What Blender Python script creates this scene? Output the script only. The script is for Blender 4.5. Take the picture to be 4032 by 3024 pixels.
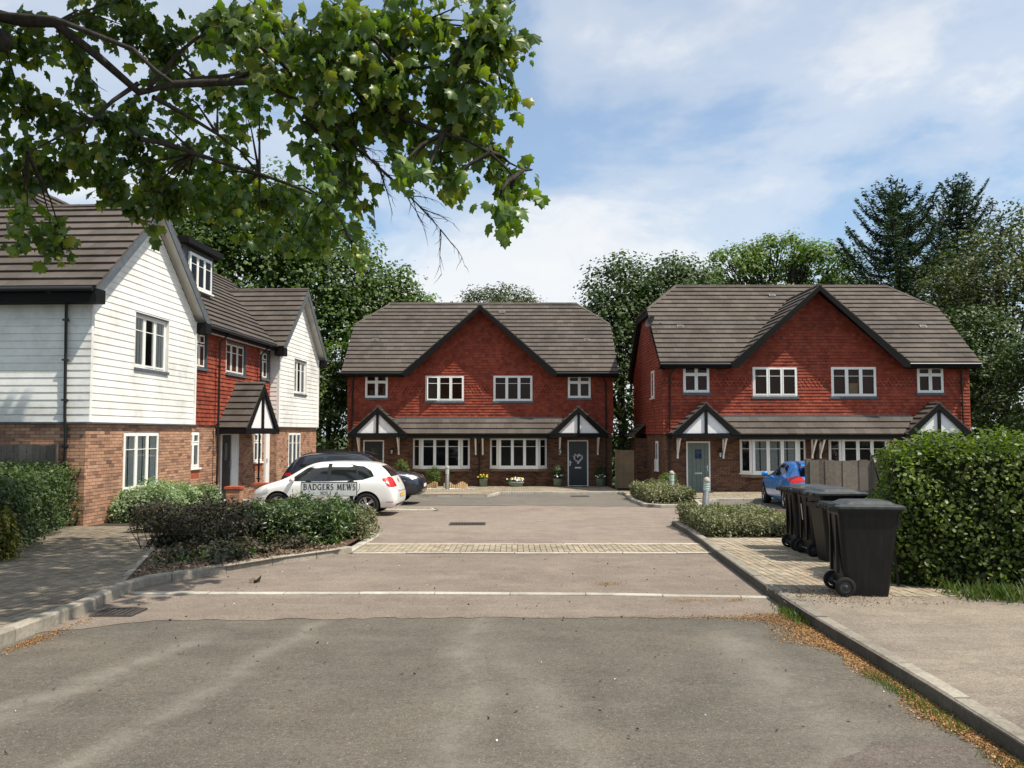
import bpy, bmesh, math, random
import numpy as np
from mathutils import Vector, Matrix
from mathutils.bvhtree import BVHTree
random.seed(7); rng = np.random.default_rng(7)
S = bpy.context.scene
for o in list(bpy.data.objects): bpy.data.objects.remove(o)
R = math.radians

# ---------------------------------------------------------------- camera, sky, sun, exposure
SLOPE = 0.0196                       # the close falls gently away from the viewer
def gz(x, y): return -SLOPE * min(max(y, -20), 70)
CAM = Vector((0, 0, 1.75))
cam = bpy.data.objects.new('camera', bpy.data.cameras.new('camera')); S.collection.objects.link(cam)
cam.location = CAM; cam.rotation_euler = (R(90) + math.atan(106.5 / 1836), 0, 0)
cam.data.sensor_width = 36; cam.data.lens = 36 * 0.83; cam.data.clip_end = 3000
S.camera = cam
SUN = Vector((1.2, -0.62, 2.3)).normalized()      # direction towards the sun
sun = bpy.data.objects.new('sun', bpy.data.lights.new('sun', 'SUN')); S.collection.objects.link(sun)
sun.rotation_euler = SUN.to_track_quat('Z', 'Y').to_euler()
sun.data.energy = 4.7; sun.data.angle = R(0.53); sun.data.color = (1.0, 0.92, 0.79)
S.view_settings.view_transform = 'Standard'; S.view_settings.look = 'None'
S.view_settings.gamma = 1; S.view_settings.use_curve_mapping = False
S.view_settings.exposure = 0.43
S.cycles.max_bounces = 6; S.cycles.transparent_max_bounces = 12
W = bpy.data.worlds.new('World'); S.world = W; W.use_nodes = True
nt = W.node_tree; nt.nodes.clear()
def N(nt, t, **k):
    n = nt.nodes.new(t)
    for a, b in k.items():
        if a.startswith('i_'): n.inputs[a[2:].replace('_', ' ')].default_value = b
        else: setattr(n, a, b)
    return n
def ramp(nt, src, stops, interp='LINEAR'):
    r = nt.nodes.new('ShaderNodeValToRGB'); e = r.color_ramp; e.interpolation = interp
    while len(e.elements) < len(stops): e.elements.new(0.5)
    for el, (p, c) in zip(e.elements, stops):
        el.position = p; el.color = (c, c, c, 1) if isinstance(c, (int, float)) else (*c, 1)
    nt.links.new(src, r.inputs[0]); return r.outputs[0]
def mth(nt, op, a, b=None, clamp=False):
    m = nt.nodes.new('ShaderNodeMath'); m.operation = op; m.use_clamp = clamp
    for i, v in enumerate((a, b)):
        if v is None: continue
        if isinstance(v, (int, float)): m.inputs[i].default_value = v
        else: nt.links.new(v, m.inputs[i])
    return m.outputs[0]
def mix(nt, f, a, b, mode='MIX'):
    m = nt.nodes.new('ShaderNodeMix'); m.data_type = 'RGBA'; m.blend_type = mode; m.clamp_factor = True
    for i, v in ((0, f), (6, a), (7, b)):
        if isinstance(v, (int, float)): m.inputs[i].default_value = v if i == 0 else (v, v, v, 1)
        elif isinstance(v, (tuple, list)): m.inputs[i].default_value = (*v, 1)
        else: nt.links.new(v, m.inputs[i])
    return m.outputs[2]
def noise(nt, vec, scale, detail=4, rough=0.55, dist=0.0):
    n = N(nt, 'ShaderNodeTexNoise'); n.inputs['Scale'].default_value = scale; n.inputs['Detail'].default_value = detail
    n.inputs['Roughness'].default_value = rough; n.inputs['Distortion'].default_value = dist
    if vec is not None: nt.links.new(vec, n.inputs['Vector'])
    return n.outputs['Fac']
sky = N(nt, 'ShaderNodeTexSky', sky_type='NISHITA', sun_disc=False)
sky.sun_elevation = math.asin(SUN.z); sky.sun_rotation = math.atan2(SUN.x, SUN.y)
sky.air_density = 1.0; sky.dust_density = 1.2; sky.ozone_density = 1.6
tc = N(nt, 'ShaderNodeTexCoord'); sep = N(nt, 'ShaderNodeSeparateXYZ'); nt.links.new(tc.outputs['Generated'], sep.inputs[0])
zz = mth(nt, 'ADD', mth(nt, 'MAXIMUM', sep.outputs[2], 0.0), 0.42)
cmb = N(nt, 'ShaderNodeCombineXYZ')
nt.links.new(mth(nt, 'DIVIDE', sep.outputs[0], zz), cmb.inputs[0]); nt.links.new(mth(nt, 'DIVIDE', sep.outputs[1], zz), cmb.inputs[1])
cmb.inputs[2].default_value = 9.2
cn = noise(nt, cmb.outputs[0], 1.6, 9, 0.57, 0.3)
cn2 = noise(nt, cmb.outputs[0], 0.9, 3, 0.5, 0.2)
cov = mth(nt, 'ADD', mth(nt, 'MULTIPLY', cn, 0.62), mth(nt, 'MULTIPLY', cn2, 0.38))
cloud = ramp(nt, cov, [(0.42, 0.04), (0.48, 0.42), (0.54, 0.86), (0.62, 1.0)], 'EASE')
shade = ramp(nt, noise(nt, cmb.outputs[0], 3.4, 7, 0.6, 0.3), [(0.34, (6.9, 7.4, 8.1)), (0.56, (8.9, 9.0, 9.1))])
skyb = mix(nt, 1.0, sky.outputs[0], (1.02, 1.40, 1.55), 'MULTIPLY')
veil = mix(nt, 0.26, skyb, (7.4, 8.2, 9.4))
col = mix(nt, cloud, veil, shade)
bg = N(nt, 'ShaderNodeBackground'); nt.links.new(col, bg.inputs[0]); bg.inputs[1].default_value = 0.080
out = N(nt, 'ShaderNodeOutputWorld'); nt.links.new(bg.outputs[0], out.inputs[0])

# ---------------------------------------------------------------- materials
MATS = {}
def mat_new(name, build):
    m = bpy.data.materials.new(name); m.use_nodes = True; t = m.node_tree; t.nodes.clear()
    o = N(t, 'ShaderNodeOutputMaterial'); t.links.new(build(t), o.inputs[0]); MATS[name] = m; return m
def rnd(t):
    a = N(t, 'ShaderNodeObjectInfo').outputs['Random']; b = N(t, 'ShaderNodeNewGeometry').outputs['Random Per Island']
    return mth(t, 'FRACT', mth(t, 'ADD', a, mth(t, 'MULTIPLY', b, 7.31)))
def pos(t): return N(t, 'ShaderNodeNewGeometry').outputs['Position']
def bsdf(t, col, rough=0.8, bump=None, bdist=0.01, spec=0.3, metal=0.0, bstr=0.6, coat=0.0):
    p = N(t, 'ShaderNodeBsdfPrincipled')
    for k, v in (('Base Color', col), ('Roughness', rough)):
        if isinstance(v, (int, float)): p.inputs[k].default_value = v
        elif isinstance(v, tuple): p.inputs[k].default_value = (*v, 1)
        else: t.links.new(v, p.inputs[k])
    p.inputs['Specular IOR Level'].default_value = spec; p.inputs['Metallic'].default_value = metal
    p.inputs['Coat Weight'].default_value = coat; p.inputs['Coat Roughness'].default_value = 0.04
    if bump is not None:
        b = N(t, 'ShaderNodeBump'); b.inputs['Strength'].default_value = bstr; b.inputs['Distance'].default_value = bdist
        t.links.new(bump, b.inputs['Height']); t.links.new(b.outputs[0], p.inputs['Normal'])
    return p.outputs[0]
def piece_mat(name, stops, rough=0.85, nscale=30, namt=0.35, dirt=1.2, bd=0.003, spec=0.25):
    """colour picked per piece, mottled with grain and large weather stains"""
    def b(t):
        c = ramp(t, rnd(t), stops)
        g = noise(t, pos(t), nscale, 5, 0.65)
        c = mix(t, namt, c, mix(t, 1.0, c, ramp(t, g, [(0.3, 0.55), (0.7, 1.35)]), 'MULTIPLY'))
        d = noise(t, pos(t), dirt, 7, 0.68)
        c = mix(t, 1.0, c, ramp(t, d, [(0.32, 0.68), (0.5, 0.98), (0.68, 1.16)]), 'MULTIPLY')
        return bsdf(t, c, rough, g, bd, spec)
    return mat_new(name, b)
def plain(name, col, rough=0.6, spec=0.4, metal=0.0, coat=0.0, var=0.12, ns=9, bd=0.001):
    def b(t):
        g = noise(t, pos(t), ns, 5, 0.6)
        c = mix(t, 1.0, col, ramp(t, g, [(0.3, 1 - var), (0.7, 1 + var)]), 'MULTIPLY')
        return bsdf(t, c, rough, g, bd, spec, metal, 0.3, coat)
    return mat_new(name, b)
piece_mat('roof_tile', [(0.0, (0.080, 0.067, 0.057)), (0.5, (0.092, 0.077, 0.066)), (1.0, (0.108, 0.091, 0.079))], 0.8, 40, 0.25, 0.5, 0.002)
piece_mat('hung_tile', [(0.0, (0.20, 0.038, 0.021)), (0.45, (0.26, 0.052, 0.028)), (0.8, (0.30, 0.070, 0.038)), (0.95, (0.22, 0.055, 0.036)), (1.0, (0.15, 0.045, 0.032))], 0.8, 25, 0.45, 0.7)
piece_mat('brick_red', [(0.0, (0.17, 0.10, 0.075)), (0.14, (0.35, 0.20, 0.14)), (0.5, (0.43, 0.235, 0.145)), (0.8, (0.46, 0.28, 0.18)), (0.9, (0.22, 0.13, 0.095)), (1.0, (0.40, 0.21, 0.14))], 0.9, 45, 0.45, 1.0, 0.004)
piece_mat('brick_brown', [(0.0, (0.085, 0.045, 0.03)), (0.4, (0.15, 0.075, 0.045)), (0.75, (0.20, 0.10, 0.06)), (1.0, (0.13, 0.08, 0.055))], 0.9, 45, 0.45, 1.0, 0.004)
piece_mat('board_white', [(0.0, (0.74, 0.735, 0.70)), (1.0, (0.79, 0.785, 0.75))], 0.55, 12, 0.08, 0.6, 0.001)
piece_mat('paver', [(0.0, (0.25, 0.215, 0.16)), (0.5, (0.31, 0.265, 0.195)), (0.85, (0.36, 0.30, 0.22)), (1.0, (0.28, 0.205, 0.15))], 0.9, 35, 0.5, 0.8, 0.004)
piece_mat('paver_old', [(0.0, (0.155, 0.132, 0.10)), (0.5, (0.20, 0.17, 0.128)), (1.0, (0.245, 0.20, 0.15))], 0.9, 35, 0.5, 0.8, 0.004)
piece_mat('kerb_face', [(0.0, (0.085, 0.078, 0.062)), (1.0, (0.13, 0.118, 0.095))], 0.95, 25, 0.6, 2.2, 0.004)  # darker kerb face: its shade is painted into the colour, along with dirt
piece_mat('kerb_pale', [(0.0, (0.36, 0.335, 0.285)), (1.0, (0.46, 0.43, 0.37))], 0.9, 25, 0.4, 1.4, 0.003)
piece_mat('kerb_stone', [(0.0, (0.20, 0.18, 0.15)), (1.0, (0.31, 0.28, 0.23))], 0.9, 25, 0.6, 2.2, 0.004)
piece_mat('fence_board', [(0.0, (0.115, 0.098, 0.080)), (0.5, (0.16, 0.138, 0.115)), (1.0, (0.215, 0.185, 0.15))], 0.9, 18, 0.5, 1.5, 0.003)
piece_mat('gate_board', [(0.0, (0.30, 0.21, 0.12)), (1.0, (0.40, 0.29, 0.17))], 0.85, 18, 0.4, 1.5, 0.002)
piece_mat('log', [(0.0, (0.50, 0.33, 0.17)), (1.0, (0.62, 0.43, 0.24))], 0.85, 18, 0.4, 1.5, 0.002)
piece_mat('pebble', [(0.0, (0.45, 0.43, 0.39)), (1.0, (0.75, 0.73, 0.69))], 0.8, 18, 0.2, 1.5, 0.002)
plain('mortar', (0.50, 0.44, 0.36), 0.95, 0.1, var=0.2)
plain('mortar_dark', (0.22, 0.185, 0.15), 0.95, 0.1, var=0.2)
plain('joint_sand', (0.055, 0.048, 0.036), 0.95, 0.1, var=0.3, ns=25)
plain('underlay', (0.012, 0.011, 0.01), 0.95, 0.1)
plain('batten', (0.07, 0.025, 0.015), 0.95, 0.1)
plain('upvc', (0.82, 0.81, 0.77), 0.35, 0.5, var=0.05)
plain('panel_white', (0.78, 0.78, 0.78), 0.55, 0.4, var=0.05)
plain('black_timber', (0.007, 0.007, 0.007), 0.7, 0.15)
plain('black_plastic', (0.012, 0.012, 0.013), 0.35, 0.5)
plain('lead', (0.085, 0.10, 0.115), 0.6, 0.4, var=0.25)
plain('interior', (0.012, 0.012, 0.013), 0.9, 0.1)
plain('curtain', (0.34, 0.34, 0.33), 0.95, 0.1, var=0.2, ns=14)
plain('curtain_light', (0.62, 0.62, 0.60), 0.95, 0.1, var=0.12, ns=14)
plain('cardboard', (0.36, 0.22, 0.10), 0.95, 0.1)
plain('door_navy', (0.012, 0.017, 0.022), 0.35, 0.5)
plain('door_sage', (0.14, 0.175, 0.15), 0.4, 0.4)
plain('metal', (0.55, 0.55, 0.55), 0.3, 0.5, 0.9)
plain('metal_grey', (0.16, 0.165, 0.17), 0.5, 0.5, 0.3, var=0.2, ns=5)
plain('dome_grey', (0.38, 0.34, 0.30), 0.7, 0.3, var=0.25, ns=14)
plain('louvre_glass', (0.55, 0.68, 0.60), 0.25, 0.6, var=0.05)
plain('sign_white', (0.60, 0.60, 0.575), 0.4, 0.4, var=0.08)
plain('sign_black', (0.015, 0.015, 0.015), 0.5, 0.3)
plain('car_white', (0.78, 0.78, 0.75), 0.25, 0.5, coat=0.8, var=0.02)
plain('car_navy', (0.012, 0.016, 0.028), 0.25, 0.5, coat=0.9, var=0.02)
plain('car_blue', (0.015, 0.20, 0.62), 0.25, 0.5, coat=0.9, var=0.02)
plain('car_glass', (0.012, 0.014, 0.015), 0.04, 0.8)
plain('car_trim', (0.012, 0.012, 0.012), 0.5, 0.4)
plain('car_seam', (0.03, 0.03, 0.03), 0.6, 0.2)
plain('tyre', (0.018, 0.018, 0.018), 0.85, 0.2, ns=30)
plain('alloy', (0.48, 0.48, 0.49), 0.3, 0.6, 0.7)
plain('lamp_red', (0.42, 0.012, 0.012), 0.25, 0.4, coat=0.1)
plain('lamp_clear', (0.55, 0.58, 0.60), 0.12, 0.8, coat=0.8)
plain('plate_yellow', (0.72, 0.42, 0.05), 0.5, 0.4)
plain('plate_white', (0.7, 0.7, 0.68), 0.5, 0.4)
plain('pot_green', (0.20, 0.25, 0.19), 0.6, 0.4, var=0.25)
plain('pot_dark', (0.07, 0.085, 0.08), 0.6, 0.4)
plain('petal_yellow', (0.75, 0.52, 0.04), 0.8, 0.2)
plain('petal_white', (0.78, 0.76, 0.78), 0.8, 0.2)
plain('mat_brown', (0.05, 0.03, 0.022), 0.95, 0.1)
plain('step_concrete', (0.30, 0.28, 0.25), 0.9, 0.2, var=0.2)
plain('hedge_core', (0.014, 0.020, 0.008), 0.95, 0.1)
plain('soil', (0.085, 0.060, 0.042), 0.95, 0.1, var=0.5, ns=14, bd=0.02)
plain('iron', (0.06, 0.05, 0.045), 0.7, 0.4, 0.3, var=0.3, ns=30)
plain('cap_brick', (0.34, 0.09, 0.05), 0.85, 0.2, var=0.2)
plain('litter_white', (0.8, 0.8, 0.78), 0.8, 0.2)
def bin_mat(t):
    g = noise(t, pos(t), 7, 6, 0.7); s = N(t, 'ShaderNodeMapping'); s.inputs['Scale'].default_value = (9, 9, 1.2)
    t.links.new(pos(t), s.inputs[0]); st = noise(t, s.outputs[0], 2.2, 5, 0.7)
    c = ramp(t, st, [(0.42, (0.005, 0.0055, 0.0055)), (0.66, (0.012, 0.011, 0.010)), (0.82, (0.040, 0.032, 0.028))])
    return bsdf(t, c, 0.48, g, 0.002, 0.28, 0, 0.4)
mat_new('bin_plastic', bin_mat)
def lid_mat(t):
    g = noise(t, pos(t), 11, 6, 0.7)
    c = ramp(t, g, [(0.35, (0.016, 0.018, 0.018)), (0.7, (0.050, 0.058, 0.055))])
    return bsdf(t, c, 0.42, g, 0.002, 0.5, 0, 0.4)
mat_new('bin_lid', lid_mat)
def bark(t):
    m = N(t, 'ShaderNodeMapping'); m.inputs['Scale'].default_value = (6, 6, 1.5); t.links.new(pos(t), m.inputs[0])
    g = noise(t, m.outputs[0], 4, 6, 0.7)
    return bsdf(t, ramp(t, g, [(0.3, (0.018, 0.016, 0.013)), (0.7, (0.06, 0.052, 0.042))]), 0.95, g, 0.02, 0.15)
mat_new('bark', bark)
def glass(t):
    lw = N(t, 'ShaderNodeLayerWeight'); lw.inputs[0].default_value = 0.12
    f = mth(t, 'ADD', mth(t, 'MULTIPLY', lw.outputs['Fresnel'], 1.0), 0.015, True)
    tr = N(t, 'ShaderNodeBsdfTransparent'); tr.inputs[0].default_value = (0.72, 0.75, 0.74, 1)
    gl = N(t, 'ShaderNodeBsdfGlossy'); gl.inputs['Roughness'].default_value = 0.03
    bmp = N(t, 'ShaderNodeBump'); bmp.inputs['Strength'].default_value = 0.15; bmp.inputs['Distance'].default_value = 0.02
    t.links.new(noise(t, pos(t), 1.6, 2, 0.4), bmp.inputs['Height']); t.links.new(bmp.outputs[0], gl.inputs['Normal'])
    m = N(t, 'ShaderNodeMixShader'); t.links.new(f, m.inputs[0]); t.links.new(tr.outputs[0], m.inputs[1]); t.links.new(gl.outputs[0], m.inputs[2])
    return m.outputs[0]
mat_new('glass', glass)
def leaf_mat(name, stops, trans=0.35, tcol=(0.28, 0.42, 0.06), rough=0.5, spec=0.35, clump=0.0):
    def b(t):
        c = ramp(t, rnd(t), stops)
        c = mix(t, 1.0, c, ramp(t, noise(t, pos(t), 0.55, 3, 0.6), [(0.35, 0.75), (0.65, 1.25)]), 'MULTIPLY')
        p = bsdf(t, c, rough, None, 0.01, spec)
        tr = N(t, 'ShaderNodeBsdfTranslucent'); t.links.new(mix(t, 1.0, c, tuple(x * 4.2 for x in tcol), 'MULTIPLY'), tr.inputs[0])
        m = N(t, 'ShaderNodeMixShader'); m.inputs[0].default_value = trans
        t.links.new(p, m.inputs[1]); t.links.new(tr.outputs[0], m.inputs[2]); return m.outputs[0]
    return mat_new(name, b)
leaf_mat('leaf_maple', [(0, (0.045, 0.090, 0.020)), (0.5, (0.075, 0.135, 0.026)), (0.85, (0.12, 0.18, 0.030)), (1, (0.22, 0.23, 0.035))], 0.42, (0.50, 0.50, 0.09), 0.38, 0.5)
leaf_mat('leaf_mid', [(0, (0.048, 0.080, 0.020)), (0.6, (0.078, 0.122, 0.028)), (1, (0.115, 0.16, 0.036))], 0.3)
leaf_mat('leaf_dark', [(0, (0.034, 0.056, 0.019)), (0.6, (0.054, 0.084, 0.026)), (1, (0.078, 0.11, 0.032))], 0.22)
leaf_mat('leaf_oak', [(0, (0.07, 0.115, 0.025)), (0.6, (0.11, 0.165, 0.035)), (1, (0.17, 0.20, 0.045))], 0.35)
leaf_mat('leaf_olive', [(0, (0.05, 0.062, 0.024)), (0.6, (0.075, 0.09, 0.032)), (1, (0.12, 0.12, 0.045))], 0.25)
leaf_mat('leaf_conifer', [(0, (0.034, 0.056, 0.042)), (0.7, (0.055, 0.082, 0.058)), (1, (0.085, 0.11, 0.065))], 0.15)
leaf_mat('leaf_hedge', [(0, (0.045, 0.072, 0.014)), (0.5, (0.085, 0.128, 0.020)), (0.88, (0.15, 0.20, 0.030)), (1, (0.19, 0.22, 0.045))], 0.32, (0.36, 0.44, 0.07), 0.45, 0.4)
leaf_mat('leaf_laurel', [(0, (0.035, 0.06, 0.018)), (0.55, (0.055, 0.095, 0.022)), (1, (0.12, 0.15, 0.04))], 0.25, rough=0.35, spec=0.6)
leaf_mat('leaf_purple', [(0, (0.032, 0.024, 0.016)), (0.6, (0.050, 0.040, 0.024)), (1, (0.065, 0.070, 0.030))], 0.15)
leaf_mat('leaf_cotton', [(0, (0.08, 0.085, 0.035)), (0.6, (0.13, 0.135, 0.06)), (0.9, (0.22, 0.21, 0.12)), (1, (0.34, 0.31, 0.22))], 0.2)
leaf_mat('leaf_variegated', [(0, (0.13, 0.19, 0.09)), (0.6, (0.22, 0.29, 0.15)), (1, (0.38, 0.42, 0.27))], 0.25)
leaf_mat('leaf_yellow', [(0, (0.10, 0.11, 0.02)), (1, (0.20, 0.18, 0.03))], 0.3)
leaf_mat('grass_blade', [(0, (0.05, 0.085, 0.02)), (0.7, (0.09, 0.13, 0.03)), (1, (0.20, 0.19, 0.08))], 0.3)
leaf_mat('litter_orange', [(0, (0.12, 0.065, 0.030)), (0.5, (0.27, 0.135, 0.050)), (0.9, (0.38, 0.20, 0.07)), (1, (0.42, 0.30, 0.16))], 0.1)
leaf_mat('litter_brown', [(0, (0.07, 0.045, 0.03)), (1, (0.20, 0.14, 0.09))], 0.05)

def asphalt(name, base, warm, fleck, streaks=False):
    def b(t):
        P = pos(t)
        big = noise(t, P, 0.35, 5, 0.6, 0.4); mid = noise(t, P, 2.2, 6, 0.65); fine = noise(t, P, 90, 3, 0.7)
        c = mix(t, ramp(t, big, [(0.35, 0.0), (0.65, 1.0)]), base, warm)
        c = mix(t, 1.0, c, ramp(t, mid, [(0.3, 0.84), (0.7, 1.16)]), 'MULTIPLY')
        c = mix(t, 1.0, c, ramp(t, noise(t, P, 28, 4, 0.75), [(0.3, 0.74), (0.7, 1.28)]), 'MULTIPLY')
        mp = N(t, 'ShaderNodeMapping'); mp.inputs['Rotation'].default_value = (0, 0, 1.2); mp.inputs['Scale'].default_value = (0.5, 3.2, 1); t.links.new(P, mp.inputs[0])
        c = mix(t, ramp(t, noise(t, mp.outputs[0], 1.1, 7, 0.7), [(0.50, 0.0), (0.68, 0.32)]), c, tuple(min(1, x * 1.4) for x in warm))
        c = mix(t, 1.0, c, ramp(t, fine, [(0.3, 0.62), (0.5, 1.0), (0.72, 1.55)]), 'MULTIPLY')
        v = N(t, 'ShaderNodeTexVoronoi'); v.inputs['Scale'].default_value = 38; t.links.new(P, v.inputs['Vector'])
        sp = N(t, 'ShaderNodeSeparateColor'); t.links.new(v.outputs['Color'], sp.inputs[0])
        fl = mth(t, 'MULTIPLY', ramp(t, v.outputs['Distance'], [(0.14, 1.0), (0.26, 0.0)]), ramp(t, sp.outputs[0], [(0.82, 0.0), (0.9, 1.0)]))
        c = mix(t, mth(t, 'MULTIPLY', fl, 0.75), c, fleck)
        if streaks:
            s = N(t, 'ShaderNodeSeparateXYZ'); t.links.new(P, s.inputs[0])
            wob = mth(t, 'MULTIPLY', mth(t, 'SUBTRACT', noise(t, P, 0.9, 3), 0.5), 0.5)
            tot = None
            for x0, k, w, a, y0, y1 in ((-3.75, 0.21, 0.16, 0.5, 4.0, 7.6), (-2.55, 0.13, 0.10, 0.42, 3.6, 8.6), (-0.35, 0.0, 0.17, 0.38, 2.5, 9.0), (1.95, 0.02, 0.28, 0.38, 3.8, 8.0), (0.55, -0.18, 0.2, 0.28, 4.0, 7.4)):
                d = mth(t, 'ABSOLUTE', mth(t, 'SUBTRACT', mth(t, 'ADD', s.outputs[0], wob), mth(t, 'ADD', mth(t, 'MULTIPLY', mth(t, 'SUBTRACT', s.outputs[1], 4.0), k), x0)))
                m = mth(t, 'MULTIPLY', mth(t, 'SUBTRACT', 1.0, mth(t, 'DIVIDE', d, w * 1.7), True), a)
                m = mth(t, 'MULTIPLY', m, ramp(t, mth(t, 'DIVIDE', s.outputs[1], 10.0), [(y0 / 10 - 0.08, 0), (y0 / 10, 1), (y1 / 10, 1), (min(y1 / 10 + 0.08, 1), 0)]))
                tot = m if tot is None else mth(t, 'MAXIMUM', tot, m)
            br = mth(t, 'MULTIPLY', tot, ramp(t, noise(t, P, 3.5, 6, 0.7), [(0.35, 0.35), (0.6, 1.0)]))
            c = mix(t, br, c, (0.27, 0.25, 0.215))
        else:
            v2 = ramp(t, noise(t, P, 1.1, 6, 0.7, 0.6), [(0.58, 0.0), (0.72, 0.4)])
            c = mix(t, v2, c, tuple(min(1, x * 1.45) for x in warm))
        return bsdf(t, c, 0.93, fine, 0.006, 0.15, 0, 0.8)
    return mat_new(name, b)
asphalt('asphalt_grey', (0.098, 0.091, 0.077), (0.120, 0.105, 0.086), (0.30, 0.275, 0.24), True)
asphalt('asphalt_rose', (0.165, 0.135, 0.114), (0.198, 0.163, 0.134), (0.42, 0.38, 0.32))
asphalt('asphalt_patch', (0.108, 0.092, 0.080), (0.125, 0.105, 0.088), (0.34, 0.30, 0.26))
asphalt('asphalt_court', (0.19, 0.155, 0.132), (0.22, 0.181, 0.150), (0.36, 0.32, 0.27))
asphalt('asphalt_far', (0.125, 0.115, 0.10), (0.145, 0.13, 0.112), (0.28, 0.26, 0.22))
asphalt('asphalt_path', (0.145, 0.122, 0.106), (0.225, 0.192, 0.154), (0.42, 0.38, 0.32))
plain('field', (0.06, 0.075, 0.03), 0.95, 0.1, var=0.4, ns=0.6)
M = MATS

# ---------------------------------------------------------------- object helpers
def link(o): S.collection.objects.link(o); return o
def props(o, label=None, cat=None, group=None, kind=None):
    for k, v in (('label', label), ('category', cat), ('group', group), ('kind', kind)):
        if v: o[k] = v
    return o
def thing(name, label, cat, loc=(0, 0, 0), rz=0.0, group=None):
    o = link(bpy.data.objects.new(name, None)); o.location = loc; o.rotation_euler = (0, 0, rz); o.empty_display_size = 0.2
    return props(o, label, cat, group)
def mobj(name, me, parent=None, kind=None, mw=None):
    o = link(bpy.data.objects.new(name, me)); o.parent = parent
    if mw is not None: o.matrix_local = mw
    if kind: o['kind'] = kind
    return o
class MB:
    """collects faces of several materials and becomes one mesh"""
    def __init__(s): s.v = []; s.f = []; s.mi = []; s.ms = []; s.sm = []
    def m(s, name):
        if name not in s.ms: s.ms.append(name)
        return s.ms.index(name)
    def poly(s, pts, mat, smooth=False):
        b = len(s.v); s.v += [tuple(p) for p in pts]; s.f.append(tuple(range(b, b + len(pts)))); s.mi.append(s.m(mat)); s.sm.append(smooth)
    def mesh(s, verts, faces, mat, smooth=False):
        b = len(s.v); s.v += [tuple(p) for p in verts]; k = s.m(mat)
        for f in faces: s.f.append(tuple(b + i for i in f)); s.mi.append(k); s.sm.append(smooth)
    def box(s, x0, y0, z0, x1, y1, z1, mat, mw=None):
        vs = [Vector((x, y, z)) for z in (z0, z1) for y in (y0, y1) for x in (x0, x1)]
        if mw is not None: vs = [mw @ v for v in vs]
        s.mesh(vs, [(0, 2, 3, 1), (4, 5, 7, 6), (0, 1, 5, 4), (2, 6, 7, 3), (0, 4, 6, 2), (1, 3, 7, 5)], mat)
    def prism(s, pts, h, mat, n):
        """polygon pts (3-D), extruded along vector n*h"""
        k = len(pts); n = Vector(n) * h; vs = [Vector(p) for p in pts] + [Vector(p) + n for p in pts]
        s.mesh(vs, [tuple(range(k - 1, -1, -1)), tuple(range(k, 2 * k))] + [(i, (i + 1) % k, k + (i + 1) % k, k + i) for i in range(k)], mat)
    def tube(s, pts, rad, mat, n=8, cap=True):
        pts = [Vector(p) for p in pts]; rad = rad if isinstance(rad, (list, tuple)) else [rad] * len(pts); rings = []
        up = Vector((0, 0, 1))
        for i, p in enumerate(pts):
            d = (pts[min(i + 1, len(pts) - 1)] - pts[max(i - 1, 0)]).normalized()
            a = d.cross(up if abs(d.z) < 0.95 else Vector((1, 0, 0))).normalized(); b = d.cross(a)
            rings.append([p + (a * math.cos(2 * math.pi * j / n) + b * math.sin(2 * math.pi * j / n)) * rad[i] for j in range(n)])
        vs = [v for r in rings for v in r]; fs = []
        for i in range(len(pts) - 1):
            for j in range(n): fs.append((i * n + j, i * n + (j + 1) % n, (i + 1) * n + (j + 1) % n, (i + 1) * n + j))
        s.mesh(vs, fs, mat, True)
        if cap: s.poly(rings[0], mat); s.poly(rings[-1][::-1], mat)
    def lathe(s, prof, mat, n=24, mw=None, smooth=True):
        """profile [(r,z)] spun round z"""
        vs = [Vector((r * math.cos(2 * math.pi * j / n), r * math.sin(2 * math.pi * j / n), z)) for r, z in prof for j in range(n)]
        if mw is not None: vs = [mw @ v for v in vs]
        fs = [(i * n + j, i * n + (j + 1) % n, (i + 1) * n + (j + 1) % n, (i + 1) * n + j) for i in range(len(prof) - 1) for j in range(n)]
        s.mesh(vs, fs, mat, smooth)
    def build(s, name, parent=None, kind=None, smooth=None, bevel=0):
        me = bpy.data.meshes.new(name); me.from_pydata(s.v, [], s.f)
        for k in s.ms: me.materials.append(M[k])
        me.polygons.foreach_set('material_index', s.mi); me.polygons.foreach_set('use_smooth', s.sm if smooth is None else [smooth] * len(s.f)); me.update()
        o = mobj(name, me, parent, kind)
        if bevel:
            w = o.modifiers.new('w', 'WELD'); w.merge_threshold = 0.0005
            b = o.modifiers.new('b', 'BEVEL'); b.width = bevel; b.segments = 2; b.limit_method = 'ANGLE'; b.angle_limit = R(40)
        return o
def one(name, mat, fn, parent=None, kind=None, **k):
    b = MB(); fn(b); return b.build(name, parent, kind, **k)

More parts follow.
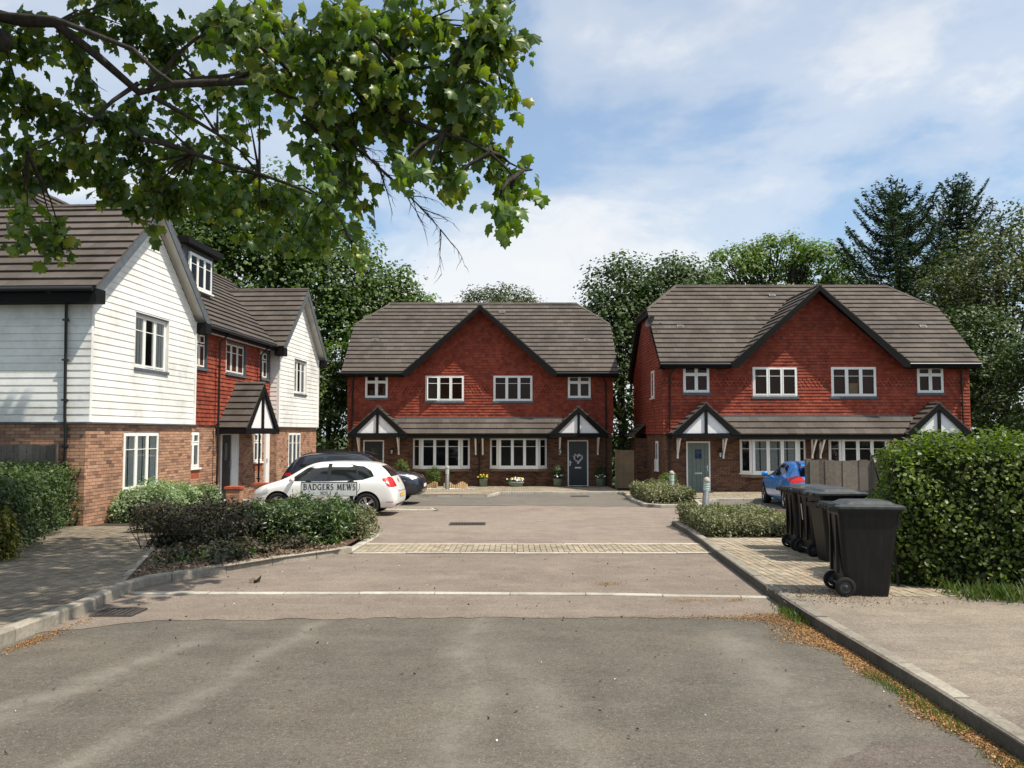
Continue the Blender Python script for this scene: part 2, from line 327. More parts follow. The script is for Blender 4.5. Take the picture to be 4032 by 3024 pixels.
# --- cladding: bricks, tiles, boards, blocks as real pieces on any plane -------------------------
class Fr:
    """plane frame: origin O, axes U (along), V (up the plane); N = U x V faces out"""
    def __init__(s, O, U, V): s.O = Vector(O); s.U = Vector(U).normalized(); s.V = Vector(V).normalized(); s.N = s.U.cross(s.V).normalized()
    def p(s, u, v, n=0.0): return s.O + s.U * u + s.V * v + s.N * n
    def mw(s, u=0, v=0, n=0):
        m = Matrix((s.U, s.V, s.N)).transposed().to_4x4(); m.translation = s.p(u, v, n); return m
def clip(poly, cx):
    """clip polygon to convex ccw polygon"""
    for i in range(len(cx)):
        a, b = cx[i], cx[(i + 1) % len(cx)]; out = []
        if not poly: return []
        ins = lambda p: (b[0] - a[0]) * (p[1] - a[1]) - (b[1] - a[1]) * (p[0] - a[0]) >= -1e-7
        for j in range(len(poly)):
            p, q = poly[j], poly[(j + 1) % len(poly)]; ip, iq = ins(p), ins(q)
            if ip: out.append(p)
            if ip != iq:
                dp = (b[0] - a[0]) * (p[1] - a[1]) - (b[1] - a[1]) * (p[0] - a[0]); dq = (b[0] - a[0]) * (q[1] - a[1]) - (b[1] - a[1]) * (q[0] - a[0])
                t = dp / (dp - dq); out.append((p[0] + (q[0] - p[0]) * t, p[1] + (q[1] - p[1]) * t))
        poly = out
    res = []
    for p in poly:
        if not res or abs(p[0] - res[-1][0]) + abs(p[1] - res[-1][1]) > 1e-4: res.append(p)
    if len(res) > 2 and abs(res[0][0] - res[-1][0]) + abs(res[0][1] - res[-1][1]) < 1e-4: res.pop()
    ar = 0.5 * abs(sum(res[i][0] * res[(i + 1) % len(res)][1] - res[(i + 1) % len(res)][0] * res[i][1] for i in range(len(res)))) if len(res) > 2 else 0
    return res if ar > 2e-4 else []
def cut(r, holes):
    rs = [r]
    for h in holes:
        nx = []
        for (a, b, c, d) in rs:
            if h[2] <= a + 1e-6 or h[0] >= c - 1e-6 or h[3] <= b + 1e-6 or h[1] >= d - 1e-6: nx.append((a, b, c, d)); continue
            if h[0] > a: nx.append((a, b, h[0], d))
            if h[2] < c: nx.append((h[2], b, c, d))
            m0, m1 = max(a, h[0]), min(c, h[2])
            if h[1] > b: nx.append((m0, b, m1, h[1]))
            if h[3] < d: nx.append((m0, h[3], m1, d))
        rs = [q for q in nx if q[2] - q[0] > 0.012 and q[3] - q[1] > 0.008]
    return rs
def rect(a, b, c, d): return [(a, b), (c, b), (c, d), (a, d)]
SHARED = {}
def clad(name, parent, fr, polys, pw, ph, mat, gap=0.008, holes=(), n0=0.0, nb=0.1, ntp=None, bond=0.5, limit=300, owner=None,
         jit=0.002, v_start=None, scallop=(), lap=0.0, wrange=None, u_start=None, rowmat=None):
    """pieces pw x ph laid in courses on frame fr; nearest `limit` are objects, the rest one joined part.
    owner: the world matrix of the thing, to measure distance to the viewer"""
    ntp = nb if ntp is None else ntp
    us = [p[0] for q in polys for p in q]; vs = [p[1] for q in polys for p in q]
    u0, u1, v0, v1 = min(us), max(us), min(vs), max(vs)
    if v_start is not None: v0 = v_start
    if u_start is not None: u0 = u_start
    W_ = owner.matrix_basis if owner is not None else Matrix()
    pcs = []; row = 0; v = v0
    while v < v1 - 1e-4:
        off = {0: 0, 1: bond}[row % 2] * pw if wrange is None else 0
        u = u0 - off; 
        while u < u1 - 1e-4:
            w = pw
            for r in cut((u + gap / 2, v + gap / 2 - lap, u + w - gap / 2, v + ph - gap / 2), holes):
                for q in polys:
                    if min(p[0] for p in q) > r[2] or max(p[0] for p in q) < r[0] or min(p[1] for p in q) > r[3] or max(p[1] for p in q) < r[1]: continue
                    base = rect(*r)
                    full = abs(r[2] - r[0] - (w - gap)) < 1e-6 and pw < 1 and abs(r[3] - r[1] - (ph - gap + lap)) < 1e-6
                    if row in scallop and full:
                        m_ = (r[0] + r[2]) / 2; hw = (r[2] - r[0]) / 2; bh = min(hw * 0.9, (r[3] - r[1]) * 0.6)
                        base = [(m_ - hw * math.cos(a), r[1] + bh - bh * math.sin(a)) for a in [i * math.pi / 6 for i in range(7)]] + [(r[2], r[3]), (r[0], r[3])]
                    pl = clip(base, q)
                    ar_ = 0.5 * abs(sum(pl[i][0] * pl[(i + 1) % len(pl)][1] - pl[(i + 1) % len(pl)][0] * pl[i][1] for i in range(len(pl)))) if pl else 0
                    if len(pl) >= 3: pcs.append((pl, v, full and len(pl) == 4 and row not in scallop and abs(ar_ - (r[2] - r[0]) * (r[3] - r[1])) < 1e-6))
            u += w
        v += ph; row += 1
    def nval(vv, vb): return nb + (ntp - nb) * min(max((vv - vb) / ph, -0.5), 1.0)
    def geo(pl, vb, cu, cv):
        k = len(pl)
        vs = [(p[0] - cu, p[1] - cv, n0) for p in pl] + [(p[0] - cu, p[1] - cv, nval(p[1], vb)) for p in pl]
        return vs, [tuple(range(k, 2 * k))] + [(i, (i + 1) % k, k + (i + 1) % k, k + i) for i in range(k)]
    items = []
    for pl, vb, full in pcs:
        cu = sum(p[0] for p in pl) / len(pl); cv = sum(p[1] for p in pl) / len(pl)
        ext = max(max(p[0] for p in pl) - min(p[0] for p in pl), max(p[1] for p in pl) - min(p[1] for p in pl))
        wp = W_ @ fr.p(cu, cv, nb); d = wp - CAM
        pen = 1.0 if (d.y > 0 and abs(d.x) < 0.64 * d.y) else 1000.0
        items.append((d.length * pen / max(ext, 0.02) * pw, pl, vb, full, cu, cv))
    items.sort(key=lambda a: a[0])
    R3 = Matrix((fr.U, fr.V, fr.N)).transposed().to_4x4()
    for _, pl, vb, full, cu, cv in items[:limit]:
        key = (name, round(pw, 4), round(ph, 4), nb, ntp, n0, mat, lap) if full else None
        if key and key in SHARED: me = SHARED[key]
        else:
            vs, fs = geo(pl, vb, cu, cv); me = bpy.data.meshes.new(name); me.from_pydata(vs, [], fs); me.materials.append(M[mat]); me.update()
            if key: SHARED[key] = me
        j = R3 @ Matrix.Rotation(random.uniform(-jit, jit) * 2, 4, 'Z') @ Matrix.Rotation(random.uniform(-jit, jit) * 2, 4, 'X')
        j.translation = fr.p(cu, cv, random.uniform(-jit, jit) * 0.8); mobj(name, me, parent, None, j)
    if items[limit:]:
        V_, F_ = [], []
        for _, pl, vb, full, cu, cv in items[limit:]:
            vs, fs = geo(pl, vb, 0, 0); dn = random.uniform(-jit, jit); b = len(V_)
            V_ += [tuple(fr.p(x, y, z + dn)) for x, y, z in vs]; F_ += [tuple(b + i for i in f) for f in fs]
        me = bpy.data.meshes.new(name + 's_far'); me.from_pydata(V_, [], F_); me.materials.append(M[mat]); me.update()
        mobj(name + '_field', me, parent, 'stuff')
def panel_with_holes(b, fr, polys, holes, mat, n=0.0):
    """a thin backing sheet behind the pieces"""
    for q in polys:
        us = [p[0] for p in q]; vs = [p[1] for p in q]
        for r in cut((min(us), min(vs), max(us), max(vs)), holes):
            pl = clip(rect(*r), q)
            if len(pl) >= 3: b.poly([fr.p(x, y, n) for x, y in pl], mat)

# --- scattered leaves ---------------------------------------------------------------------------
def rot_from(nrm, spin):
    nrm = nrm / np.linalg.norm(nrm, axis=1, keepdims=True)
    a = np.cross(nrm, np.array([0.31, 0.77, 0.55])); a /= np.linalg.norm(a, axis=1, keepdims=True); b = np.cross(nrm, a)
    c, s = np.cos(spin)[:, None], np.sin(spin)[:, None]
    return np.stack([a * c + b * s, b * c - a * s, nrm], axis=2)
def scatter(name, P, Rm, Sz, tv, tf, mat, parent=None, kind='stuff'):
    n, k = len(P), len(tv)
    if n == 0: return None
    V = (np.einsum('nij,kj->nki', Rm, tv) * Sz[:, None, None] + P[:, None, :]).reshape(-1, 3)
    F = (tf[None] + (np.arange(n) * k)[:, None, None]).reshape(-1, 3)
    me = bpy.data.meshes.new(name); me.vertices.add(len(V)); me.vertices.foreach_set('co', V.astype(np.float32).ravel())
    me.loops.add(F.size); me.loops.foreach_set('vertex_index', F.astype(np.int32).ravel())
    me.polygons.add(len(F)); me.polygons.foreach_set('loop_start', np.arange(0, F.size, 3, dtype=np.int32))
    me.polygons.foreach_set('loop_total', np.full(len(F), 3, dtype=np.int32)); me.materials.append(M[mat]); me.update(); me.validate()
    return mobj(name, me, parent, kind)
def fan(outline, mid=0.0, tip=0.0):
    v = [(0.0, 0.45, mid)] + [(x, y, tip * (abs(x) * 0.8 + y * y * 0.5)) for x, y in outline]; k = len(outline)
    return np.array(v), np.array([(0, i + 1, (i + 1) % k + 1) for i in range(k)])
LEAF_SIMPLE = (np.array([(-0.42, 0.1, -0.12), (0, 0.5, 0.1), (0.42, 0.1, -0.12), (0, -0.5, 0.02)]), np.array([(0, 3, 1), (3, 2, 1)]))
LEAF_OVAL = fan([(0, 0), (0.26, 0.22), (0.30, 0.52), (0.16, 0.84), (0, 1.0), (-0.16, 0.84), (-0.30, 0.52), (-0.26, 0.22)], 0.0, 0.28)
LEAF_OVAL[0][1:, 2] -= 0.08
LEAF_MAPLE = fan([(0, 0.03), (0.17, 0.03), (0.38, -0.02), (0.40, 0.16), (0.60, 0.32), (0.44, 0.44), (0.46, 0.66), (0.25, 0.66), (0.03, 1.0), (-0.22, 0.68), (-0.43, 0.70), (-0.42, 0.44), (-0.58, 0.36), (-0.38, 0.18), (-0.40, 0.0), (-0.16, 0.05)], 0.10, -0.38)
LEAF_LANCE = fan([(0, 0), (0.14, 0.3), (0.1, 0.7), (0, 1.0), (-0.1, 0.7), (-0.14, 0.3)], 0.03, -0.15)
def sph(n):
    v = rng.normal(size=(n, 3)); return v / np.linalg.norm(v, axis=1, keepdims=True)
def crown_points(blobs, n, clump_r, per=26, hollow=0.55, flat=0.75):
    """leaf positions as clumps spread over the outer shell of ellipsoids"""
    vol = np.array([b[3] * b[4] + b[4] * b[5] + b[3] * b[5] for b in blobs]); nc = max(4, n // per)
    which = rng.choice(len(blobs), nc, p=vol / vol.sum()); B = np.array(blobs, float)[which]
    d = sph(nc); d[:, 2] = np.where(rng.random(nc) < 0.25, np.abs(d[:, 2]), d[:, 2]); r = hollow + (1.06 - hollow) * rng.random(nc) ** 0.5
    C = B[:, :3] + d * B[:, 3:6] * r[:, None]; cr = clump_r * (0.55 + 0.9 * rng.random(nc))
    idx = np.repeat(np.arange(nc), per); q = sph(len(idx)) * (rng.random(len(idx)) ** 0.4)[:, None]
    q[:, 2] *= flat; P = C[idx] + q * cr[idx][:, None]
    nr = q + 0.9 * np.array([0, 0, 1.0]) + 0.5 * d[idx] + 0.55 * rng.normal(size=(len(idx), 3))
    return P, nr, C
def foliage(name, blobs, n, clump_r, size, mat, parent, shape=LEAF_SIMPLE, per=26, hollow=0.55, flat=0.75, keep=None, leafobj=0, kind='stuff'):
    P, nr, C = crown_points(blobs, n, clump_r, per, hollow, flat)
    if keep is not None:
        k = keep(P); P, nr = P[k], nr[k]
    Sz = size * (0.6 + 0.8 * rng.random(len(P)))
    Rm = rot_from(nr, rng.random(len(P)) * 6.283)
    if leafobj:
        loc = np.array(parent.matrix_world.translation) if False else np.zeros(3)
        d = np.linalg.norm(P + loc - np.array(CAM), axis=1); vis = (P[:, 1] > 1) & (np.abs(P[:, 0]) < 0.6 * P[:, 1]) & (P[:, 2] < 1.75 + 0.5 * P[:, 1])
        d = np.where(vis, d, 1e6) - Sz * 3; o = np.argsort(d); near, far = o[:leafobj], o[leafobj:]
        root = scatter(name, P[far], Rm[far], Sz[far], *shape, mat, parent, kind)
        me = bpy.data.meshes.new('leaf'); me.from_pydata([tuple(v) for v in shape[0]], [], [tuple(int(i) for i in f) for f in shape[1]]); me.materials.append(M[mat]); me.update()
        for i in near:
            m = Matrix([list(Rm[i][r] * Sz[i]) + [P[i][r]] for r in range(3)] + [[0, 0, 0, 1]]); mobj('leaf', me, root, None, m)
        return root
    return scatter(name, P, Rm, Sz, *shape, mat, parent, kind)
def limbs(b, base, top, r0, tips, r1=0.03, bend=0.5, mat='bark', seed=1):
    """tapered trunk with a limb to each tip, forked again near the end"""
    rr = random.Random(seed); base, top = Vector(base), Vector(top); n = 7
    tr = [base.lerp(top, i / n) + Vector((rr.uniform(-1, 1), rr.uniform(-1, 1), 0)) * (0.12 * r0 * 8 * (i / n)) for i in range(n + 1)]
    b.tube(tr, [r0 * (1.25 if i == 0 else 1) * (1 - 0.72 * i / n) for i in range(n + 1)], mat, 9)
    for tp in tips:
        tp = Vector(tp); k = rr.randint(2, n - 1) if tp.z > tr[2].z else 1
        s = tr[k]; mid = s.lerp(tp, 0.5) + Vector((0, 0, bend * (tp - s).length * 0.15)) + Vector((rr.uniform(-1, 1), rr.uniform(-1, 1), rr.uniform(-.5, .5))) * 0.08 * (tp - s).length
        rr0 = r0 * (1 - 0.72 * k / n) * 0.5
        b.tube([s, s.lerp(mid, 0.55), mid, mid.lerp(tp, 0.5), tp], [rr0, rr0 * 0.8, rr0 * 0.6, rr0 * 0.4, r1 * 0.5], mat, 6, False)
        for _ in range(3):
            e = tp + Vector((rr.uniform(-1, 1), rr.uniform(-1, 1), rr.uniform(-.8, .5))) * min(1.0, (tp - s).length * 0.28); q = mid.lerp(tp, rr.uniform(0, .6))
            b.tube([q, q.lerp(e, 0.5) + Vector((0, 0, .1)), e], [rr0 * 0.4, rr0 * 0.28, r1 * 0.4], mat, 5, False)

# ================================================================= GROUND
def sheet(name, polys, mat, off, kind='structure', thick=0.0, parent=None):
    b = MB()
    for q in polys:
        if thick: b.prism([(x, y, gz(x, y) + off - thick) for x, y in q], thick, mat, (0, 0, 1))
        else: b.poly([(x, y, gz(x, y) + off) for x, y in q], mat)
    return b.build(name, parent, kind if not parent else None)
def wob(pts, amp, step=0.25, seed=3):
    r = random.Random(seed); out = []
    for i in range(len(pts) - 1):
        a, b = Vector(pts[i]), Vector(pts[i + 1]); n = max(1, int((b - a).length / step))
        for j in range(n): p = a.lerp(b, j / n); out.append((p.x + r.uniform(-amp, amp), p.y + r.uniform(-amp, amp)))
    return out + [tuple(pts[-1])]
sheet('ground', [[(-500, -60), (500, -60), (500, -20), (-500, -20)], [(-500, -20), (500, -20), (500, 70), (-500, 70)], [(-500, 70), (500, 70), (500, 900), (-500, 900)]], 'field', -0.03)
sheet('road', [[(-40, -20), (30, -20), (30, 9.4), (-40, 9.4)]], 'asphalt_grey', 0.0)
edge = wob([(3.2, 8.75), (2.2, 9.02), (-1.0, 9.0), (-3.7, 8.85), (-4.9, 8.0), (-5.2, 7.4)], 0.05, 0.13)
sheet('driveway', [edge[::-1] + [(3.6, 14.6)] and [(-5.2, 14.6)] + edge[::-1] + [(3.6, 14.6)]], 'asphalt_rose', 0.004)
patch = wob([(3.2, 5.3), (2.2, 5.2), (1.5, 4.6), (1.2, 3.2)], 0.05, 0.15, 8)
sheet('road_patch', [[(3.2, 3.0)] + patch], 'asphalt_patch', 0.003)
sheet('courtyard', [[(-9.2, 15.7), (16, 15.7), (16, 27.0), (-9.2, 27.0)]], 'asphalt_court', 0.004)
fe = wob([(16, 26.2), (3.6, 26.4), (-0.5, 27.1), (-9.2, 27.2)], 0.05, 0.4, 5)
sheet('courtyard_far', [fe + [(-9.2, 34.5), (16, 34.5)]], 'asphalt_far', 0.008)
# raised footways and beds
kr = [(2.80, 3.4), (2.86, 4.87), (2.92, 6.11), (2.95, 7.4), (2.98, 8.77), (3.06, 10.27), (3.18, 11.94), (3.36, 14.4), (3.5, 16.0)]
footR = sheet('pavement', [[(2.9, -20), (14, -20), (14, 3.4), (2.9, 3.4)], kr[:5] + [(3.02, 9.65), (14, 9.65), (14, 3.4)][:3]], 'asphalt_path', 0.11)
joint = sheet('block_paving', [[(3.02, 9.65), (5.4, 9.65), (5.4, 16.0), (3.5, 16.0), (3.36, 14.4), (3.18, 11.94)]], 'joint_sand', 0.108)
VG = Vector((0, 1, -SLOPE))
def pave(par, off, polys, limit, mat='paver', **k):
    clad('paving_block', par, Fr((0, 0, off), VG, (-1, 0, 0)), [[(y, -x) for x, y in q] for q in polys], 0.2, 0.1, mat, gap=0.011, nb=0.007, limit=limit, jit=.0035, **k)
pave(joint, 0.108, [[(3.16, 9.65), (5.4, 9.65), (5.4, 16.0), (3.62, 16.0), (3.48, 14.4), (3.30, 11.94)]], 300)
sheet('hedge_soil', [[(5.4, 9.6), (20, 9.6), (20, 24), (5.4, 24)]], 'soil', 0.10)
sheet('planter_soil', [[(3.55, 16.0), (5.6, 16.0), (5.5, 20.9), (3.9, 20.8)]], 'soil', 0.10)
sheet('planter_bed', [[(4.15, 26.0), (5.8, 25.9), (5.8, 32), (4.35, 32)]], 'soil', 0.10)
# driveway paver strip, courtyard tongue, front pavements
strip = sheet('paver_strip', [[(-2.75, 14.45), (3.6, 14.45), (3.6, 16.02), (-2.75, 16.02)]], 'joint_sand', 0.008)
pave(strip, 0.010, [rect(-2.7, 14.62, 3.5, 15.86)], 280)
tong = sheet('parking_divider', [[(-8.2, 24.55), (-2.1, 24.55), (-2.3, 25.45), (-8.2, 25.45)]], 'joint_sand', 0.03)
pave(tong, 0.03, [[(-8.2, 24.66), (-2.2, 24.66), (-2.4, 25.36), (-8.2, 25.36)]], 0)
fp = [[(-9.3, 33.95), (-3.9, 33.95), (4.3, 33.95), (4.3, 39.2), (-9.3, 39.2)], [(-3.9, 31.6), (-0.9, 31.6), (-0.5, 33.95), (-3.9, 33.95)]]
front = sheet('front_paving', fp, 'joint_sand', 0.11)
pave(front, 0.11, fp, 0)
fp3 = [[(5.7, 29.2), (16, 29.2), (16, 34.4), (5.7, 34.4)], [(4.3, 32), (5.7, 32), (5.7, 34.4), (4.3, 34.4)]]
front3 = sheet('front_paving_east', fp3, 'joint_sand', 0.11)
pave(front3, 0.11, fp3, 0)
lp = [[(-9.6, 3.0), (-4.7, 3.0), (-4.66, 7.6), (-4.72, 9.4), (-4.86, 10.62), (-6.45, 15.7), (-7.7, 18.4), (-9.6, 18.4)]]
lpath = sheet('footpath', lp + [[(-14, -5), (-4.7, -5), (-4.7, 3.0), (-14, 3.0)], [(-14, 3), (-9.6, 3), (-9.6, 12), (-14, 12)]], 'joint_sand', 0.11)
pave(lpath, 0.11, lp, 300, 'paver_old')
sheet('side_path', [[(-9.4, 18.4), (-7.9, 18.4), (-7.9, 37), (-9.0, 37)]], 'joint_sand', 0.09)
bedpoly = [(-4.9, 10.9), (-4.72, 11.3), (-4.0, 12.25), (-3.48, 13.25), (-2.85, 14.2), (-2.85, 17.5), (-7.7, 18.3), (-6.45, 15.7)]
sheet('bed_soil', [bedpoly], 'soil', 0.105)

def kerb(label_name, pts, h=0.12, w=0.125, side=1, L=0.915, low=0.0, mat='kerb_stone', face=None):
    """kerb stones laid along a polyline, each one an object; side=+1: body lies to the left of the walk"""
    root = None; P = [Vector((x, y, 0)) for x, y in pts]; seg = []; acc = 0; cur = [P[0]]
    for a, b in zip(P, P[1:]):
        l = (b - a).length; t = 0
        while acc + (l - t) >= L - 1e-6:
            t += L - acc; acc = 0; q = a.lerp(b, t / l); cur.append(q); seg.append(cur); cur = [q]
        acc += l - t
        if l - t > 0.02: cur.append(b)
    if len(cur) > 1: seg.append(cur)
    base = MB()
    for a, b in zip(P, P[1:]):
        d = (b - a).normalized(); nn = Vector((-d.y, d.x, 0)) * side; q = [a + nn * 0.012, b + nn * 0.012, b + nn * (w - 0.01), a + nn * (w - 0.01)]
        base.prism([(v.x, v.y, gz(v.x, v.y) - 0.05 + low) for v in q], h + 0.035, 'joint_sand', (0, 0, 1))
    root = base.build(label_name, None, 'structure')
    ch = min(0.018, h * 0.4)
    for s in seg:
        prof = [(0, -0.04), (0, h - ch), (ch, h), (w, h), (w, -0.04)]; dz = random.uniform(-0.004, 0.004); vs = []; fs = []
        pts_ = [s[0]] + s[1:]
        for i, p in enumerate(pts_):
            d = (pts_[min(i + 1, len(pts_) - 1)] - pts_[max(i - 1, 0)]).normalized(); nn = Vector((-d.y, d.x, 0)) * side
            e = d * (0.006 if i == 0 else -0.006 if i == len(pts_) - 1 else 0)
            for o, z in prof: q = p + e + nn * o; vs.append((q.x, q.y, gz(q.x, q.y) + z + low + dz))
        k = len(prof)
        for i in range(len(pts_) - 1):
            for j in range(k): f = (i * k + j, i * k + (j + 1) % k, (i + 1) * k + (j + 1) % k, (i + 1) * k + j); fs.append(f if side < 0 else f[::-1])
        fs += [tuple(range(k)), tuple(range(len(vs) - k, len(vs)))[::-1]]
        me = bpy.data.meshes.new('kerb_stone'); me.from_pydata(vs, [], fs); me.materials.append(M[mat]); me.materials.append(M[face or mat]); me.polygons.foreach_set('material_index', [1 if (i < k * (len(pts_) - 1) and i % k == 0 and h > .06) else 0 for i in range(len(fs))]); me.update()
        mobj('kerb_stone', me, root)
    return root
kerb('kerb', [(2.9, -8), (2.80, 3.4)] + kr[1:] + [(3.62, 17.6), (3.72, 19.9), (4.0, 20.9), (5.5, 21.0)], side=-1, face='kerb_face')  # road-side face turned from the sun gets the colour with painted-in shade
kerb('kerb_west', [(-4.5, -4), (-4.5, 6.0), (-4.54, 7.65), (-4.57, 9.39), (-4.72, 10.6)], side=1, h=0.13)
kerb('bed_kerb', [(-4.73, 10.56), (-4.66, 11.2), (-4.1, 12.16), (-3.58, 13.14), (-2.95, 14.1), (-2.72, 14.6)], side=1, h=0.12)
kerb('bed_kerb_north', [(-2.72, 14.6), (-2.70, 17.5), (-3.1, 18.0), (-7.8, 18.5)], side=1, h=0.045, mat='kerb_pale')
kerb('bed_edging', [(-4.90, 10.6), (-6.49, 15.7), (-7.78, 18.4)], side=-1, h=0.118, w=0.10, L=0.6)
kerb('edging_strip', [(-4.6, 10.42), (-1.0, 10.42), (1.0, 10.34), (3.04, 10.14)], side=1, h=0.022, w=0.115, mat='kerb_pale')
kerb('strip_edging', [(-2.7, 14.5), (3.42, 14.5)], side=1, h=0.018, w=0.11, mat='kerb_pale')
kerb('strip_edging_north', [(-2.7, 15.88), (3.5, 15.88)], side=1, h=0.018, w=0.11, mat='kerb_pale')
kerb('divider_kerb', [(-8.2, 24.55), (-2.15, 24.55), (-2.35, 25.45), (-8.2, 25.45)], side=1, h=0.045, w=0.10, mat='kerb_pale')
kerb('front_kerb', [(-9.2, 31.6), (-0.9, 31.6), (-0.45, 33.8), (4.2, 33.8), (4.35, 33.2), (4.05, 29.0), (4.05, 26.4), (4.5, 25.8), (5.6, 25.7), (5.9, 26.5), (6.2, 28.6), (7.0, 29.1), (16, 29.1)], side=1, h=0.11, mat='kerb_pale')
def drain(label, x, y, w, l):
    t = thing('drain_cover', label, 'drain cover', (x, y, gz(x, y) + 0.010))
    b = MB(); b.box(-w / 2, -l / 2, -.01, w / 2, -l / 2 + .04, .012, 'iron'); b.box(-w / 2, l / 2 - .04, -.01, w / 2, l / 2, .012, 'iron')
    b.box(-w / 2, -l / 2 + .04, -.01, -w / 2 + .04, l / 2 - .04, .012, 'iron'); b.box(w / 2 - .04, -l / 2 + .04, -.01, w / 2, l / 2 - .04, .012, 'iron')
    b.box(-w / 2 + .04, -l / 2 + .04, -.012, w / 2 - .04, l / 2 - .04, -.002, 'interior'); b.build('frame', t)
    n = max(4, int(w / .07))
    for i in range(n):
        x0 = -w / 2 + .04 + (w - .08) * (i + .2) / n
        one('bar', 'iron', lambda q: q.box(x0, -l / 2 + .041, -.004, x0 + (w - .08) / n * .55, l / 2 - .041, .010, 'iron'), t)
drain('rectangular iron gully grating set in the middle of the courtyard', -1.05, 20.2, 0.85, 0.55)
drain('iron gully grating against the shaded west kerb', -4.22, 9.25, 0.45, 0.40)
drain('small iron grating in the dark asphalt before the navy front door', 2.55, 32.2, 0.7, 0.5)

# ================================================================= BUILDING PIECES
def window(par, fr, u0, v0, u1, v1, ncol, nf=0.05, bar=0.25, top=None, sill='upvc', curtain=None, opened=-1, ft=0.055, name='window', curt_cols=None):
    w = MB(); mw = fr.mw(); B = lambda a, b, n0, c, d, n1, m: w.box(a, b, n0, c, d, n1, m, mw)
    B(u0, v0, 0.004, u1, v0 + ft, nf, 'upvc'); B(u0, v1 - ft, 0.004, u1, v1, nf, 'upvc')
    B(u0, v0 + ft, 0.004, u0 + ft, v1 - ft, nf, 'upvc'); B(u1 - ft, v0 + ft, 0.004, u1, v1 - ft, nf, 'upvc')
    w.poly([fr.p(u0 + .01, v0 + .01, 0.006), fr.p(u1 - .01, v0 + .01, 0.006), fr.p(u1 - .01, v1 - .01, 0.006), fr.p(u0 + .01, v1 - .01, 0.006)], 'interior')
    cw = (u1 - u0 - 2 * ft) / ncol
    for i in range(1, ncol): x = u0 + ft + cw * i; B(x - .022, v0 + ft, 0.005, x + .022, v1 - ft, nf - 0.001, 'upvc')
    o = w.build(name, par)
    for i in range(ncol):
        a = u0 + ft + cw * i + (.022 if i else 0); b = u0 + ft + cw * (i + 1) - (.022 if i < ncol - 1 else 0); s = 0.042
        secs = [(v0 + ft, v1 - ft)] if top is None else [(v0 + ft, v1 - ft - top * (v1 - v0) - .02), (v1 - ft - top * (v1 - v0) + .02, v1 - ft)]
        if top is not None: one('transom', 'upvc', lambda q: q.box(a, secs[0][1], 0.006, b, secs[1][0], nf - .002, 'upvc', mw), o)
        for k, (c, d) in enumerate(secs):
            cs = MB(); m2 = mw
            if i == opened:
                m2 = mw @ Matrix.Translation((b, 0, nf)) @ Matrix.Rotation(R(22), 4, 'Y') @ Matrix.Translation((-b, 0, -nf))
            C = lambda x0, y0, n0, x1, y1, n1: cs.box(x0, y0, n0, x1, y1, n1, 'upvc', m2)
            n0, n1 = nf - .032, nf + .012
            C(a, c, n0, b, c + s, n1); C(a, d - s, n0, b, d, n1); C(a, c + s, n0, a + s, d - s, n1); C(b - s, c + s, n0, b, d - s, n1)
            if bar and top is None: yb = d - s - bar * (d - c); C(a + s, yb - .009, n0 + .008, b - s, yb + .009, n1 - .008)
            cs.build('casement', o)
            mats = ('glass',)
            g = MB(); g.poly([m2 @ Vector(p) for p in ((a + s, c + s, nf - .012), (b - s, c + s, nf - .012), (b - s, d - s, nf - .012), (a + s, d - s, nf - .012))], 'glass'); g.build('pane', o)
    if curtain:
        cb = MB(); cols = curt_cols or [(0, .34), (.66, 1)]
        for f0, f1 in cols:
            n = 14; x0, x1 = u0 + ft + (u1 - u0 - 2 * ft) * f0, u0 + ft + (u1 - u0 - 2 * ft) * f1
            pts = [(x0 + (x1 - x0) * k / n, 0.011 + 0.008 * math.sin(k * 2.1)) for k in range(n + 1)]
            for p, q in zip(pts, pts[1:]): cb.poly([fr.p(p[0], v0 + ft, p[1]), fr.p(q[0], v0 + ft, q[1]), fr.p(q[0], v1 - ft, q[1]), fr.p(p[0], v1 - ft, p[1])], curtain, True)
        cb.build('curtain', o)
    if sill:
        one('sill', sill, lambda q: (q.box(u0 - .06, v0 - (.05 if sill == 'upvc' else .10), 0.0, u1 + .06, v0 - .002, nf + (.07 if sill == 'upvc' else .03), sill, mw)), o)
    return o
TAN = {}
def slope_frame(side, O, tan):
    a = math.atan(tan); c, s = math.cos(a), math.sin(a)
    return {'front': Fr(O, (1, 0, 0), (0, c, s)), 'back': Fr(O, (-1, 0, 0), (0, -c, s)), 'left': Fr(O, (0, -1, 0), (c, 0, s)), 'right': Fr(O, (0, 1, 0), (-c, 0, s))}[side], c, s
def roof_part(name, par, own, items, limit=300, tile=(0.33, 0.345)):
    """items: list of (frame, convex polygons); one underlay part with its tiles"""
    b = MB()
    for fr, polys in items:
        for q in polys: b.poly([fr.p(x, y, -0.004) for x, y in q], 'underlay')
    r = b.build(name, par)
    for fr, polys in items[:]:
        clad('roof_tile', r, fr, polys, tile[0], tile[1], 'roof_tile', gap=0.004, n0=0.0, nb=0.064, ntp=0.012, limit=limit, owner=own, jit=0.0025, lap=0.02)
    return r
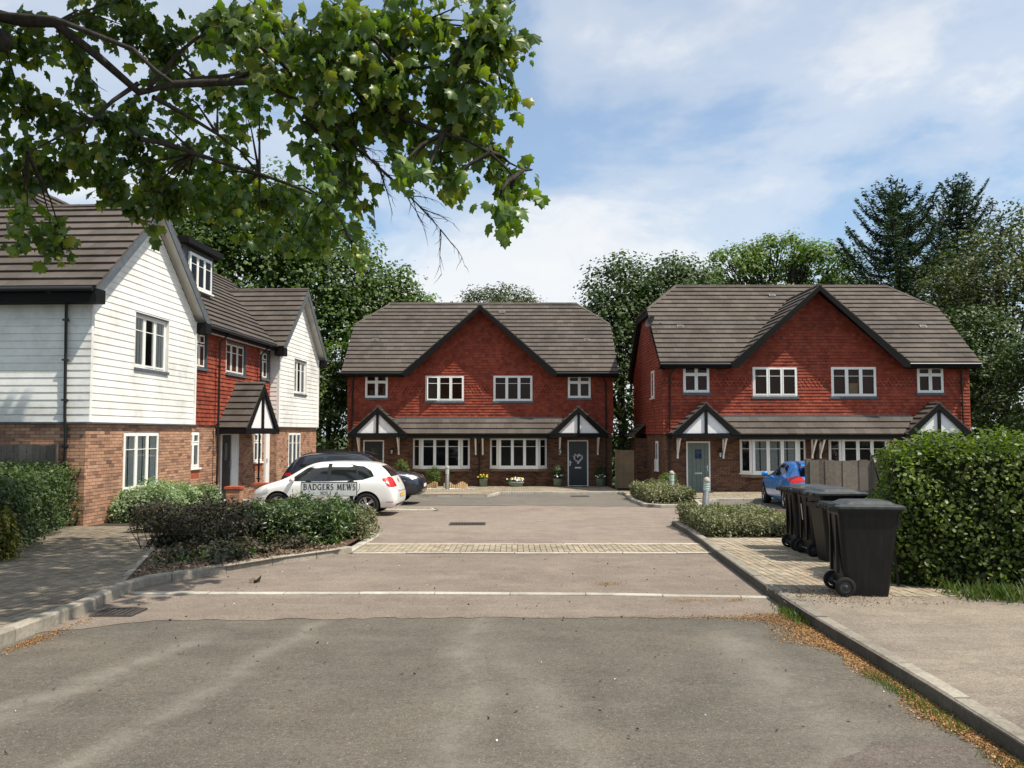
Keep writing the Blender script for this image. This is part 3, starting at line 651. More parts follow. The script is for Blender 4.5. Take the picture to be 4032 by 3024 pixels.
def ridge(par, pts, mat='roof_tile', r=0.11, L=0.45, own=None):
    for a, b in zip(pts, pts[1:]):
        a, b = Vector(a), Vector(b); n = max(1, round((b - a).length / L)); d = (b - a).normalized()
        side = d.cross(Vector((0, 0, 1))).normalized(); up = side.cross(d)
        for i in range(n):
            p, q = a.lerp(b, i / n), a.lerp(b, (i + 0.985) / n); vs = []; fs = []
            for e, rr in ((p, r), (q, r * 0.93)):
                vs += [e + side * rr * math.cos(t) + up * (rr * math.sin(t) * 0.75 - 0.03) for t in [math.pi * k / 6 for k in range(7)]]
            fs = [(k, k + 1, k + 8, k + 7) for k in range(6)] + [tuple(range(7))]
            me = bpy.data.meshes.new('ridge_tile'); me.from_pydata([tuple(v) for v in vs], [], fs); me.materials.append(M[mat]); me.update(); mobj('ridge_tile', me, par)
def board_line(b, a, c, h, t, mat, up=(0, 0, 1), outn=(0, -1, 0)):
    """a flat board from a to c, height h downwards, thickness t along outn"""
    a, c, up = Vector(a), Vector(c), Vector(up); b.prism([a, c, c - up * h, a - up * h], t, mat, outn)
def downpipe(par, pts, r=0.034):
    b = MB(); b.tube(pts, r, 'black_plastic', 8)
    for i in range(len(pts) - 1):
        a, c = Vector(pts[i]), Vector(pts[i + 1])
        if abs((c - a).z) > 1.2:
            for k in (0.15, 0.5, 0.85): p = a.lerp(c, k); b.box(p.x - .05, p.y - .045, p.z - .02, p.x + .05, p.y + .06, p.z + .02, 'black_plastic')
    return b.build('downpipe', par)
def front_door(par, y, u, z0, mat, glaze=True, wreath=False, w=0.94, h=2.1):
    f = MB(); f.box(u - w / 2, y - .05, z0, u - w / 2 + .055, y + .02, z0 + h, 'upvc'); f.box(u + w / 2 - .055, y - .05, z0, u + w / 2, y + .02, z0 + h, 'upvc'); f.box(u - w / 2 + .055, y - .05, z0 + h - .055, u + w / 2 - .055, y + .02, z0 + h, 'upvc'); f.box(u - w / 2 + .055, y - .06, z0, u + w / 2 - .055, y + .02, z0 + .04, 'upvc')
    f.build('door_frame', par)
    d = one('door', mat, lambda q: q.box(u - w / 2 + .056, y - .035, z0 + .041, u + w / 2 - .056, y + .015, z0 + h - .056, mat), par)
    def grooves(q):
        for k in range(1, 5): x = u - w / 2 + .056 + (w - .112) * k / 5; q.box(x - .004, y - .0375, z0 + .1, x + .004, y - .036, z0 + h - .12, 'car_seam')
    one('groove', 'car_seam', grooves, d)
    one('letterbox', 'metal', lambda q: q.box(u - .14, y - .046, z0 + .82, u + .14, y - .036, z0 + .88, 'metal'), d)
    sx = -1 if wreath else 1
    one('handle', 'metal', lambda q: (q.box(u + sx * .36 - .02, y - .05, z0 + .93, u + sx * .36 + .02, y - .036, z0 + 1.17, 'metal'), q.box(u + sx * .36 - .07 * (sx > 0) - .02, y - .08, z0 + 1.08, u + sx * .36 + .07 * (sx < 0) + .02, y - .055, z0 + 1.10, 'metal')), d)
    if glaze: one('door_pane', 'car_glass', lambda q: (q.box(u - .13, y - .044, z0 + 1.42, u + .13, y - .036, z0 + 1.78, 'iron'), q.box(u - .105, y - .047, z0 + 1.445, u + .105, y - .044, z0 + 1.755, 'car_glass')), d)
    return d
def lantern(par, u, y, z):
    def f(q):
        q.box(u - .04, y - .03, z - .08, u + .04, y + .0, z + .08, 'sign_black'); q.box(u - .012, y - .12, z + .10, u + .012, y - .0, z + .125, 'sign_black')
        q.lathe([(0.0, .13), (.02, .12), (.085, .05), (.07, .04)], 'sign_black', 6, Matrix.Translation((u, y - .13, z)), False)
        q.lathe([(.05, -.14), (.062, .04)], 'lamp_clear', 6, Matrix.Translation((u, y - .13, z)), False); q.lathe([(0, -.17), (.06, -.14), (.06, -.13)], 'sign_black', 6, Matrix.Translation((u, y - .13, z)), False)
        for k in range(6): a = math.pi / 3 * k; q.box(u + .058 * math.cos(a) - .006, y - .13 + .058 * math.sin(a) - .006, z - .14, u + .058 * math.cos(a) + .006, y - .13 + .058 * math.sin(a) + .006, z + .05, 'sign_black')
    one('wall_lantern', 'sign_black', f, par)
def porch(par, own, u, yb, yf, half, zb, za, limit=60):
    """tiled gabled canopy with a black and white timbered front"""
    tan = (za - zb) / half; fl, c, s = slope_frame('left', (u - half, 0, zb), tan); frr, c, s = slope_frame('right', (u + half, 0, zb), tan); L = half / c
    p = roof_part('porch_roof', par, own, [(fl, [rect(-yb, 0, -yf, L)]), (frr, [rect(yf, 0, yb, L)])], limit, (0.33, 0.30))
    ridge(p, [(u, yf - .01, za + .03), (u, yb, za + .03)], r=.10)
    g = one('porch_gable', 'panel_white', lambda q: q.prism([(u - half + .22, yf + .09, zb + .02), (u + half - .22, yf + .09, zb + .02), (u, yf + .09, za - .16)], 0.02, 'panel_white', (0, -1, 0)), par)
    for sx in (-1, 1): one('rafter_board', 'black_timber', lambda q: q.prism([(u + sx * (half + .04), yf + .045, zb - .05), (u + sx * (half - .30), yf + .045, zb - .05), (u, yf + .045, za - .24), (u, yf + .045, za - .005)], 0.06, 'black_timber', (0, -1, 0)), g)
    one('king_post', 'black_timber', lambda q: q.box(u - .055, yf + .0, zb + .01, u + .055, yf + .066, za - .22, 'black_timber'), g)
    one('tie_beam', 'black_timber', lambda q: q.box(u - half - .02, yf - .002, zb - .17, u + half + .02, yf + .067, zb + .012, 'black_timber'), g)
    one('porch_soffit', 'black_timber', lambda q: q.box(u - half + .04, yf + .07, zb - .16, u + half - .04, yb, zb - .12, 'black_timber'), par)
    for sx in (-1, 1): one('eaves_board', 'black_timber', lambda q: q.box(u + sx * (half + .02) - .02, yf + .07, zb - .17, u + sx * (half + .02) + .02, yb, zb - .02, 'black_timber'), par)
def bracket(par, u, y0, zt):
    def f(q):
        q.box(u - .035, y0 - .07, zt - .80, u + .035, y0, zt, 'upvc'); q.box(u - .035, y0 - .62, zt - .07, u + .035, y0 - .07, zt, 'upvc')
        q.prism([(u - .03, y0 - .07, zt - .68), (u - .03, y0 - .55, zt - .07), (u - .03, y0 - .45, zt - .07), (u - .03, y0 - .07, zt - .56)], .06, 'upvc', (1, 0, 0))
    one('canopy_bracket', 'upvc', f, par)

# ================================================================= THE TWO SEMI-DETACHED PAIRS
def semi(name, label, x, y, z, doors, curtains, opened, group):
    H = thing(name, label, 'house', (x, y, z), 0, group); own = H; ey = -.55; vy0 = -.66
    YB = 0.06; F = Fr((0, YB, 0), (1, 0, 0), (0, 0, 1))
    bays = [(-3.02, -.50), (.48, 3.0)]; dz0 = 0.10
    holes_b = [(a, .93, b, 2.35) for a, b in bays] + [(u - .47, -.5, u + .47, dz0 + 2.1) for u, *_ in doors]
    # brick storey
    Ls = Fr((-6 + YB, 8, 0), (0, -1, 0), (0, 0, 1)); Rs = Fr((6 - YB, 0, 0), (0, 1, 0), (0, 0, 1)); Bk = Fr((0, 8 - YB, 0), (-1, 0, 0), (0, 0, 1))
    b = MB(); panel_with_holes(b, F, [rect(-6, -.6, 6, 2.6)], [], 'mortar_dark')
    for fr, a in ((Ls, 8), (Rs, 8)): panel_with_holes(b, fr, [rect(0, -.6, a, 2.6)], [], 'mortar_dark')
    panel_with_holes(b, Bk, [rect(-6, -.6, 6, 5.3)], [], 'mortar_dark'); wall = b.build('wall', H)
    clad('brick', wall, F, [rect(-6, -.45, 6, 2.40)], .225, .075, 'brick_brown', .010, holes_b, 0, .06, limit=300, owner=own, jit=.0015)
    clad('brick', wall, Ls, [rect(0, -.45, 8, 2.5)], .225, .075, 'brick_brown', .010, (), 0, .06, limit=0, owner=own, jit=.0015)
    # tile hanging
    wins = [(-5.25, 4.13, -4.22, 5.17, 2, 'top'), (-2.5, 3.98, -.74, 5.14, 3, 'bar'), (.6, 3.98, 2.38, 5.14, 3, 'bar'), (4.0, 4.12, 5.04, 5.15, 2, 'top')]
    gx, zt, za, tan = 3.43, 5.27, 8.29, (8.29 - 5.27) / 3.43
    fpoly = [rect(-6.06, 2.5, 6.06, 5.26), [(-3.36, 5.26), (3.36, 5.26), (0, 5.26 + 3.36 * tan)]]
    spoly = lambda u0: [rect(0, 2.5, 8, 5.26), [(0.02, 5.26), (7.98, 5.26), (5.0, 7.72), (3.0, 7.72)]]
    b = MB(); panel_with_holes(b, Fr((0, YB - .03, 0), (1, 0, 0), (0, 0, 1)), fpoly, [], 'batten')
    L2 = Fr((-6, 8, 0), (0, -1, 0), (0, 0, 1)); R2 = Fr((6, 0, 0), (0, 1, 0), (0, 0, 1))
    for fr in (L2, R2): panel_with_holes(b, fr, spoly(0), [], 'batten')
    th = b.build('tile_hanging', H)
    hol = [(a, c - .09, d, e) for a, c, d, e, *_ in wins]
    r0 = 2.5; rows = [int((4.42 - r0) / .125) + k for k in range(3)]
    clad('hung_tile', th, F, fpoly, .165, .125, 'hung_tile', .004, hol, .05, .135, .108, limit=300, owner=own, jit=.004, v_start=r0, scallop=rows, lap=.012)
    for fr in (L2, R2): clad('hung_tile', th, fr, spoly(0), .165, .125, 'hung_tile', .004, (), 0, .07, .045, limit=0, owner=own, jit=.004, v_start=r0, lap=.012)
    for i, (a, c, d, e, n, k) in enumerate(wins):
        window(H, F, a, c, d, e, n, nf=.12, top=.26 if k == 'top' else None, sill='lead', curtain=curtains.get(i), opened=0 if i == opened else -1, curt_cols=curtains.get((i, 'c')))
    # bays
    for bi, (a, c) in enumerate(bays):
        bay = H; y1 = -.32
        bay_b = MB(); bay_b.poly([(a + .02, YB - .01, .96), (a + .40, y1 + .06, .96), (c - .40, y1 + .06, .96), (c - .02, YB - .01, .96)], 'interior')
        bay_b.prism([(a - .06, 0.01, .91), (a + .37, y1 - .07, .91), (c - .37, y1 - .07, .91), (c + .06, 0.01, .91)], .045, 'upvc', (0, 0, 1))
        bay_b.prism([(a, 0.01, 2.31), (a + .38, y1, 2.31), (c - .38, y1, 2.31), (c, 0.01, 2.31)], .02, 'upvc', (0, 0, 1))
        bay_b.prism([(a, 0.01, .80), (a + .38, y1 + .02, .80), (c - .38, y1 + .02, .80), (c, 0.01, .80)], .11, 'mortar_dark', (0, 0, 1)); bb = bay_b.build('bay_base', bay)
        d = Vector((.38, -.32, 0)); ln = d.length; kw = dict(nf=.05, sill=None, bar=.24, name='bay_window')
        window(bay, Fr((a, 0, 0), d, (0, 0, 1)), 0, .957, ln, 2.31, 1, **kw)
        window(bay, Fr((a + .38, y1, 0), (1, 0, 0), (0, 0, 1)), 0, .957, c - a - .76, 2.31, 3, curtain=curtains.get(('bay', bi)), curt_cols=[(0, 1)], **kw)
        window(bay, Fr((c - .38, y1, 0), Vector((.38, .32, 0)), (0, 0, 1)), 0, .957, ln, 2.31, 1, **kw)
    # roof
    ff, cc, ss = slope_frame('front', (0, ey, zt), .82); sz = lambda zz_: (zz_ - zt) / ss; hx = 6.25; rx = 4.7; zr = zt + .82 * 4.65; zh = 7.80
    Lp = [(-hx, 0), (-gx, 0), (0, sz(za)), (0, sz(zr)), (-rx, sz(zr)), (-hx, sz(zh))]; Rp = [(-u_, v_) for u_, v_ in Lp][::-1]
    hipt = (zr - zh) / (hx - rx); hl, c1_, s1_ = slope_frame('left', (-hx, 0, zh), hipt); hr, _, _ = slope_frame('right', (hx, 0, zh), hipt); hL = (hx - rx) / c1_
    yh0, yh1 = ey + (zh - zt) / .82, 8.75 - (zh - zt) / .82
    gl, cg, sg = slope_frame('left', (-gx, 0, zt), tan); gr, _, _ = slope_frame('right', (gx, 0, zt), tan); gL = gx / cg; vy = ey + (za - zt) / .82
    rf = roof_part('roof', H, own, [(ff, [Lp, Rp])], 300)
    b = MB(); bf, _, _ = slope_frame('back', (0, 8.75, zt), .82); b.poly([bf.p(*q) for q in ((-hx, 0), (hx, 0), (hx, sz(zh)), (rx, sz(zr)), (-rx, sz(zr)), (-hx, sz(zh)))], 'roof_tile'); b.build('rear_slope', rf)
    roof_part('hip_end', H, own, [(hl, [[(-yh1, 0), (-yh0, 0), (-4.1, hL)]]), (hr, [[(yh0, 0), (yh1, 0), (4.1, hL)]])], 0)
    roof_part('gable_roof', H, own, [(gl, [[(-ey, 0), (.69, 0), (.69, gL), (-vy, gL)]]), (gr, [[(-.69, 0), (ey, 0), (vy, gL), (-.69, gL)]])], 100)
    ridge(rf, [(-rx, 4.1, zr + .02), (rx, 4.1, zr + .02)]); 
    for sx in (-1, 1): ridge(rf, [(sx * rx, 4.1, zr + .02), (sx * hx, yh0, zh + .02)], r=.10)
    ridge(rf, [(0, -.70, za + .03), (0, vy, za + .03)], r=.10)
    # boards, fascias, gutters
    def barge(q):
        for sx in (-1, 1): q.prism([(sx * (gx + .03), vy0, zt - .19), (sx * (gx + .03), vy0, zt + .0), (0, vy0, za + .0), (0, vy0, za - .20), (sx * (gx - .20), vy0, zt - .19)], .035, 'black_timber', (0, -1, 0))
    one('bargeboard', 'black_timber', barge, H)
    def soffit(q):
        for sx in (-1, 1): q.poly([(sx * (gx - .02), vy0, zt - .03), (0, vy0, za - .03), (0, .02, za - .03), (sx * (gx - .02), .02, zt - .03)], 'black_timber')
    one('verge_soffit', 'black_timber', soffit, H)
    for sx in (-1, 1):
        a, c = sorted((sx * (gx + .035), sx * hx))
        one('fascia', 'black_timber', lambda q: (q.box(a, ey, zt - .20, c, ey + .03, zt - .01, 'black_timber'), q.box(a, ey + .03, zt - .20, c, .0, zt - .17, 'black_timber')), H)
        one('gutter', 'black_plastic', lambda q: q.tube([(a, ey - .055, zt - .06), (c, ey - .055, zt - .06)], .055, 'black_plastic', 8), H)
        one('verge_board', 'black_timber', lambda q: q.prism([(sx * (hx - .06), ey, zt - .2), (sx * (hx - .06), ey, zt), (sx * (hx - .06), yh0, zh), (sx * (hx - .06), yh1, zh), (sx * (hx - .06), 8.6, zt), (sx * (hx - .06), 8.6, zt - .2), (sx * (hx - .06), yh1 + .0, zh - .24), (sx * (hx - .06), yh0, zh - .24)], .03, 'black_timber', (sx, 0, 0)), H)
        one('side_soffit', 'black_timber', lambda q: q.prism([(sx * 5.99, -.38, zt - .22), (sx * 5.99, 3, 7.62), (sx * 5.99, 5.2, 7.62), (sx * 5.99, 8.5, zt - .22), (sx * 5.99, 8.5, zt - .26), (sx * 5.99, 5.2, 7.56), (sx * 5.99, 3, 7.56), (sx * 5.99, -.38, zt - .26)], .2, 'black_timber', (sx, 0, 0)), H)
    # lean-to and porches
    pc = [-4.55, 4.42]
    lf, cl, sl = slope_frame('front', (0, -.80, 2.47), .97)
    roof_part('canopy_roof', H, own, [(lf, [rect(pc[0] + .2, 0, pc[1] - .2, .745 / cl)])], 120, (0.33, 0.355))
    one('canopy_fascia', 'black_timber', lambda q: (q.box(pc[0] + 1.2, -.80, 2.28, pc[1] - 1.2, -.765, 2.455, 'black_timber'), q.box(pc[0] + 1.2, -.765, 2.33, pc[1] - 1.2, .0, 2.36, 'black_timber')), H)
    one('canopy_flashing', 'lead', lambda q: q.box(pc[0] + .7, -.115, 3.17, pc[1] - .7, -.06, 3.25, 'lead'), H)
    for u in pc: porch(H, own, u, -.02, -.90, 1.30, 2.50, 3.66)
    for u in (-5.5, -3.7, -.2, .12, 3.62, 5.35): bracket(H, u, 0, 2.33)
    for u, mat, gl_, wr in doors:
        front_door(H, .045, u, dz0, mat, gl_, wr)
        one('door_step', 'step_concrete', lambda q: q.box(u - .62, -.42, -.45, u + .62, -.002, .085, 'step_concrete'), H)
        lantern(H, u + (.84 if not wr else -.80), -.0, 1.72)
    downpipe(H, [(-5.55, ey - .05, 5.15), (-5.80, -.13, 4.85), (-5.82, -.13, 2.62), (-5.82, -.03, 2.2), (-5.82, -.03, -.1)])
    downpipe(H, [(5.5, ey - .05, 5.15), (5.72, -.13, 4.85), (5.74, -.13, 2.62), (5.74, -.03, 2.2), (5.74, -.03, -.1)])
    downpipe(H, [(-.05, -.78, 2.33), (-.04, -.05, 2.0), (-.04, -.05, -.1)])
    for u, v in ((-5.05, 2.55), (-.62, 5.1), (.95, 5.1), (5.0, 2.55)):
        def vent(q):
            m = ff.mw(u, v, .03); q.box(-.14, -.10, 0, .14, .10, .05, 'metal_grey', m); q.box(-.10, -.07, .051, .10, .05, .053, 'iron', m)
        one('roof_vent', 'dome_grey', vent, H)
    return H
semi('semi_detached_house', 'red tile hung pair of houses straight ahead with a heart wreath on its navy door', -1.45, 38.8, -.76,
     [(-4.85, 'door_navy', True, False), (4.45, 'door_navy', False, True)], {('bay', 1): None, 1: 'curtain', (1, 'c'): [(0, .3)]}, 1, 'semi-detached houses round the court')
h3 = semi('semi_detached_house', 'red tile hung pair of houses on the right with a sage green front door', 12.02, 33.6, -.77,
     [(-4.68, 'door_sage', True, False), (4.5, 'door_navy', True, False)], {('bay', 0): 'curtain', 1: 'curtain', (1, 'c'): [(0, 1)], 2: 'curtain', (2, 'c'): [(0, .3), (.7, 1)]}, -1, 'semi-detached houses round the court')
# things only this pair has: side lean-to, side window, meter box, cardboard in a window, satellite dish
fs_, c_, s_ = slope_frame('left', (-6.7, 0, 2.35), .9)
roof_part('side_canopy', h3, h3, [(fs_, [rect(-6.8, 0, -4.2, .68 / c_)])], 0)
spw = one('side_porch_wall', 'mortar_dark', lambda q: q.box(-6.44, 4.46, -.6, -6.0, 6.7, 2.3, 'mortar_dark'), h3)
clad('brick', spw, Fr((0, 4.46, 0), (1, 0, 0), (0, 0, 1)), [rect(-6.5, -.45, -6.0, 2.3)], .225, .075, 'brick_brown', .010, (), 0, .06, limit=0)
clad('brick', spw, Fr((-6.44, 0, 0), (0, -1, 0), (0, 0, 1)), [rect(-6.7, -.45, -4.4, 2.3)], .225, .075, 'brick_brown', .010, (), 0, .06, limit=0)
window(h3, Fr((-6.0, 8, 0), (0, -1, 0), (0, 0, 1)), 5.4, 4.0, 6.1, 5.15, 1, nf=.09)
window(h3, Fr((-6.0, 8, 0), (0, -1, 0), (0, 0, 1)), 6.0, 1.0, 6.6, 2.2, 1, nf=.03)
one('meter_box', 'upvc', lambda q: q.box(-6.09, 1.5, .95, -6.0, 1.95, 1.45, 'upvc'), h3)
one('cardboard_sheet', 'cardboard', lambda q: q.box(1.33, .028, 4.06, 1.70, .034, 4.5, 'cardboard'), h3)
one('water_box', 'upvc', lambda q: q.box(-3.62, -.09, -.25, -3.42, 0, .2, 'dome_grey'), h3)
def dish(q):
    q.tube([(-6.3, 1.4, 6.3), (-6.35, 1.3, 7.2)], .02, 'iron', 6)
    q.lathe([(0, 0), (.1, .01), (.2, .035), (.27, .07)], 'iron', 18, Matrix.Translation((-6.3, 1.2, 7.1)) @ Matrix.Rotation(R(-60), 4, 'Y') @ Matrix.Rotation(R(25), 4, 'X'))
    q.tube([(-6.3, 1.2, 6.95), (-5.95, 1.05, 7.0)], .012, 'iron', 5); q.box(-5.98, 1.0, 6.97, -5.9, 1.08, 7.03, 'iron')
one('satellite_dish', 'iron', dish, h3)

# ================================================================= THE WHITE BOARDED APARTMENT HOUSE ON THE LEFT
Zo = .40
A = thing('apartment_house', 'white weatherboarded and brick building with two gables and a dormer on the left', 'house', (-9.30, 18.57, -.40), math.atan2(.9987, .0506))
z = lambda v: v + Zo
YB = .06
def AF(y): return Fr((0, y + YB, 0), (1, 0, 0), (0, 0, 1))
side = Fr((YB, 8, 0), (0, -1, 0), (0, 0, 1))                       # faces the viewer, u = 8 - y
side2 = Fr((12.75 + YB, .3, 0), (0, -1, 0), (0, 0, 1)); side1b = Fr((5.43 - YB, 0, 0), (0, 1, 0), (0, 0, 1)); endw = Fr((17.95 - YB, 0, 0), (0, 1, 0), (0, 0, 1))
ZB, ZC, ZE = z(-.9), z(2.0), z(4.92)
low1 = [(1.66, z(.37), 3.46, z(1.78))]; low2 = [(14.17, z(.42), 15.75, z(1.78))]
lowr = [(5.8, z(.74), 6.68, z(1.79)), (8.25, ZB, 9.75, z(1.78)), (11.25, z(.74), 12.1, z(1.78)), (12.3, ZB, 12.74, z(1.78))]
b = MB()
panel_with_holes(b, AF(0), [rect(0, ZB, 5.43, ZC), rect(12.75, ZB, 17.95, ZC)], [], 'mortar'); panel_with_holes(b, AF(.3), [rect(5.43, ZB, 12.75, ZC)], [], 'mortar')
panel_with_holes(b, side, [rect(0, ZB, 8, ZC)], [], 'mortar'); panel_with_holes(b, side2, [rect(0, ZB, .3, ZC)], [], 'mortar'); panel_with_holes(b, side1b, [rect(0, ZB, .3, ZC)], [], 'mortar'); panel_with_holes(b, endw, [rect(0, ZB, 8, z(4.9))], [], 'mortar')
b.poly([(0, 8, ZB), (0, 8, z(4.9)), (18, 8, z(4.9)), (18, 8, ZB)], 'mortar')
wl = b.build('wall', A)
clad('brick', wl, AF(0), [rect(0, ZB, 5.43, ZC)], .225, .075, 'brick_red', .010, low1, 0, .06, limit=220, owner=A, jit=.0015)
clad('brick', wl, side, [rect(0, ZB, 8, ZC)], .225, .075, 'brick_red', .010, (), 0, .06, limit=80, owner=A, jit=.0015)
for fr, pl, ho in ((AF(.3), [rect(5.43, ZB, 12.75, ZC)], lowr), (AF(0), [rect(12.75, ZB, 17.95, ZC)], low2), (side2, [rect(0, ZB, .3, ZC)], ()), (side1b, [rect(0, ZB, .3, ZC)], ())):
    clad('brick', wl, fr, pl, .225, .075, 'brick_red', .010, ho, 0, .06, limit=0, owner=A, jit=.0015)
# soldier courses below and above the ground floor windows
def soldier(u0, u1, v0, fr, n=0.064):
    k = int((u1 - u0) / .075)
    for i in range(k): one('brick', 'cap_brick', lambda q: q.box(u0 + i * .075 + .004, v0, .03, u0 + (i + 1) * .075 - .004, v0 + .21, n, 'cap_brick', fr.mw()), wl)
soldier(1.62, 3.5, z(.37) - .30, AF(0)); soldier(5.78, 6.72, z(.74) - .31, AF(.3)); soldier(11.2, 12.15, z(.74) - .31, AF(.3)); soldier(14.15, 15.8, z(.42) - .30, AF(0))
# weatherboards
cen1, cen2 = 2.715, 15.35; ta1, ta2 = 2.6 / 3.06, 2.6 / 2.95; ZA = z(7.5)
up1 = (1.95, z(3.35), 3.76, z(4.71)); up2 = (14.6, z(3.32), 16.26, z(4.68))
g1 = [rect(0, ZC, 5.43, z(4.9)), [(0, z(4.9)), (5.43, z(4.9)), (5.2, z(5.12)), (cen1, z(7.24)), (.23, z(5.12))]]
g2_ = [rect(12.75, ZC, 17.95, z(4.9)), [(12.75, z(4.9)), (17.95, z(4.9)), (17.75, z(5.1)), (cen2, z(7.22)), (12.95, z(5.1))]]
b = MB(); panel_with_holes(b, AF(-.03), g1 + g2_, [up1, up2], 'mortar')
for fr, a in ((side, 8), (side1b, .3), (side2, .3)): panel_with_holes(b, fr, [rect(0, ZC, a, z(4.9))], [], 'mortar')
bd = b.build('boarding', A)
for fr, pl, ho in ((AF(0), g1, (up1,)), (side, [rect(0, ZC, 8.1, z(4.9))], ()), (AF(0), g2_, (up2,)), (side2, [rect(-.1, ZC, .3, z(4.9))], ())):
    us = [p[0] for q in pl for p in q]
    clad('weatherboard', bd, fr, pl, max(us) - min(us) + .01, .162, 'board_white', .004, ho, .02, .113, .100, limit=60, owner=A, jit=.0008, wrange=1, lap=.004)
for u in (0.0, 5.43, 12.75, 17.95): one('corner_trim', 'board_white', lambda q: q.box(u - .045, -.085, ZC - .01, u + .045, .05, z(4.9), 'board_white'), bd)
one('boarding_drip', 'board_white', lambda q: (q.box(-.09, -.09, ZC - .035, 5.5, .03, ZC - .002, 'lead'), q.box(12.68, -.09, ZC - .035, 18.02, .03, ZC - .002, 'lead'), q.box(-.09, .03, ZC - .035, 0.03, 8, ZC - .002, 'lead')), bd)
# tile hanging in the recess
upr = [(6.1, z(3.68), 7.0, z(4.76)), (8.45, z(3.68), 10.2, z(4.72)), (11.6, z(3.72), 12.55, z(4.72))]
b = MB(); panel_with_holes(b, AF(.27), [rect(5.43, ZC, 12.75, z(4.95))], [], 'batten'); th = b.build('tile_hanging', A)
r0 = ZC; rows = [int((z(4.05) - r0) / .125) + k for k in range(4)]
clad('hung_tile', th, AF(.3), [rect(5.43, ZC, 12.75, z(4.92))], .165, .125, 'hung_tile', .004, [(a, c - .09, d, e) for a, c, d, e in upr], .03, .11, .085, limit=300, owner=A, jit=.004, v_start=r0, scallop=rows, lap=.012)
def reveal(u0, v0, u1, v1, y, d, mat2='lead'):
    def f(q):
        q.box(u0, y - .06, v0, u0 + .02, y + d, v1, 'board_white'); q.box(u1 - .02, y - .06, v0, u1, y + d, v1, mat2)
        q.box(u0, y - .09, v0 - .07, u1, y + d, v0, 'lead'); q.box(u0, y - .06, v1 - .02, u1, y + d, v1, 'lead')
    one('window_reveal', 'lead', f, A)
for (a, c, d, e), n, cu in ((up1, 3, 'curtain_light'), (up2, 3, 'curtain_light')):
    reveal(a, c, d, e, 0, .10, 'board_white'); window(A, AF(0.0), a + .02, c, d - .02, e - .02, n, nf=.03, curtain=cu, curt_cols=[(0, .4), (.6, 1)], sill=None)
for (a, c, d, e), n, tp in zip(upr, (2, 3, 2), (.26, None, .26)):
    reveal(a, c, d, e, .3, .08); window(A, AF(.3), a + .02, c, d - .02, e - .02, n, nf=.03, top=tp, sill=None)
for (a, c, d, e) in low1: window(A, AF(0), a, c, d, e, 3, nf=.045, curtain='curtain_light', curt_cols=[(0, 1)])
for (a, c, d, e) in low2: window(A, AF(0), a, c, d, e, 3, nf=.045, curtain='curtain_light', curt_cols=[(0, 1)])
for (a, c, d, e) in (lowr[0], lowr[2]): window(A, AF(.3), a, c, d, e, 2, nf=.045, top=.26, curtain='curtain_light', curt_cols=[(0, 1)])
# doors
def adoor(q):
    y = .33; q.box(8.25, y - .06, z(-.42), 8.33, y + .02, z(1.78), 'upvc'); q.box(9.67, y - .06, z(-.42), 9.75, y + .02, z(1.78), 'upvc'); q.box(9.14, y - .06, z(-.42), 9.2, y + .02, z(1.70), 'upvc'); q.box(8.33, y - .06, z(1.70), 9.67, y + .02, z(1.78), 'upvc')
    q.box(8.33, y - .06, z(-.42), 9.67, y + .02, z(-.36), 'upvc')
one('door_frame', 'upvc', adoor, A)
dd = one('door', 'door_navy', lambda q: q.box(8.33, .31, z(-.36), 9.14, .35, z(1.70), 'door_navy'), A)
one('door_pane', 'car_glass', lambda q: q.box(8.62, .303, z(.9), 8.86, .309, z(1.45), 'car_glass'), dd); one('handle', 'metal', lambda q: q.box(9.04, .27, z(.62), 9.08, .309, z(.86), 'metal'), dd)
one('side_panel', 'upvc', lambda q: q.box(9.2, .31, z(-.36), 9.67, .35, z(1.70), 'panel_white'), A)
dd = one('door', 'upvc', lambda q: (q.box(12.32, .24, z(-.5), 12.72, .34, z(1.76), 'upvc')), A); one('handle', 'metal', lambda q: q.box(12.36, .20, z(.7), 12.40, .239, z(.84), 'metal'), dd)
one('door_step', 'step_concrete', lambda q: q.box(8.1, -.5, ZB, 9.9, .29, z(-.43), 'step_concrete'), A)
porch(A, A, 9.4, .28, -.68, 1.55, z(1.90), z(3.37), 80)
# roofs
f1, c1_, s1_ = slope_frame('left', (cen1 - 3.06, 0, z(4.9)), ta1); f1r, _, _ = slope_frame('right', (cen1 + 3.06, 0, z(4.9)), ta1); L1 = 3.06 / c1_
f2, c2_, s2_ = slope_frame('left', (cen2 - 2.95, 0, z(4.9)), ta2); f2r, _, _ = slope_frame('right', (cen2 + 2.95, 0, z(4.9)), ta2); L2_ = 2.95 / c2_
fm, cm, sm_ = slope_frame('front', (0, -.05, z(4.95)), .85); s75 = (7.5 - 4.95) / sm_; sr = 4.05 / cm; y75 = -.05 + (7.5 - 4.95) / .85
rf = roof_part('roof', A, A, [(f1, [rect(-8, 0, .35, L1)]), ], 300)
roof_part('gable_roof', A, A, [(f1r, [[(-.35, 0), (-.1, 0), (y75, L1), (-.35, L1)]])], 0)
roof_part('far_gable_roof', A, A, [(f2, [[(.1, 0), (.35, 0), (.35, L2_), (-y75, L2_)]]), (f2r, [rect(-.35, 0, 8, L2_)])], 120)
roof_part('main_roof', A, A, [(fm, [[(5.77, 0), (12.42, 0), (cen2, s75), (cen1, s75)], rect(3.2, s75, 18.2, sr)])], 180)
zr = z(4.95) + .85 * 4.05
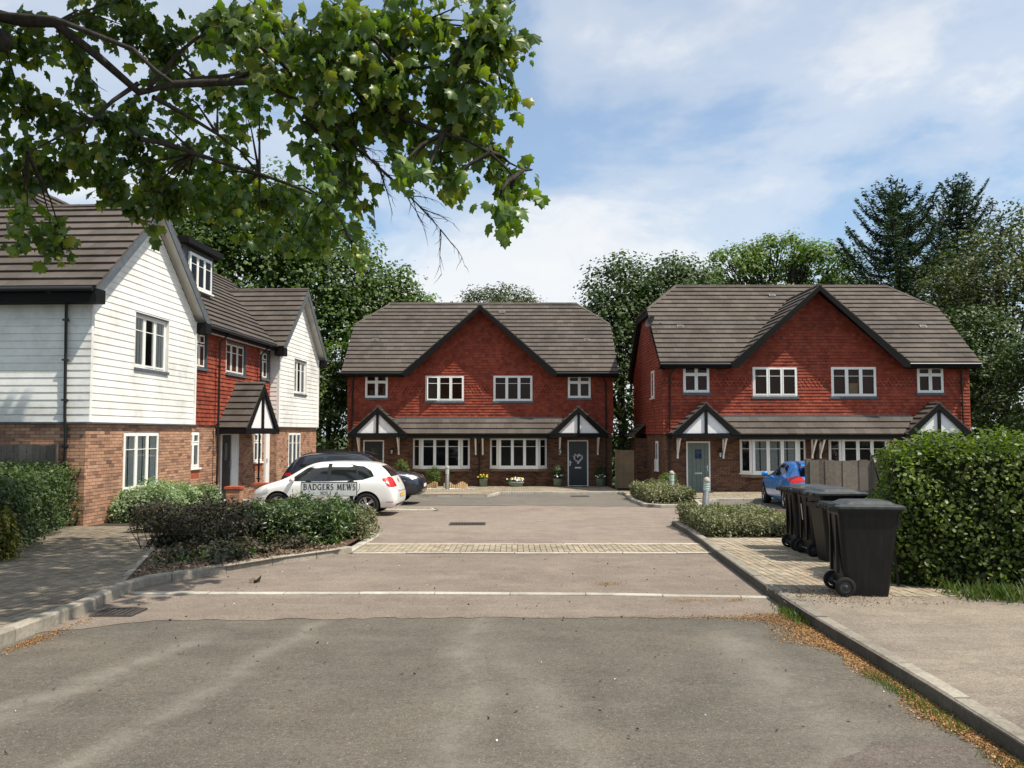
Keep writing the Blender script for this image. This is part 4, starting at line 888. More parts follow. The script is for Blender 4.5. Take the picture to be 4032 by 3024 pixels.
one('rear_slope', 'roof_tile', lambda q: (q.poly([(3.2, 4.0, zr), (18.2, 4.0, zr), (18.2, 8.2, zr - .85 * 4.2), (3.2, 8.2, zr - .85 * 4.2)], 'roof_tile'), q.poly([(3.2, 0.3, z(5)), (3.2, 4.0, zr), (3.2, 8, z(5))], 'roof_tile'), q.poly([(18.0, 0, z(4.9)), (18.0, 4.0, zr - .05), (18.0, 8, z(4.9))], 'hung_tile')), A)
ridge(rf, [(cen1, -.36, ZA + .03), (cen1, 8, ZA + .03)]); ridge(rf, [(cen2, -.36, ZA + .03), (cen2, y75, ZA + .03)]); ridge(rf, [(3.2, 4, zr + .02), (18.2, 4, zr + .02)])
for cen, hw in ((cen1, 3.06), (cen2, 2.95)):
    ta = 2.6 / hw
    def barge(q):
        for sx in (-1, 1): q.prism([(cen + sx * (hw + .02), -.32, z(4.9) - .02), (cen, -.32, ZA - .01), (cen, -.32, ZA - .27), (cen + sx * (hw - .26), -.32, z(4.9) - .05), (cen + sx * (hw + .02), -.32, z(4.9) - .14)], .03, 'lead', (0, -1, 0))
    one('bargeboard', 'lead', barge, A)
    def soff(q):
        for sx in (-1, 1): q.poly([(cen + sx * (hw - .05), -.32, z(4.9) - .03), (cen, -.32, ZA - .04), (cen, .03, ZA - .04), (cen + sx * (hw - .05), .03, z(4.9) - .03)], 'board_white')
    one('verge_soffit', 'board_white', soff, A)
    for sx in (-1, 1):
        a, c = sorted((cen + sx * (hw - .36), cen + sx * (hw + .02)))
        one('boxed_eave', 'black_timber', lambda q: q.box(a, -.352, z(4.58), c, .0 if (sx > 0) == (cen == cen1) or cen == cen2 and sx < 0 else 8, z(4.9) - .02, 'black_timber'), A)
one('fascia', 'black_timber', lambda q: (q.box(5.8, -.06, z(4.74), 12.4, -.03, z(4.94), 'black_timber'), q.box(5.8, -.03, z(4.78), 12.4, .27, z(4.80), 'panel_white')), A)
one('gutter', 'black_plastic', lambda q: q.tube([(5.8, -.12, z(4.9)), (12.4, -.12, z(4.9))], .058, 'black_plastic', 8), A)
one('gutter', 'black_plastic', lambda q: q.tube([(-.42, -.3, z(4.86)), (-.42, 8, z(4.86))], .058, 'black_plastic', 8), A)
downpipe(A, [(7.75, -.12, z(4.84)), (7.62, .12, z(4.55)), (7.6, .13, z(-.5))]); downpipe(A, [(11.5, -.12, z(4.84)), (11.3, .12, z(4.5)), (11.28, .13, z(-.6))])
downpipe(A, [(-.42, .75, z(4.84)), (-.12, .45, z(4.6)), (-.10, .42, z(2.1)), (-.05, .42, z(1.8)), (-.05, .42, z(-.4))])
# dormer
D = one('dormer', 'lead', lambda q: (q.box(7.95, 1.5, z(6.2), 10.3, 4.2, z(7.74), 'lead')), A)
one('dormer_roof', 'black_timber', lambda q: q.box(7.72, 1.22, z(7.74), 10.52, 4.3, z(7.93), 'black_timber'), D)
window(A, Fr((0, 1.49, 0), (1, 0, 0), (0, 0, 1)), 8.3, z(6.45), 10.05, z(7.58), 3, nf=.06, name='dormer_window')
for px, py in ((-8.44, 26.0), (-8.41, 28.7)):
    t = thing('brick_pier', 'low red brick pier with a tiled cap ' + ('beside the black porch door' if py < 27 else 'farther along beside the second door'), 'pier', (px, py, gz(px, py) + .08), .05, 'low brick piers by the doors')
    b = MB(); b.box(-.2, -.2, -.15, .2, .2, .50, 'mortar'); core = b.build('pier_core', t)
    for fr in (Fr((-.2, -.2, 0), (1, 0, 0), (0, 0, 1)), Fr((.2, -.2, 0), (0, 1, 0), (0, 0, 1)), Fr((-.2, .2, 0), (0, -1, 0), (0, 0, 1))):
        clad('brick', core, fr, [rect(0, 0, .4, .5)], .225, .075, 'brick_red', .010, (), 0, .012, limit=40, owner=t)
    one('cap', 'cap_brick', lambda q: q.box(-.25, -.25, .50, .25, .25, .57, 'cap_brick'), t)

# ================================================================= STREET FURNITURE
def board_run(t, a, b_, h0, h1, wd=.14, mat='fence_board', name='board', zoff=0.0, wob_=.01):
    a, b_ = Vector((*a, 0)), Vector((*b_, 0)); n = max(1, round((b_ - a).length / wd)); d = (b_ - a).normalized(); nn = Vector((-d.y, d.x, 0)); base = t.location
    ang = math.atan2(d.y, d.x)
    for i in range(n):
        p = a + d * (i * (b_ - a).length / n); z0 = gz(p.x, p.y) + h0 + zoff; m = MB(); tw = random.uniform(-wob_, wob_); dz = random.uniform(-.012, .012)
        k = Matrix.Translation((p.x - base.x, p.y - base.y, z0 - base.z)) @ Matrix.Rotation(ang, 4, 'Z') @ Matrix.Rotation(tw, 4, 'Y')
        w_ = (b_ - a).length / n; m.box(-.004, -.009 + (i % 2) * .012, 0, w_ + .010, .009 + (i % 2) * .012, h1 - h0 + dz, mat, k); m.build(name, t)
def fence(label, a, b_, h, spans, mat='fence_board', cat='fence', group=None, wd=.14, facing=1, zoff=0.0, board=True):
    t = thing('timber_fence' if cat == 'fence' else 'garden_gate', label, cat, (a[0], a[1], gz(*a) + zoff), 0, group)
    board_run(t, a, b_, .03, h, wd, mat, zoff=zoff)
    A_, B_ = Vector((*a, 0)), Vector((*b_, 0)); d = (B_ - A_).normalized(); nn = Vector((-d.y, d.x, 0)) * facing; base = t.location
    for zz_ in (.35, h * .5, h - .3):
        one('rail', mat, lambda q: q.prism([A_ + nn * .02 + Vector((0, 0, gz(*a) + zoff + zz_)) - base, B_ + nn * .02 + Vector((0, 0, gz(*b_) + zoff + zz_)) - base, B_ + nn * .06 + Vector((0, 0, gz(*b_) + zoff + zz_)) - base, A_ + nn * .06 + Vector((0, 0, gz(*a) + zoff + zz_)) - base], .07, mat, (0, 0, 1)), t)
    for i in range(spans + 1):
        p = A_.lerp(B_, i / spans) + nn * .07 - base; zz_ = gz(*(A_.lerp(B_, i / spans)).xy) + zoff - base.z
        one('post', mat, lambda q: q.box(p.x - .05, p.y - .05, zz_ - .1, p.x + .05, p.y + .05, zz_ + h + .02, mat), t)
    return t
fence('weathered grey timber fence above the dark hedge at the left edge', (-15.5, 18.1), (-9.75, 18.1), 1.86, 3, facing=1)
fence('grey brown timber fence panels behind the wheelie bins', (5.54, 15.9), (6.75, 15.82), 1.56, 1, facing=1, wd=.15)
fence('short return of timber fence with a leaning board beside the big hedge', (6.70, 15.78), (7.8, 15.2), 1.58, 1, facing=1, wd=.15)
fence('distant grey timber fence between the boarded house and the middle house', (-9.2, 40.5), (-6.6, 40.5), 1.8, 2, facing=1)
fence('pale timber side gate between the two red houses', (4.72, 38.6), (5.95, 38.6), 1.75, 1, 'gate_board', 'gate', facing=1, wd=.12)

def bollard(x, y, h, label, rot=0.0, off=0.0):
    t = thing('bollard_light', label, 'bollard light', (x, y, gz(x, y) + off), 0, 'grey bollard lights round the court'); t.rotation_euler = (0, rot, 0)
    r = .083
    one('post', 'metal_grey', lambda q: q.lathe([(r * 1.25, -.2), (r * 1.25, 0.02), (r, .05), (r * .97, h - .36), (r * .80, h - .35), (0, h - .35)], 'metal_grey', 24), t)
    def lv(q):
        q.lathe([(r * .72, h - .36), (r * .72, h - .13)], 'lamp_clear', 20)
        for k in range(5): z0 = h - .345 + k * .044; q.lathe([(r * .74, z0 + .03), (r * .99, z0), (r * .99, z0 + .012), (r * .74, z0 + .04)], 'louvre_glass', 24)
    one('louvre', 'louvre_glass', lv, t)
    one('dome_cap', 'dome_grey', lambda q: q.lathe([(r * .9, h - .135), (r * 1.04, h - .125)] + [(r * 1.04 * math.cos(a), h - .1 + .1 * math.sin(a)) for a in [i * math.pi / 14 for i in range(7)]] + [(0.001, h)], 'dome_grey', 24), t)
bollard(-2.70, 35.6, 1.0, 'grey bollard light in front of the middle house by the log edging', 0, .1)
bollard(5.22, 27.9, .98, 'grey bollard light standing in the far low bush by the sage green door', .0, .1)
bollard(4.95, 22.0, 1.06, 'leaning grey bollard light rising behind the nearer low bush', .07, .0)
bollard(-8.72, 15.2, .95, 'bollard light almost hidden inside the dark hedge at the left edge', 0, .1)

# street name sign: two posts, white plate, black serif capitals
SG = thing('street_name_sign', 'white street name plate reading BADGERS MEWS NOS 1-9 on two dark posts', 'sign', (-3.66, 17.1, gz(0, 17.25) + .09), .0)
for u in (-.44, .44): one('post', 'metal_grey', lambda q: (q.tube([(u, .05, -.3), (u, .05, 1.06)], .042, 'sign_black', 12)), SG)
one('plate', 'sign_white', lambda q: q.box(-.565, -.012, .74, .565, .0, 1.03, 'sign_white'), SG)
def rim(q):
    for a in ((-.565, .74, .565, .752), (-.565, 1.018, .565, 1.03), (-.565, .752, -.553, 1.018), (.553, .752, .565, 1.018)): q.box(a[0], -.0155, a[1], a[2], -.0125, a[3], 'sign_black')
    for u in (-.40, .40): q.box(u - .03, -.02, 1.03, u + .03, .06, 1.045, 'sign_black')
one('plate_border', 'sign_black', rim, SG)
T_, H_ = .17, .07      # thick and thin strokes, unit = cap height
def arc(cx, cy, rx, ry, a0, a1, n=9): return [(cx + rx * math.cos(R(a0 + (a1 - a0) * i / n)), cy + ry * math.sin(R(a0 + (a1 - a0) * i / n))) for i in range(n + 1)]
def serif(x, y): return ('s', [(x - .14, y), (x + .14, y)])
GL = {'B': (.72, [('t', [(.17, 0), (.17, 1)]), ('h', [(.02, 1), (.38, 1)]), ('m', [(.38, .97)] + arc(.38, .75, .22, .22, 90, -90) + [(.17, .53)]), ('m', [(.17, .53), (.40, .53)] + arc(.40, .27, .26, .25, 90, -90) + [(.02, .02)])]),
      'A': (.86, [('h', [(.12, 0), (.42, 1)]), ('t', [(.42, 1), (.72, 0)]), ('h', [(.22, .34), (.60, .34)]), serif(.12, .02), serif(.74, .02)]),
      'D': (.84, [('t', [(.17, 0), (.17, 1)]), ('h', [(.02, .98), (.36, .98)]), ('m', arc(.36, .5, .40, .48, 90, -90) + [(.02, .02)])]),
      'G': (.86, [('m', arc(.46, .5, .38, .48, 42, 300)), ('t', [(.70, .02), (.70, .42)]), ('h', [(.56, .42), (.82, .42)]), ('h', [(.64, .08), (.70, .08)])]),
      'E': (.64, [('t', [(.17, 0), (.17, 1)]), ('h', [(.02, .97), (.54, .97)]), ('h', [(.17, .52), (.44, .52)]), ('h', [(.02, .03), (.58, .03)]), ('h', [(.54, .97), (.54, .82)]), ('h', [(.58, .03), (.58, .2)])]),
      'R': (.76, [('t', [(.17, 0), (.17, 1)]), ('h', [(.02, .98), (.38, .98)]), ('m', [(.38, .96)] + arc(.38, .73, .22, .24, 90, -90) + [(.17, .49)]), ('t', [(.36, .48), (.66, .0)]), serif(.17, .02)]),
      'S': (.58, [('m', arc(.28, .73, .19, .24, 50, 250, 8) + arc(.26, .27, .22, .26, 70, -140, 10))]),
      'M': (1.0, [('h', [(.14, 0), (.20, 1)]), ('t', [(.20, 1), (.49, .1)]), ('h', [(.49, .1), (.78, 1)]), ('t', [(.78, 1), (.86, 0)]), serif(.14, .02), serif(.86, .02), ('h', [(.08, .98), (.2, .98)]), ('h', [(.78, .98), (.92, .98)])]),
      'W': (1.12, [('t', [(.12, 1), (.36, 0)]), ('h', [(.36, 0), (.56, .98)]), ('t', [(.56, .98), (.78, 0)]), ('h', [(.78, 0), (1.0, 1)]), serif(.12, .98), serif(1.0, .98), serif(.56, .98)]),
      'N': (.84, [('h', [(.15, 0), (.15, 1)]), ('t', [(.15, 1), (.70, 0)]), ('h', [(.70, 0), (.70, 1)]), serif(.15, .02), serif(.70, .98), ('h', [(.02, .98), (.15, .98)])]),
      'O': (.9, [('m', arc(.44, .5, .37, .48, 0, 360, 18))]), '1': (.4, [('t', [(.2, 0), (.2, 1)]), ('h', [(.2, 1), (.08, .88)]), serif(.2, .02)]),
      '9': (.62, [('m', arc(.30, .68, .2, .28, 0, 360, 12)), ('m', [(.5, .68), (.46, .3), (.2, .02)])]), '-': (.4, [('h', [(.08, .42), (.32, .42)])]), ' ': (.42, [])}
def lettering(name, text, x0, z0, h, width, par, y=-.0145, mat='sign_black'):
    tot = sum(GL[c][0] + .10 for c in text); sx = width / (tot * h); b = MB(); x = x0
    for c in text:
        w_, st = GL[c]
        for kind, pts in st:
            th = {'t': T_, 'h': H_, 'm': .125, 's': H_}[kind] * h
            for p, q in zip(pts, pts[1:]):
                p2 = Vector((x + p[0] * h * sx, z0 + p[1] * h)); q2 = Vector((x + q[0] * h * sx, z0 + q[1] * h)); d = (q2 - p2)
                if d.length < 1e-6: continue
                d.normalize(); n_ = Vector((-d.y, d.x)) * th / 2; e = d * th * .2
                b.poly([(v.x, y, v.y) for v in (p2 - e - n_, q2 + e - n_, q2 + e + n_, p2 - e + n_)], mat); y -= .00002
        x += (w_ + .10) * h * sx
    b.build(name, par)
lettering('lettering', 'BADGERS MEWS', -.515, .873, .112, 1.06, SG)
lettering('lettering', 'NOS 1 - 9', -.17, .775, .062, .36, SG)

# wheelie bins -------------------------------------------------------------------------------
def wheelie(x, y, rz, label, lid_tilt=0.0, number=False, sc=1.0):
    """local +x = the hinge/wheel side, body 0.58 wide (y) and 0.73 deep (x)"""
    t = thing('wheelie_bin', label, 'wheelie bin', (x, y, gz(x, y) + .112), rz, 'black wheelie bins by the hedge'); t.scale = (sc, sc, sc)
    def ring(cx, hx, hy, z_, r, n=5):
        out = []
        for sx, sy, a0 in ((1, 1, 0), (-1, 1, 90), (-1, -1, 180), (1, -1, 270)):
            for k in range(n): a = R(a0 + 90 * k / (n - 1)); out.append((cx + sx * (hx - r) + r * math.cos(a), sy * (hy - r) + r * math.sin(a), z_))
        return out
    rings = [ring(.02, .235, .215, .0, .05), ring(.02, .25, .225, .10, .05), ring(.015, .272, .24, .35, .05), ring(0, .325, .275, .90, .045), ring(0, .335, .283, .93, .045), ring(0, .335, .283, .955, .045), ring(0, .355, .30, .955, .045), ring(0, .355, .30, .985, .045)]
    def body(q):
        k = len(rings[0]); vs = [v for r_ in rings for v in r_]
        q.mesh(vs, [(i * k + j, i * k + (j + 1) % k, (i + 1) * k + (j + 1) % k, (i + 1) * k + j) for i in range(len(rings) - 1) for j in range(k)], 'bin_plastic', False); q.poly(rings[0][::-1], 'bin_plastic'); q.poly(rings[-1], 'interior')
        for yy in (-.12, .12): q.box(.30, yy - .02, .25, .335, yy + .02, .9, 'bin_plastic')
        q.box(-.37, -.2, .80, -.31, .2, .86, 'bin_plastic')
    o = one('body', 'bin_plastic', body, t); 
    def lid(q):
        r0 = [ring(-.01, .385, .315, .985, .05), ring(-.01, .385, .315, 1.01, .05), ring(-.01, .36, .29, 1.025, .05), ring(-.02, .29, .235, 1.03, .05), ring(-.03, .24, .19, 1.062, .05), ring(-.03, .2, .15, 1.068, .05)]
        k = len(r0[0]); vs = [v for r_ in r0 for v in r_]; q.mesh(vs, [(i * k + j, i * k + (j + 1) % k, (i + 1) * k + (j + 1) % k, (i + 1) * k + j) for i in range(len(r0) - 1) for j in range(k)], 'bin_lid', False); q.poly(r0[-1], 'bin_lid'); q.poly(r0[0][::-1], 'bin_lid')
        for yy in (-.17, -.05, .07, .19): q.box(.30, yy - .025, 1.0, .43, yy + .025, 1.035, 'bin_lid')
        for s_ in (-1, 1): q.box(-.44, s_ * .12 - .04, .97, -.38, s_ * .12 + .04, 1.0, 'bin_lid')
    one('lid', 'bin_lid', lid, t)
    def handle(q):
        q.tube([(.43, -.29, .985), (.43, .29, .985)], .017, 'bin_plastic', 10)
        for yy in (-.29, -.11, .01, .13, .29): q.box(.335, yy - .014, .955, .445, yy + .014, 1.005, 'bin_plastic'); q.tube([(.43, yy - .022, .985), (.43, yy + .022, .985)], .024, 'bin_plastic', 10)
    one('handle', 'bin_plastic', handle, t)
    for s_ in (-1, 1):
        mwx = Matrix.Translation((.27, s_ * .255, .11)) @ Matrix.Rotation(R(90 * s_), 4, 'X')
        wh = one('wheel', 'tyre', lambda q: (q.lathe([(.070, .022), (.102, .026), (.11, .015), (.11, -.015), (.102, -.026), (.070, -.022)], 'tyre', 24, mwx)), t)
        one('hub', 'bin_plastic', lambda q: (q.lathe([(.064, .015), (.03, .010), (.022, .018), (0, .018)], 'bin_lid', 16, mwx), q.lathe([(.064, -.015), (.03, -.010), (.022, -.024), (0, -.024)], 'bin_lid', 16, mwx)), wh)
    one('axle', 'metal_grey', lambda q: q.tube([(.27, -.24, .10), (.27, .24, .10)], .011, 'metal_grey', 8), t)
    if number:
        m = MB()
        for zz_ in (0,): m.box(-.0, -.2815, .50, .026, -.28, .80, 'sign_white')
        m.v = [(v[0] * 1 - .1, -.262 + (.52 - v[2]) * .055 + .0, v[2] * 1) for v in m.v]
        m.box(-.13, -.264, .76, -.1, -.262, .79, 'sign_white'); m.build('painted_number', t)
    return t
PI = math.pi
wheelie(4.03, 9.86, PI - .10, 'front wheelie bin against the big hedge, largest of the black bins', 0, False)
b3 = wheelie(4.83, 12.75, .03, 'second nearest black wheelie bin, its handle towards the fence')
b2 = wheelie(4.90, 13.45, PI + .04, 'middle black wheelie bin of the rear row with a white numeral 1 painted on it')
b1 = wheelie(4.92, 14.2, PI - .04, 'farthest black wheelie bin at the left end of the row with its wheel showing')
# the numeral on the bin side that faces the road
one('painted_number', 'sign_white', lambda q: (q.box(.2975, -.10, .55, .300, -.065, .80, 'sign_white', Matrix.Rotation(R(5.5), 4, 'Y') @ Matrix.Translation((-.045, 0, .02))), q.box(.2975, -.135, .74, .300, -.10, .775, 'sign_white', Matrix.Rotation(R(5.5), 4, 'Y') @ Matrix.Translation((-.045, 0, .02)))), b2)

# pots, log edging, door furniture of the middle house -----------------------------------------
def pot(x, y, r, h, label, kind, fl='petal_yellow', plant_h=.0, mat='pot_green', seed=1, cat='flower pot'):
    z0 = gz(x, y) + .118; t = thing('planted_pot' if kind != 'bowl' else 'flower_bowl', label, cat, (x, y, z0))
    if kind == 'bowl': one('pot', mat, lambda q: q.lathe([(0, 0), (r * .7, .0), (r * .95, h * .8), (r, h), (r * .93, h), (r * .9, h * .85), (0, h * .85)], mat, 24, Matrix.Diagonal((1, .6, 1, 1))), t)
    else: one('pot', mat, lambda q: q.lathe([(0, 0), (r * .86, .0), (r * .98, h * .97), (r * 1.04, h), (r * .95, h), (r * .9, h * .9), (0, h * .9)], mat, 24), t)
    sx = 1; sy = .6 if kind == 'bowl' else 1
    foliage('leaves', [(0, 0, h + .06, r * .9, r * .9 * sy, .10)], 260, .06, .055, 'leaf_mid', t, per=10)
    if plant_h: foliage('shrub', [(0, 0, h + plant_h * .55, r * .95, r * .95, plant_h * .5)], 1500, .09, .05, 'leaf_dark', t, per=12)
    n = 46 if kind == 'bowl' else 26; P = np.stack([rng.normal(0, r * .5, n), rng.normal(0, r * .5 * sy, n) - .02, h + .08 + rng.random(n) * .10], 1)
    nr = np.array([0, -.8, .7]) + .4 * rng.normal(size=(n, 3))
    fl2 = fl if isinstance(fl, tuple) else (fl,)
    disc = fan([(.5 * math.cos(a), .45 + .5 * math.sin(a)) for a in [i * math.pi / 4 for i in range(8)]])
    for k, f in enumerate(fl2):
        s = np.arange(n) % len(fl2) == k; scatter('flowers', P[s], rot_from(nr[s], rng.random(s.sum()) * 6), np.full(s.sum(), .065), *disc, f, t)
pot(-1.28, 38.2, .19, .34, 'green pot of yellow flowers left of the white flower bowl', 'pot', 'petal_yellow')
pot(.18, 38.15, .36, .22, 'low bowl of white and yellow flowers under the right bay window', 'bowl', ('petal_white', 'petal_white', 'petal_yellow'))
pot(2.05, 38.2, .21, .36, 'grey pot with a dark bush on the left of the wreath door', 'pot', 'petal_white', .55)
pot(3.95, 38.2, .21, .36, 'grey pot with a dark bush on the right of the wreath door', 'pot', 'petal_white', .55)
WR = thing('door_wreath', 'heart shaped wreath of white flowers hanging on the navy front door', 'wreath', (3.0, 38.77, .62))
hp = [(16 * math.sin(a) ** 3 / 16 * .19, (13 * math.cos(a) - 5 * math.cos(2 * a) - 2 * math.cos(3 * a) - math.cos(4 * a)) / 16 * .2) for a in [i * 2 * math.pi / 40 for i in range(41)]]
one('hoop', 'bark', lambda q: q.tube([(x_, 0, z_) for x_, z_ in hp], .02, 'bark', 6), WR)
k = rng.integers(0, 40, 150); Pw = np.array([(hp[i][0], -.02, hp[i][1]) for i in k]) + rng.normal(0, .012, (150, 3)) * np.array([1, .6, 1])
scatter('flowers', Pw, rot_from(np.array([0, -1, .2]) + .5 * rng.normal(size=(150, 3)), rng.random(150) * 6), np.full(150, .055), *LEAF_OVAL, 'petal_white', WR)
LE = thing('log_edging', 'low edging of upright orange timber logs behind the bollard', 'log edging', (-3.3, 36.2, gz(0, 36.2) + .11))
x0 = -.75
for i in range(26):
    hh = .24 + .07 * math.sin(i * .9); x_ = x0 + i * .085
    if i in (11, 12, 13): continue
    one('log', 'log', lambda q: (q.tube([(x_, .12 * math.sin(i * .25), -.05), (x_, .12 * math.sin(i * .25), hh)], .041, 'log', 8)), LE)
PB = thing('pebbles', 'scatter of white pebbles on the paving beside the log edging', 'pebbles', (-2.6, 35.9, gz(0, 35.9) + .12)); PB['kind'] = 'stuff'
ico = (np.array([(0, 0, .5), (.6, 0, 0), (0, .6, 0), (-.6, 0, 0), (0, -.6, 0), (0, 0, -.3)]), np.array([(0, 1, 2), (0, 2, 3), (0, 3, 4), (0, 4, 1), (5, 2, 1), (5, 3, 2), (5, 4, 3), (5, 1, 4)]))
Pp = np.stack([rng.normal(0, .55, 220), rng.normal(-.1, .16, 220), rng.random(220) * .02], 1)
scatter('pebble_scatter', Pp, rot_from(np.array([0, 0, 1.]) + .2 * rng.normal(size=(220, 3)), rng.random(220) * 6), .03 + .03 * rng.random(220), *ico, 'pebble', PB)
one('doormat', 'mat_brown', lambda q: q.box(-.38, -.22, 0, .38, .22, .02, 'mat_brown'), None).location = (3.0, 37.95, gz(0, 37.95) + .118); props(S.objects['doormat'], 'brown doormat on the paving before the wreath door', 'doormat')
o = one('doormat', 'mat_brown', lambda q: q.box(-.36, -.22, 0, .36, .22, .02, 'mat_brown'), None); o.location = (7.34, 32.95, gz(0, 32.95) + .118); props(o, 'dark doormat on the paving before the sage green door', 'doormat')

# ================================================================= CARS
def make_car(name, label, loc, rz, L, Wd, st, paint, wheels, wr, side_glass, rear_glass, screen, extras, roof_r=.0, tilt=0.0):
    """st: stations (x from tail, z low, z shoulder, z top, width factor, roof width factor)"""
    t = thing(name, label, 'car', loc, rz)
    hw = Wd / 2; V = []; Fc = []; rows = 9
    for x, zl, zs, zt, wf, rf in st:
        w = hw * wf; r = hw * rf; zt = max(zt, zs + .02); zm = zl + (zs - zl) * .5
        half = [(0, zl), (w * .80, zl), (w * .955, zl + .07), (w, zm), (w * .99, zs - .06), (w * .95, zs), (r, zt - (.07 if zt - zs > .15 else .012)), (r * .80, zt - (.012 if zt - zs > .15 else .004)), (0, zt)]
        ring = half + [(-y, z_) for y, z_ in half[-2:0:-1]]
        V += [(x - L / 2, y, z_) for y, z_ in ring]
    k = 2 * (rows - 1)
    for i in range(len(st) - 1):
        for j in range(k): Fc.append((i * k + j, i * k + (j + 1) % k, (i + 1) * k + (j + 1) % k, (i + 1) * k + j))
    def cap(o, flip):
        h = rows - 1
        for j in range(h): f = (o + j, o + j + 1, o + (k - j - 1) % k, o + (k - j) % k); f = tuple(dict.fromkeys(f)); Fc.append(f if flip else f[::-1])
    cap(0, True); cap((len(st) - 1) * k, False)
    me = bpy.data.meshes.new('shell'); me.from_pydata(V, [], Fc); me.materials.append(M[paint]); me.materials.append(M['car_trim'])
    bm = bmesh.new(); bm.from_mesh(me); bmesh.ops.recalc_face_normals(bm, faces=bm.faces); bm.to_mesh(me); bm.free()
    tmp = link(bpy.data.objects.new('tmp', me)); s = tmp.modifiers.new('s', 'SUBSURF'); s.levels = s.render_levels = 3
    cutters = []
    for wx in wheels:
        c = MB(); r_ = wr + .05
        for s_ in (-1, 1):
            m_ = Matrix.Translation((wx - L / 2, s_ * (hw - .08), wr)) @ Matrix.Rotation(R(90), 4, 'X'); n = 40
            ring0 = [m_ @ Vector((r_ * math.cos(2 * PI * q / n), r_ * math.sin(2 * PI * q / n), -.19)) for q in range(n)]; ring1 = [m_ @ Vector((r_ * math.cos(2 * PI * q / n), r_ * math.sin(2 * PI * q / n), .19)) for q in range(n)]
            c.mesh(ring0 + ring1, [tuple(range(n))[::-1], tuple(range(n, 2 * n))] + [(q, (q + 1) % n, n + (q + 1) % n, n + q) for q in range(n)], 'car_trim')
        co = c.build('cutter'); cutters.append(co); b = tmp.modifiers.new('b', 'BOOLEAN'); b.operation = 'DIFFERENCE'; b.object = co; b.solver = 'EXACT'; b.material_mode = 'TRANSFER'
    bpy.context.view_layer.update(); dg = bpy.context.evaluated_depsgraph_get()
    sm = bpy.data.meshes.new_from_object(tmp.evaluated_get(dg)); s2 = sm; s2.polygons.foreach_set('use_smooth', [True] * len(s2.polygons))
    for mm in tmp.modifiers[:]:
        if mm.type == 'BOOLEAN': tmp.modifiers.remove(mm)
    bpy.context.view_layer.update(); dg = bpy.context.evaluated_depsgraph_get(); fullm = bpy.data.meshes.new_from_object(tmp.evaluated_get(dg))
    bvh = BVHTree.FromPolygons([v.co.copy() for v in fullm.vertices], [tuple(p.vertices) for p in fullm.polygons])
    for c in cutters + [tmp]: bpy.data.objects.remove(c)
    sm.name = 'body'; body = mobj('body', sm, t)
    wn = body.modifiers.new('e', 'EDGE_SPLIT'); wn.split_angle = R(40)
    def decal(nm, poly, view, mat, off=.004, par=None, cuts=2, sm_=True):
        bm = bmesh.new(); 
        dirs = {'L': (Vector((0, 5, 0)), Vector((0, -1, 0)), lambda a, b: Vector((a - L / 2, 0, b))), 'R': (Vector((0, -5, 0)), Vector((0, 1, 0)), lambda a, b: Vector((a - L / 2, 0, b))),
                'B': (Vector((-5, 0, 0)), Vector((1, 0, 0)), lambda a, b: Vector((0, a, b))), 'F': (Vector((5, 0, 0)), Vector((-1, 0, 0)), lambda a, b: Vector((0, a, b))), 'T': (Vector((0, 0, 5)), Vector((0, 0, -1)), lambda a, b: Vector((a - L / 2, b, 0)))}[view]
        f = bm.faces.new([bm.verts.new(dirs[2](*p)) for p in poly]); bmesh.ops.triangulate(bm, faces=[f])
        for _ in range(cuts): bmesh.ops.subdivide_edges(bm, edges=bm.edges[:], cuts=1, use_grid_fill=True); bmesh.ops.triangulate(bm, faces=[q for q in bm.faces if len(q.verts) > 3])
        bad = []
        for v in bm.verts:
            h = bvh.ray_cast(v.co + dirs[0], dirs[1])
            if h[0] is None: bad.append(v); continue
            v.co = h[0] - dirs[1] * off
        bmesh.ops.delete(bm, geom=bad, context='VERTS')
        ms = bpy.data.meshes.new(nm); bm.to_mesh(ms); bm.free(); ms.materials.append(M[mat]); ms.polygons.foreach_set('use_smooth', [sm_] * len(ms.polygons))
        return mobj(nm, ms, par or t)
    def strip(nm, pts, w, view, mat='car_seam', off=.003):
        for p, q in zip(pts, pts[1:]):
            d = (Vector(q) - Vector(p)).normalized(); n_ = Vector((-d.y, d.x)) * w / 2; n = max(1, int((Vector(q) - Vector(p)).length / .25))
            for i in range(n):
                a = Vector(p).lerp(Vector(q), i / n); c = Vector(p).lerp(Vector(q), (i + 1) / n); decal(nm, [tuple(a - n_), tuple(c - n_), tuple(c + n_), tuple(a + n_)], view, mat, off, body, 1)
    for v in 'LR':
        for g in side_glass: decal('side_window', g, v, 'car_glass')
    if rear_glass: decal('rear_window', rear_glass, 'B', 'car_glass', cuts=3)
    if screen: decal('windscreen', screen, 'F', 'car_glass', cuts=3)
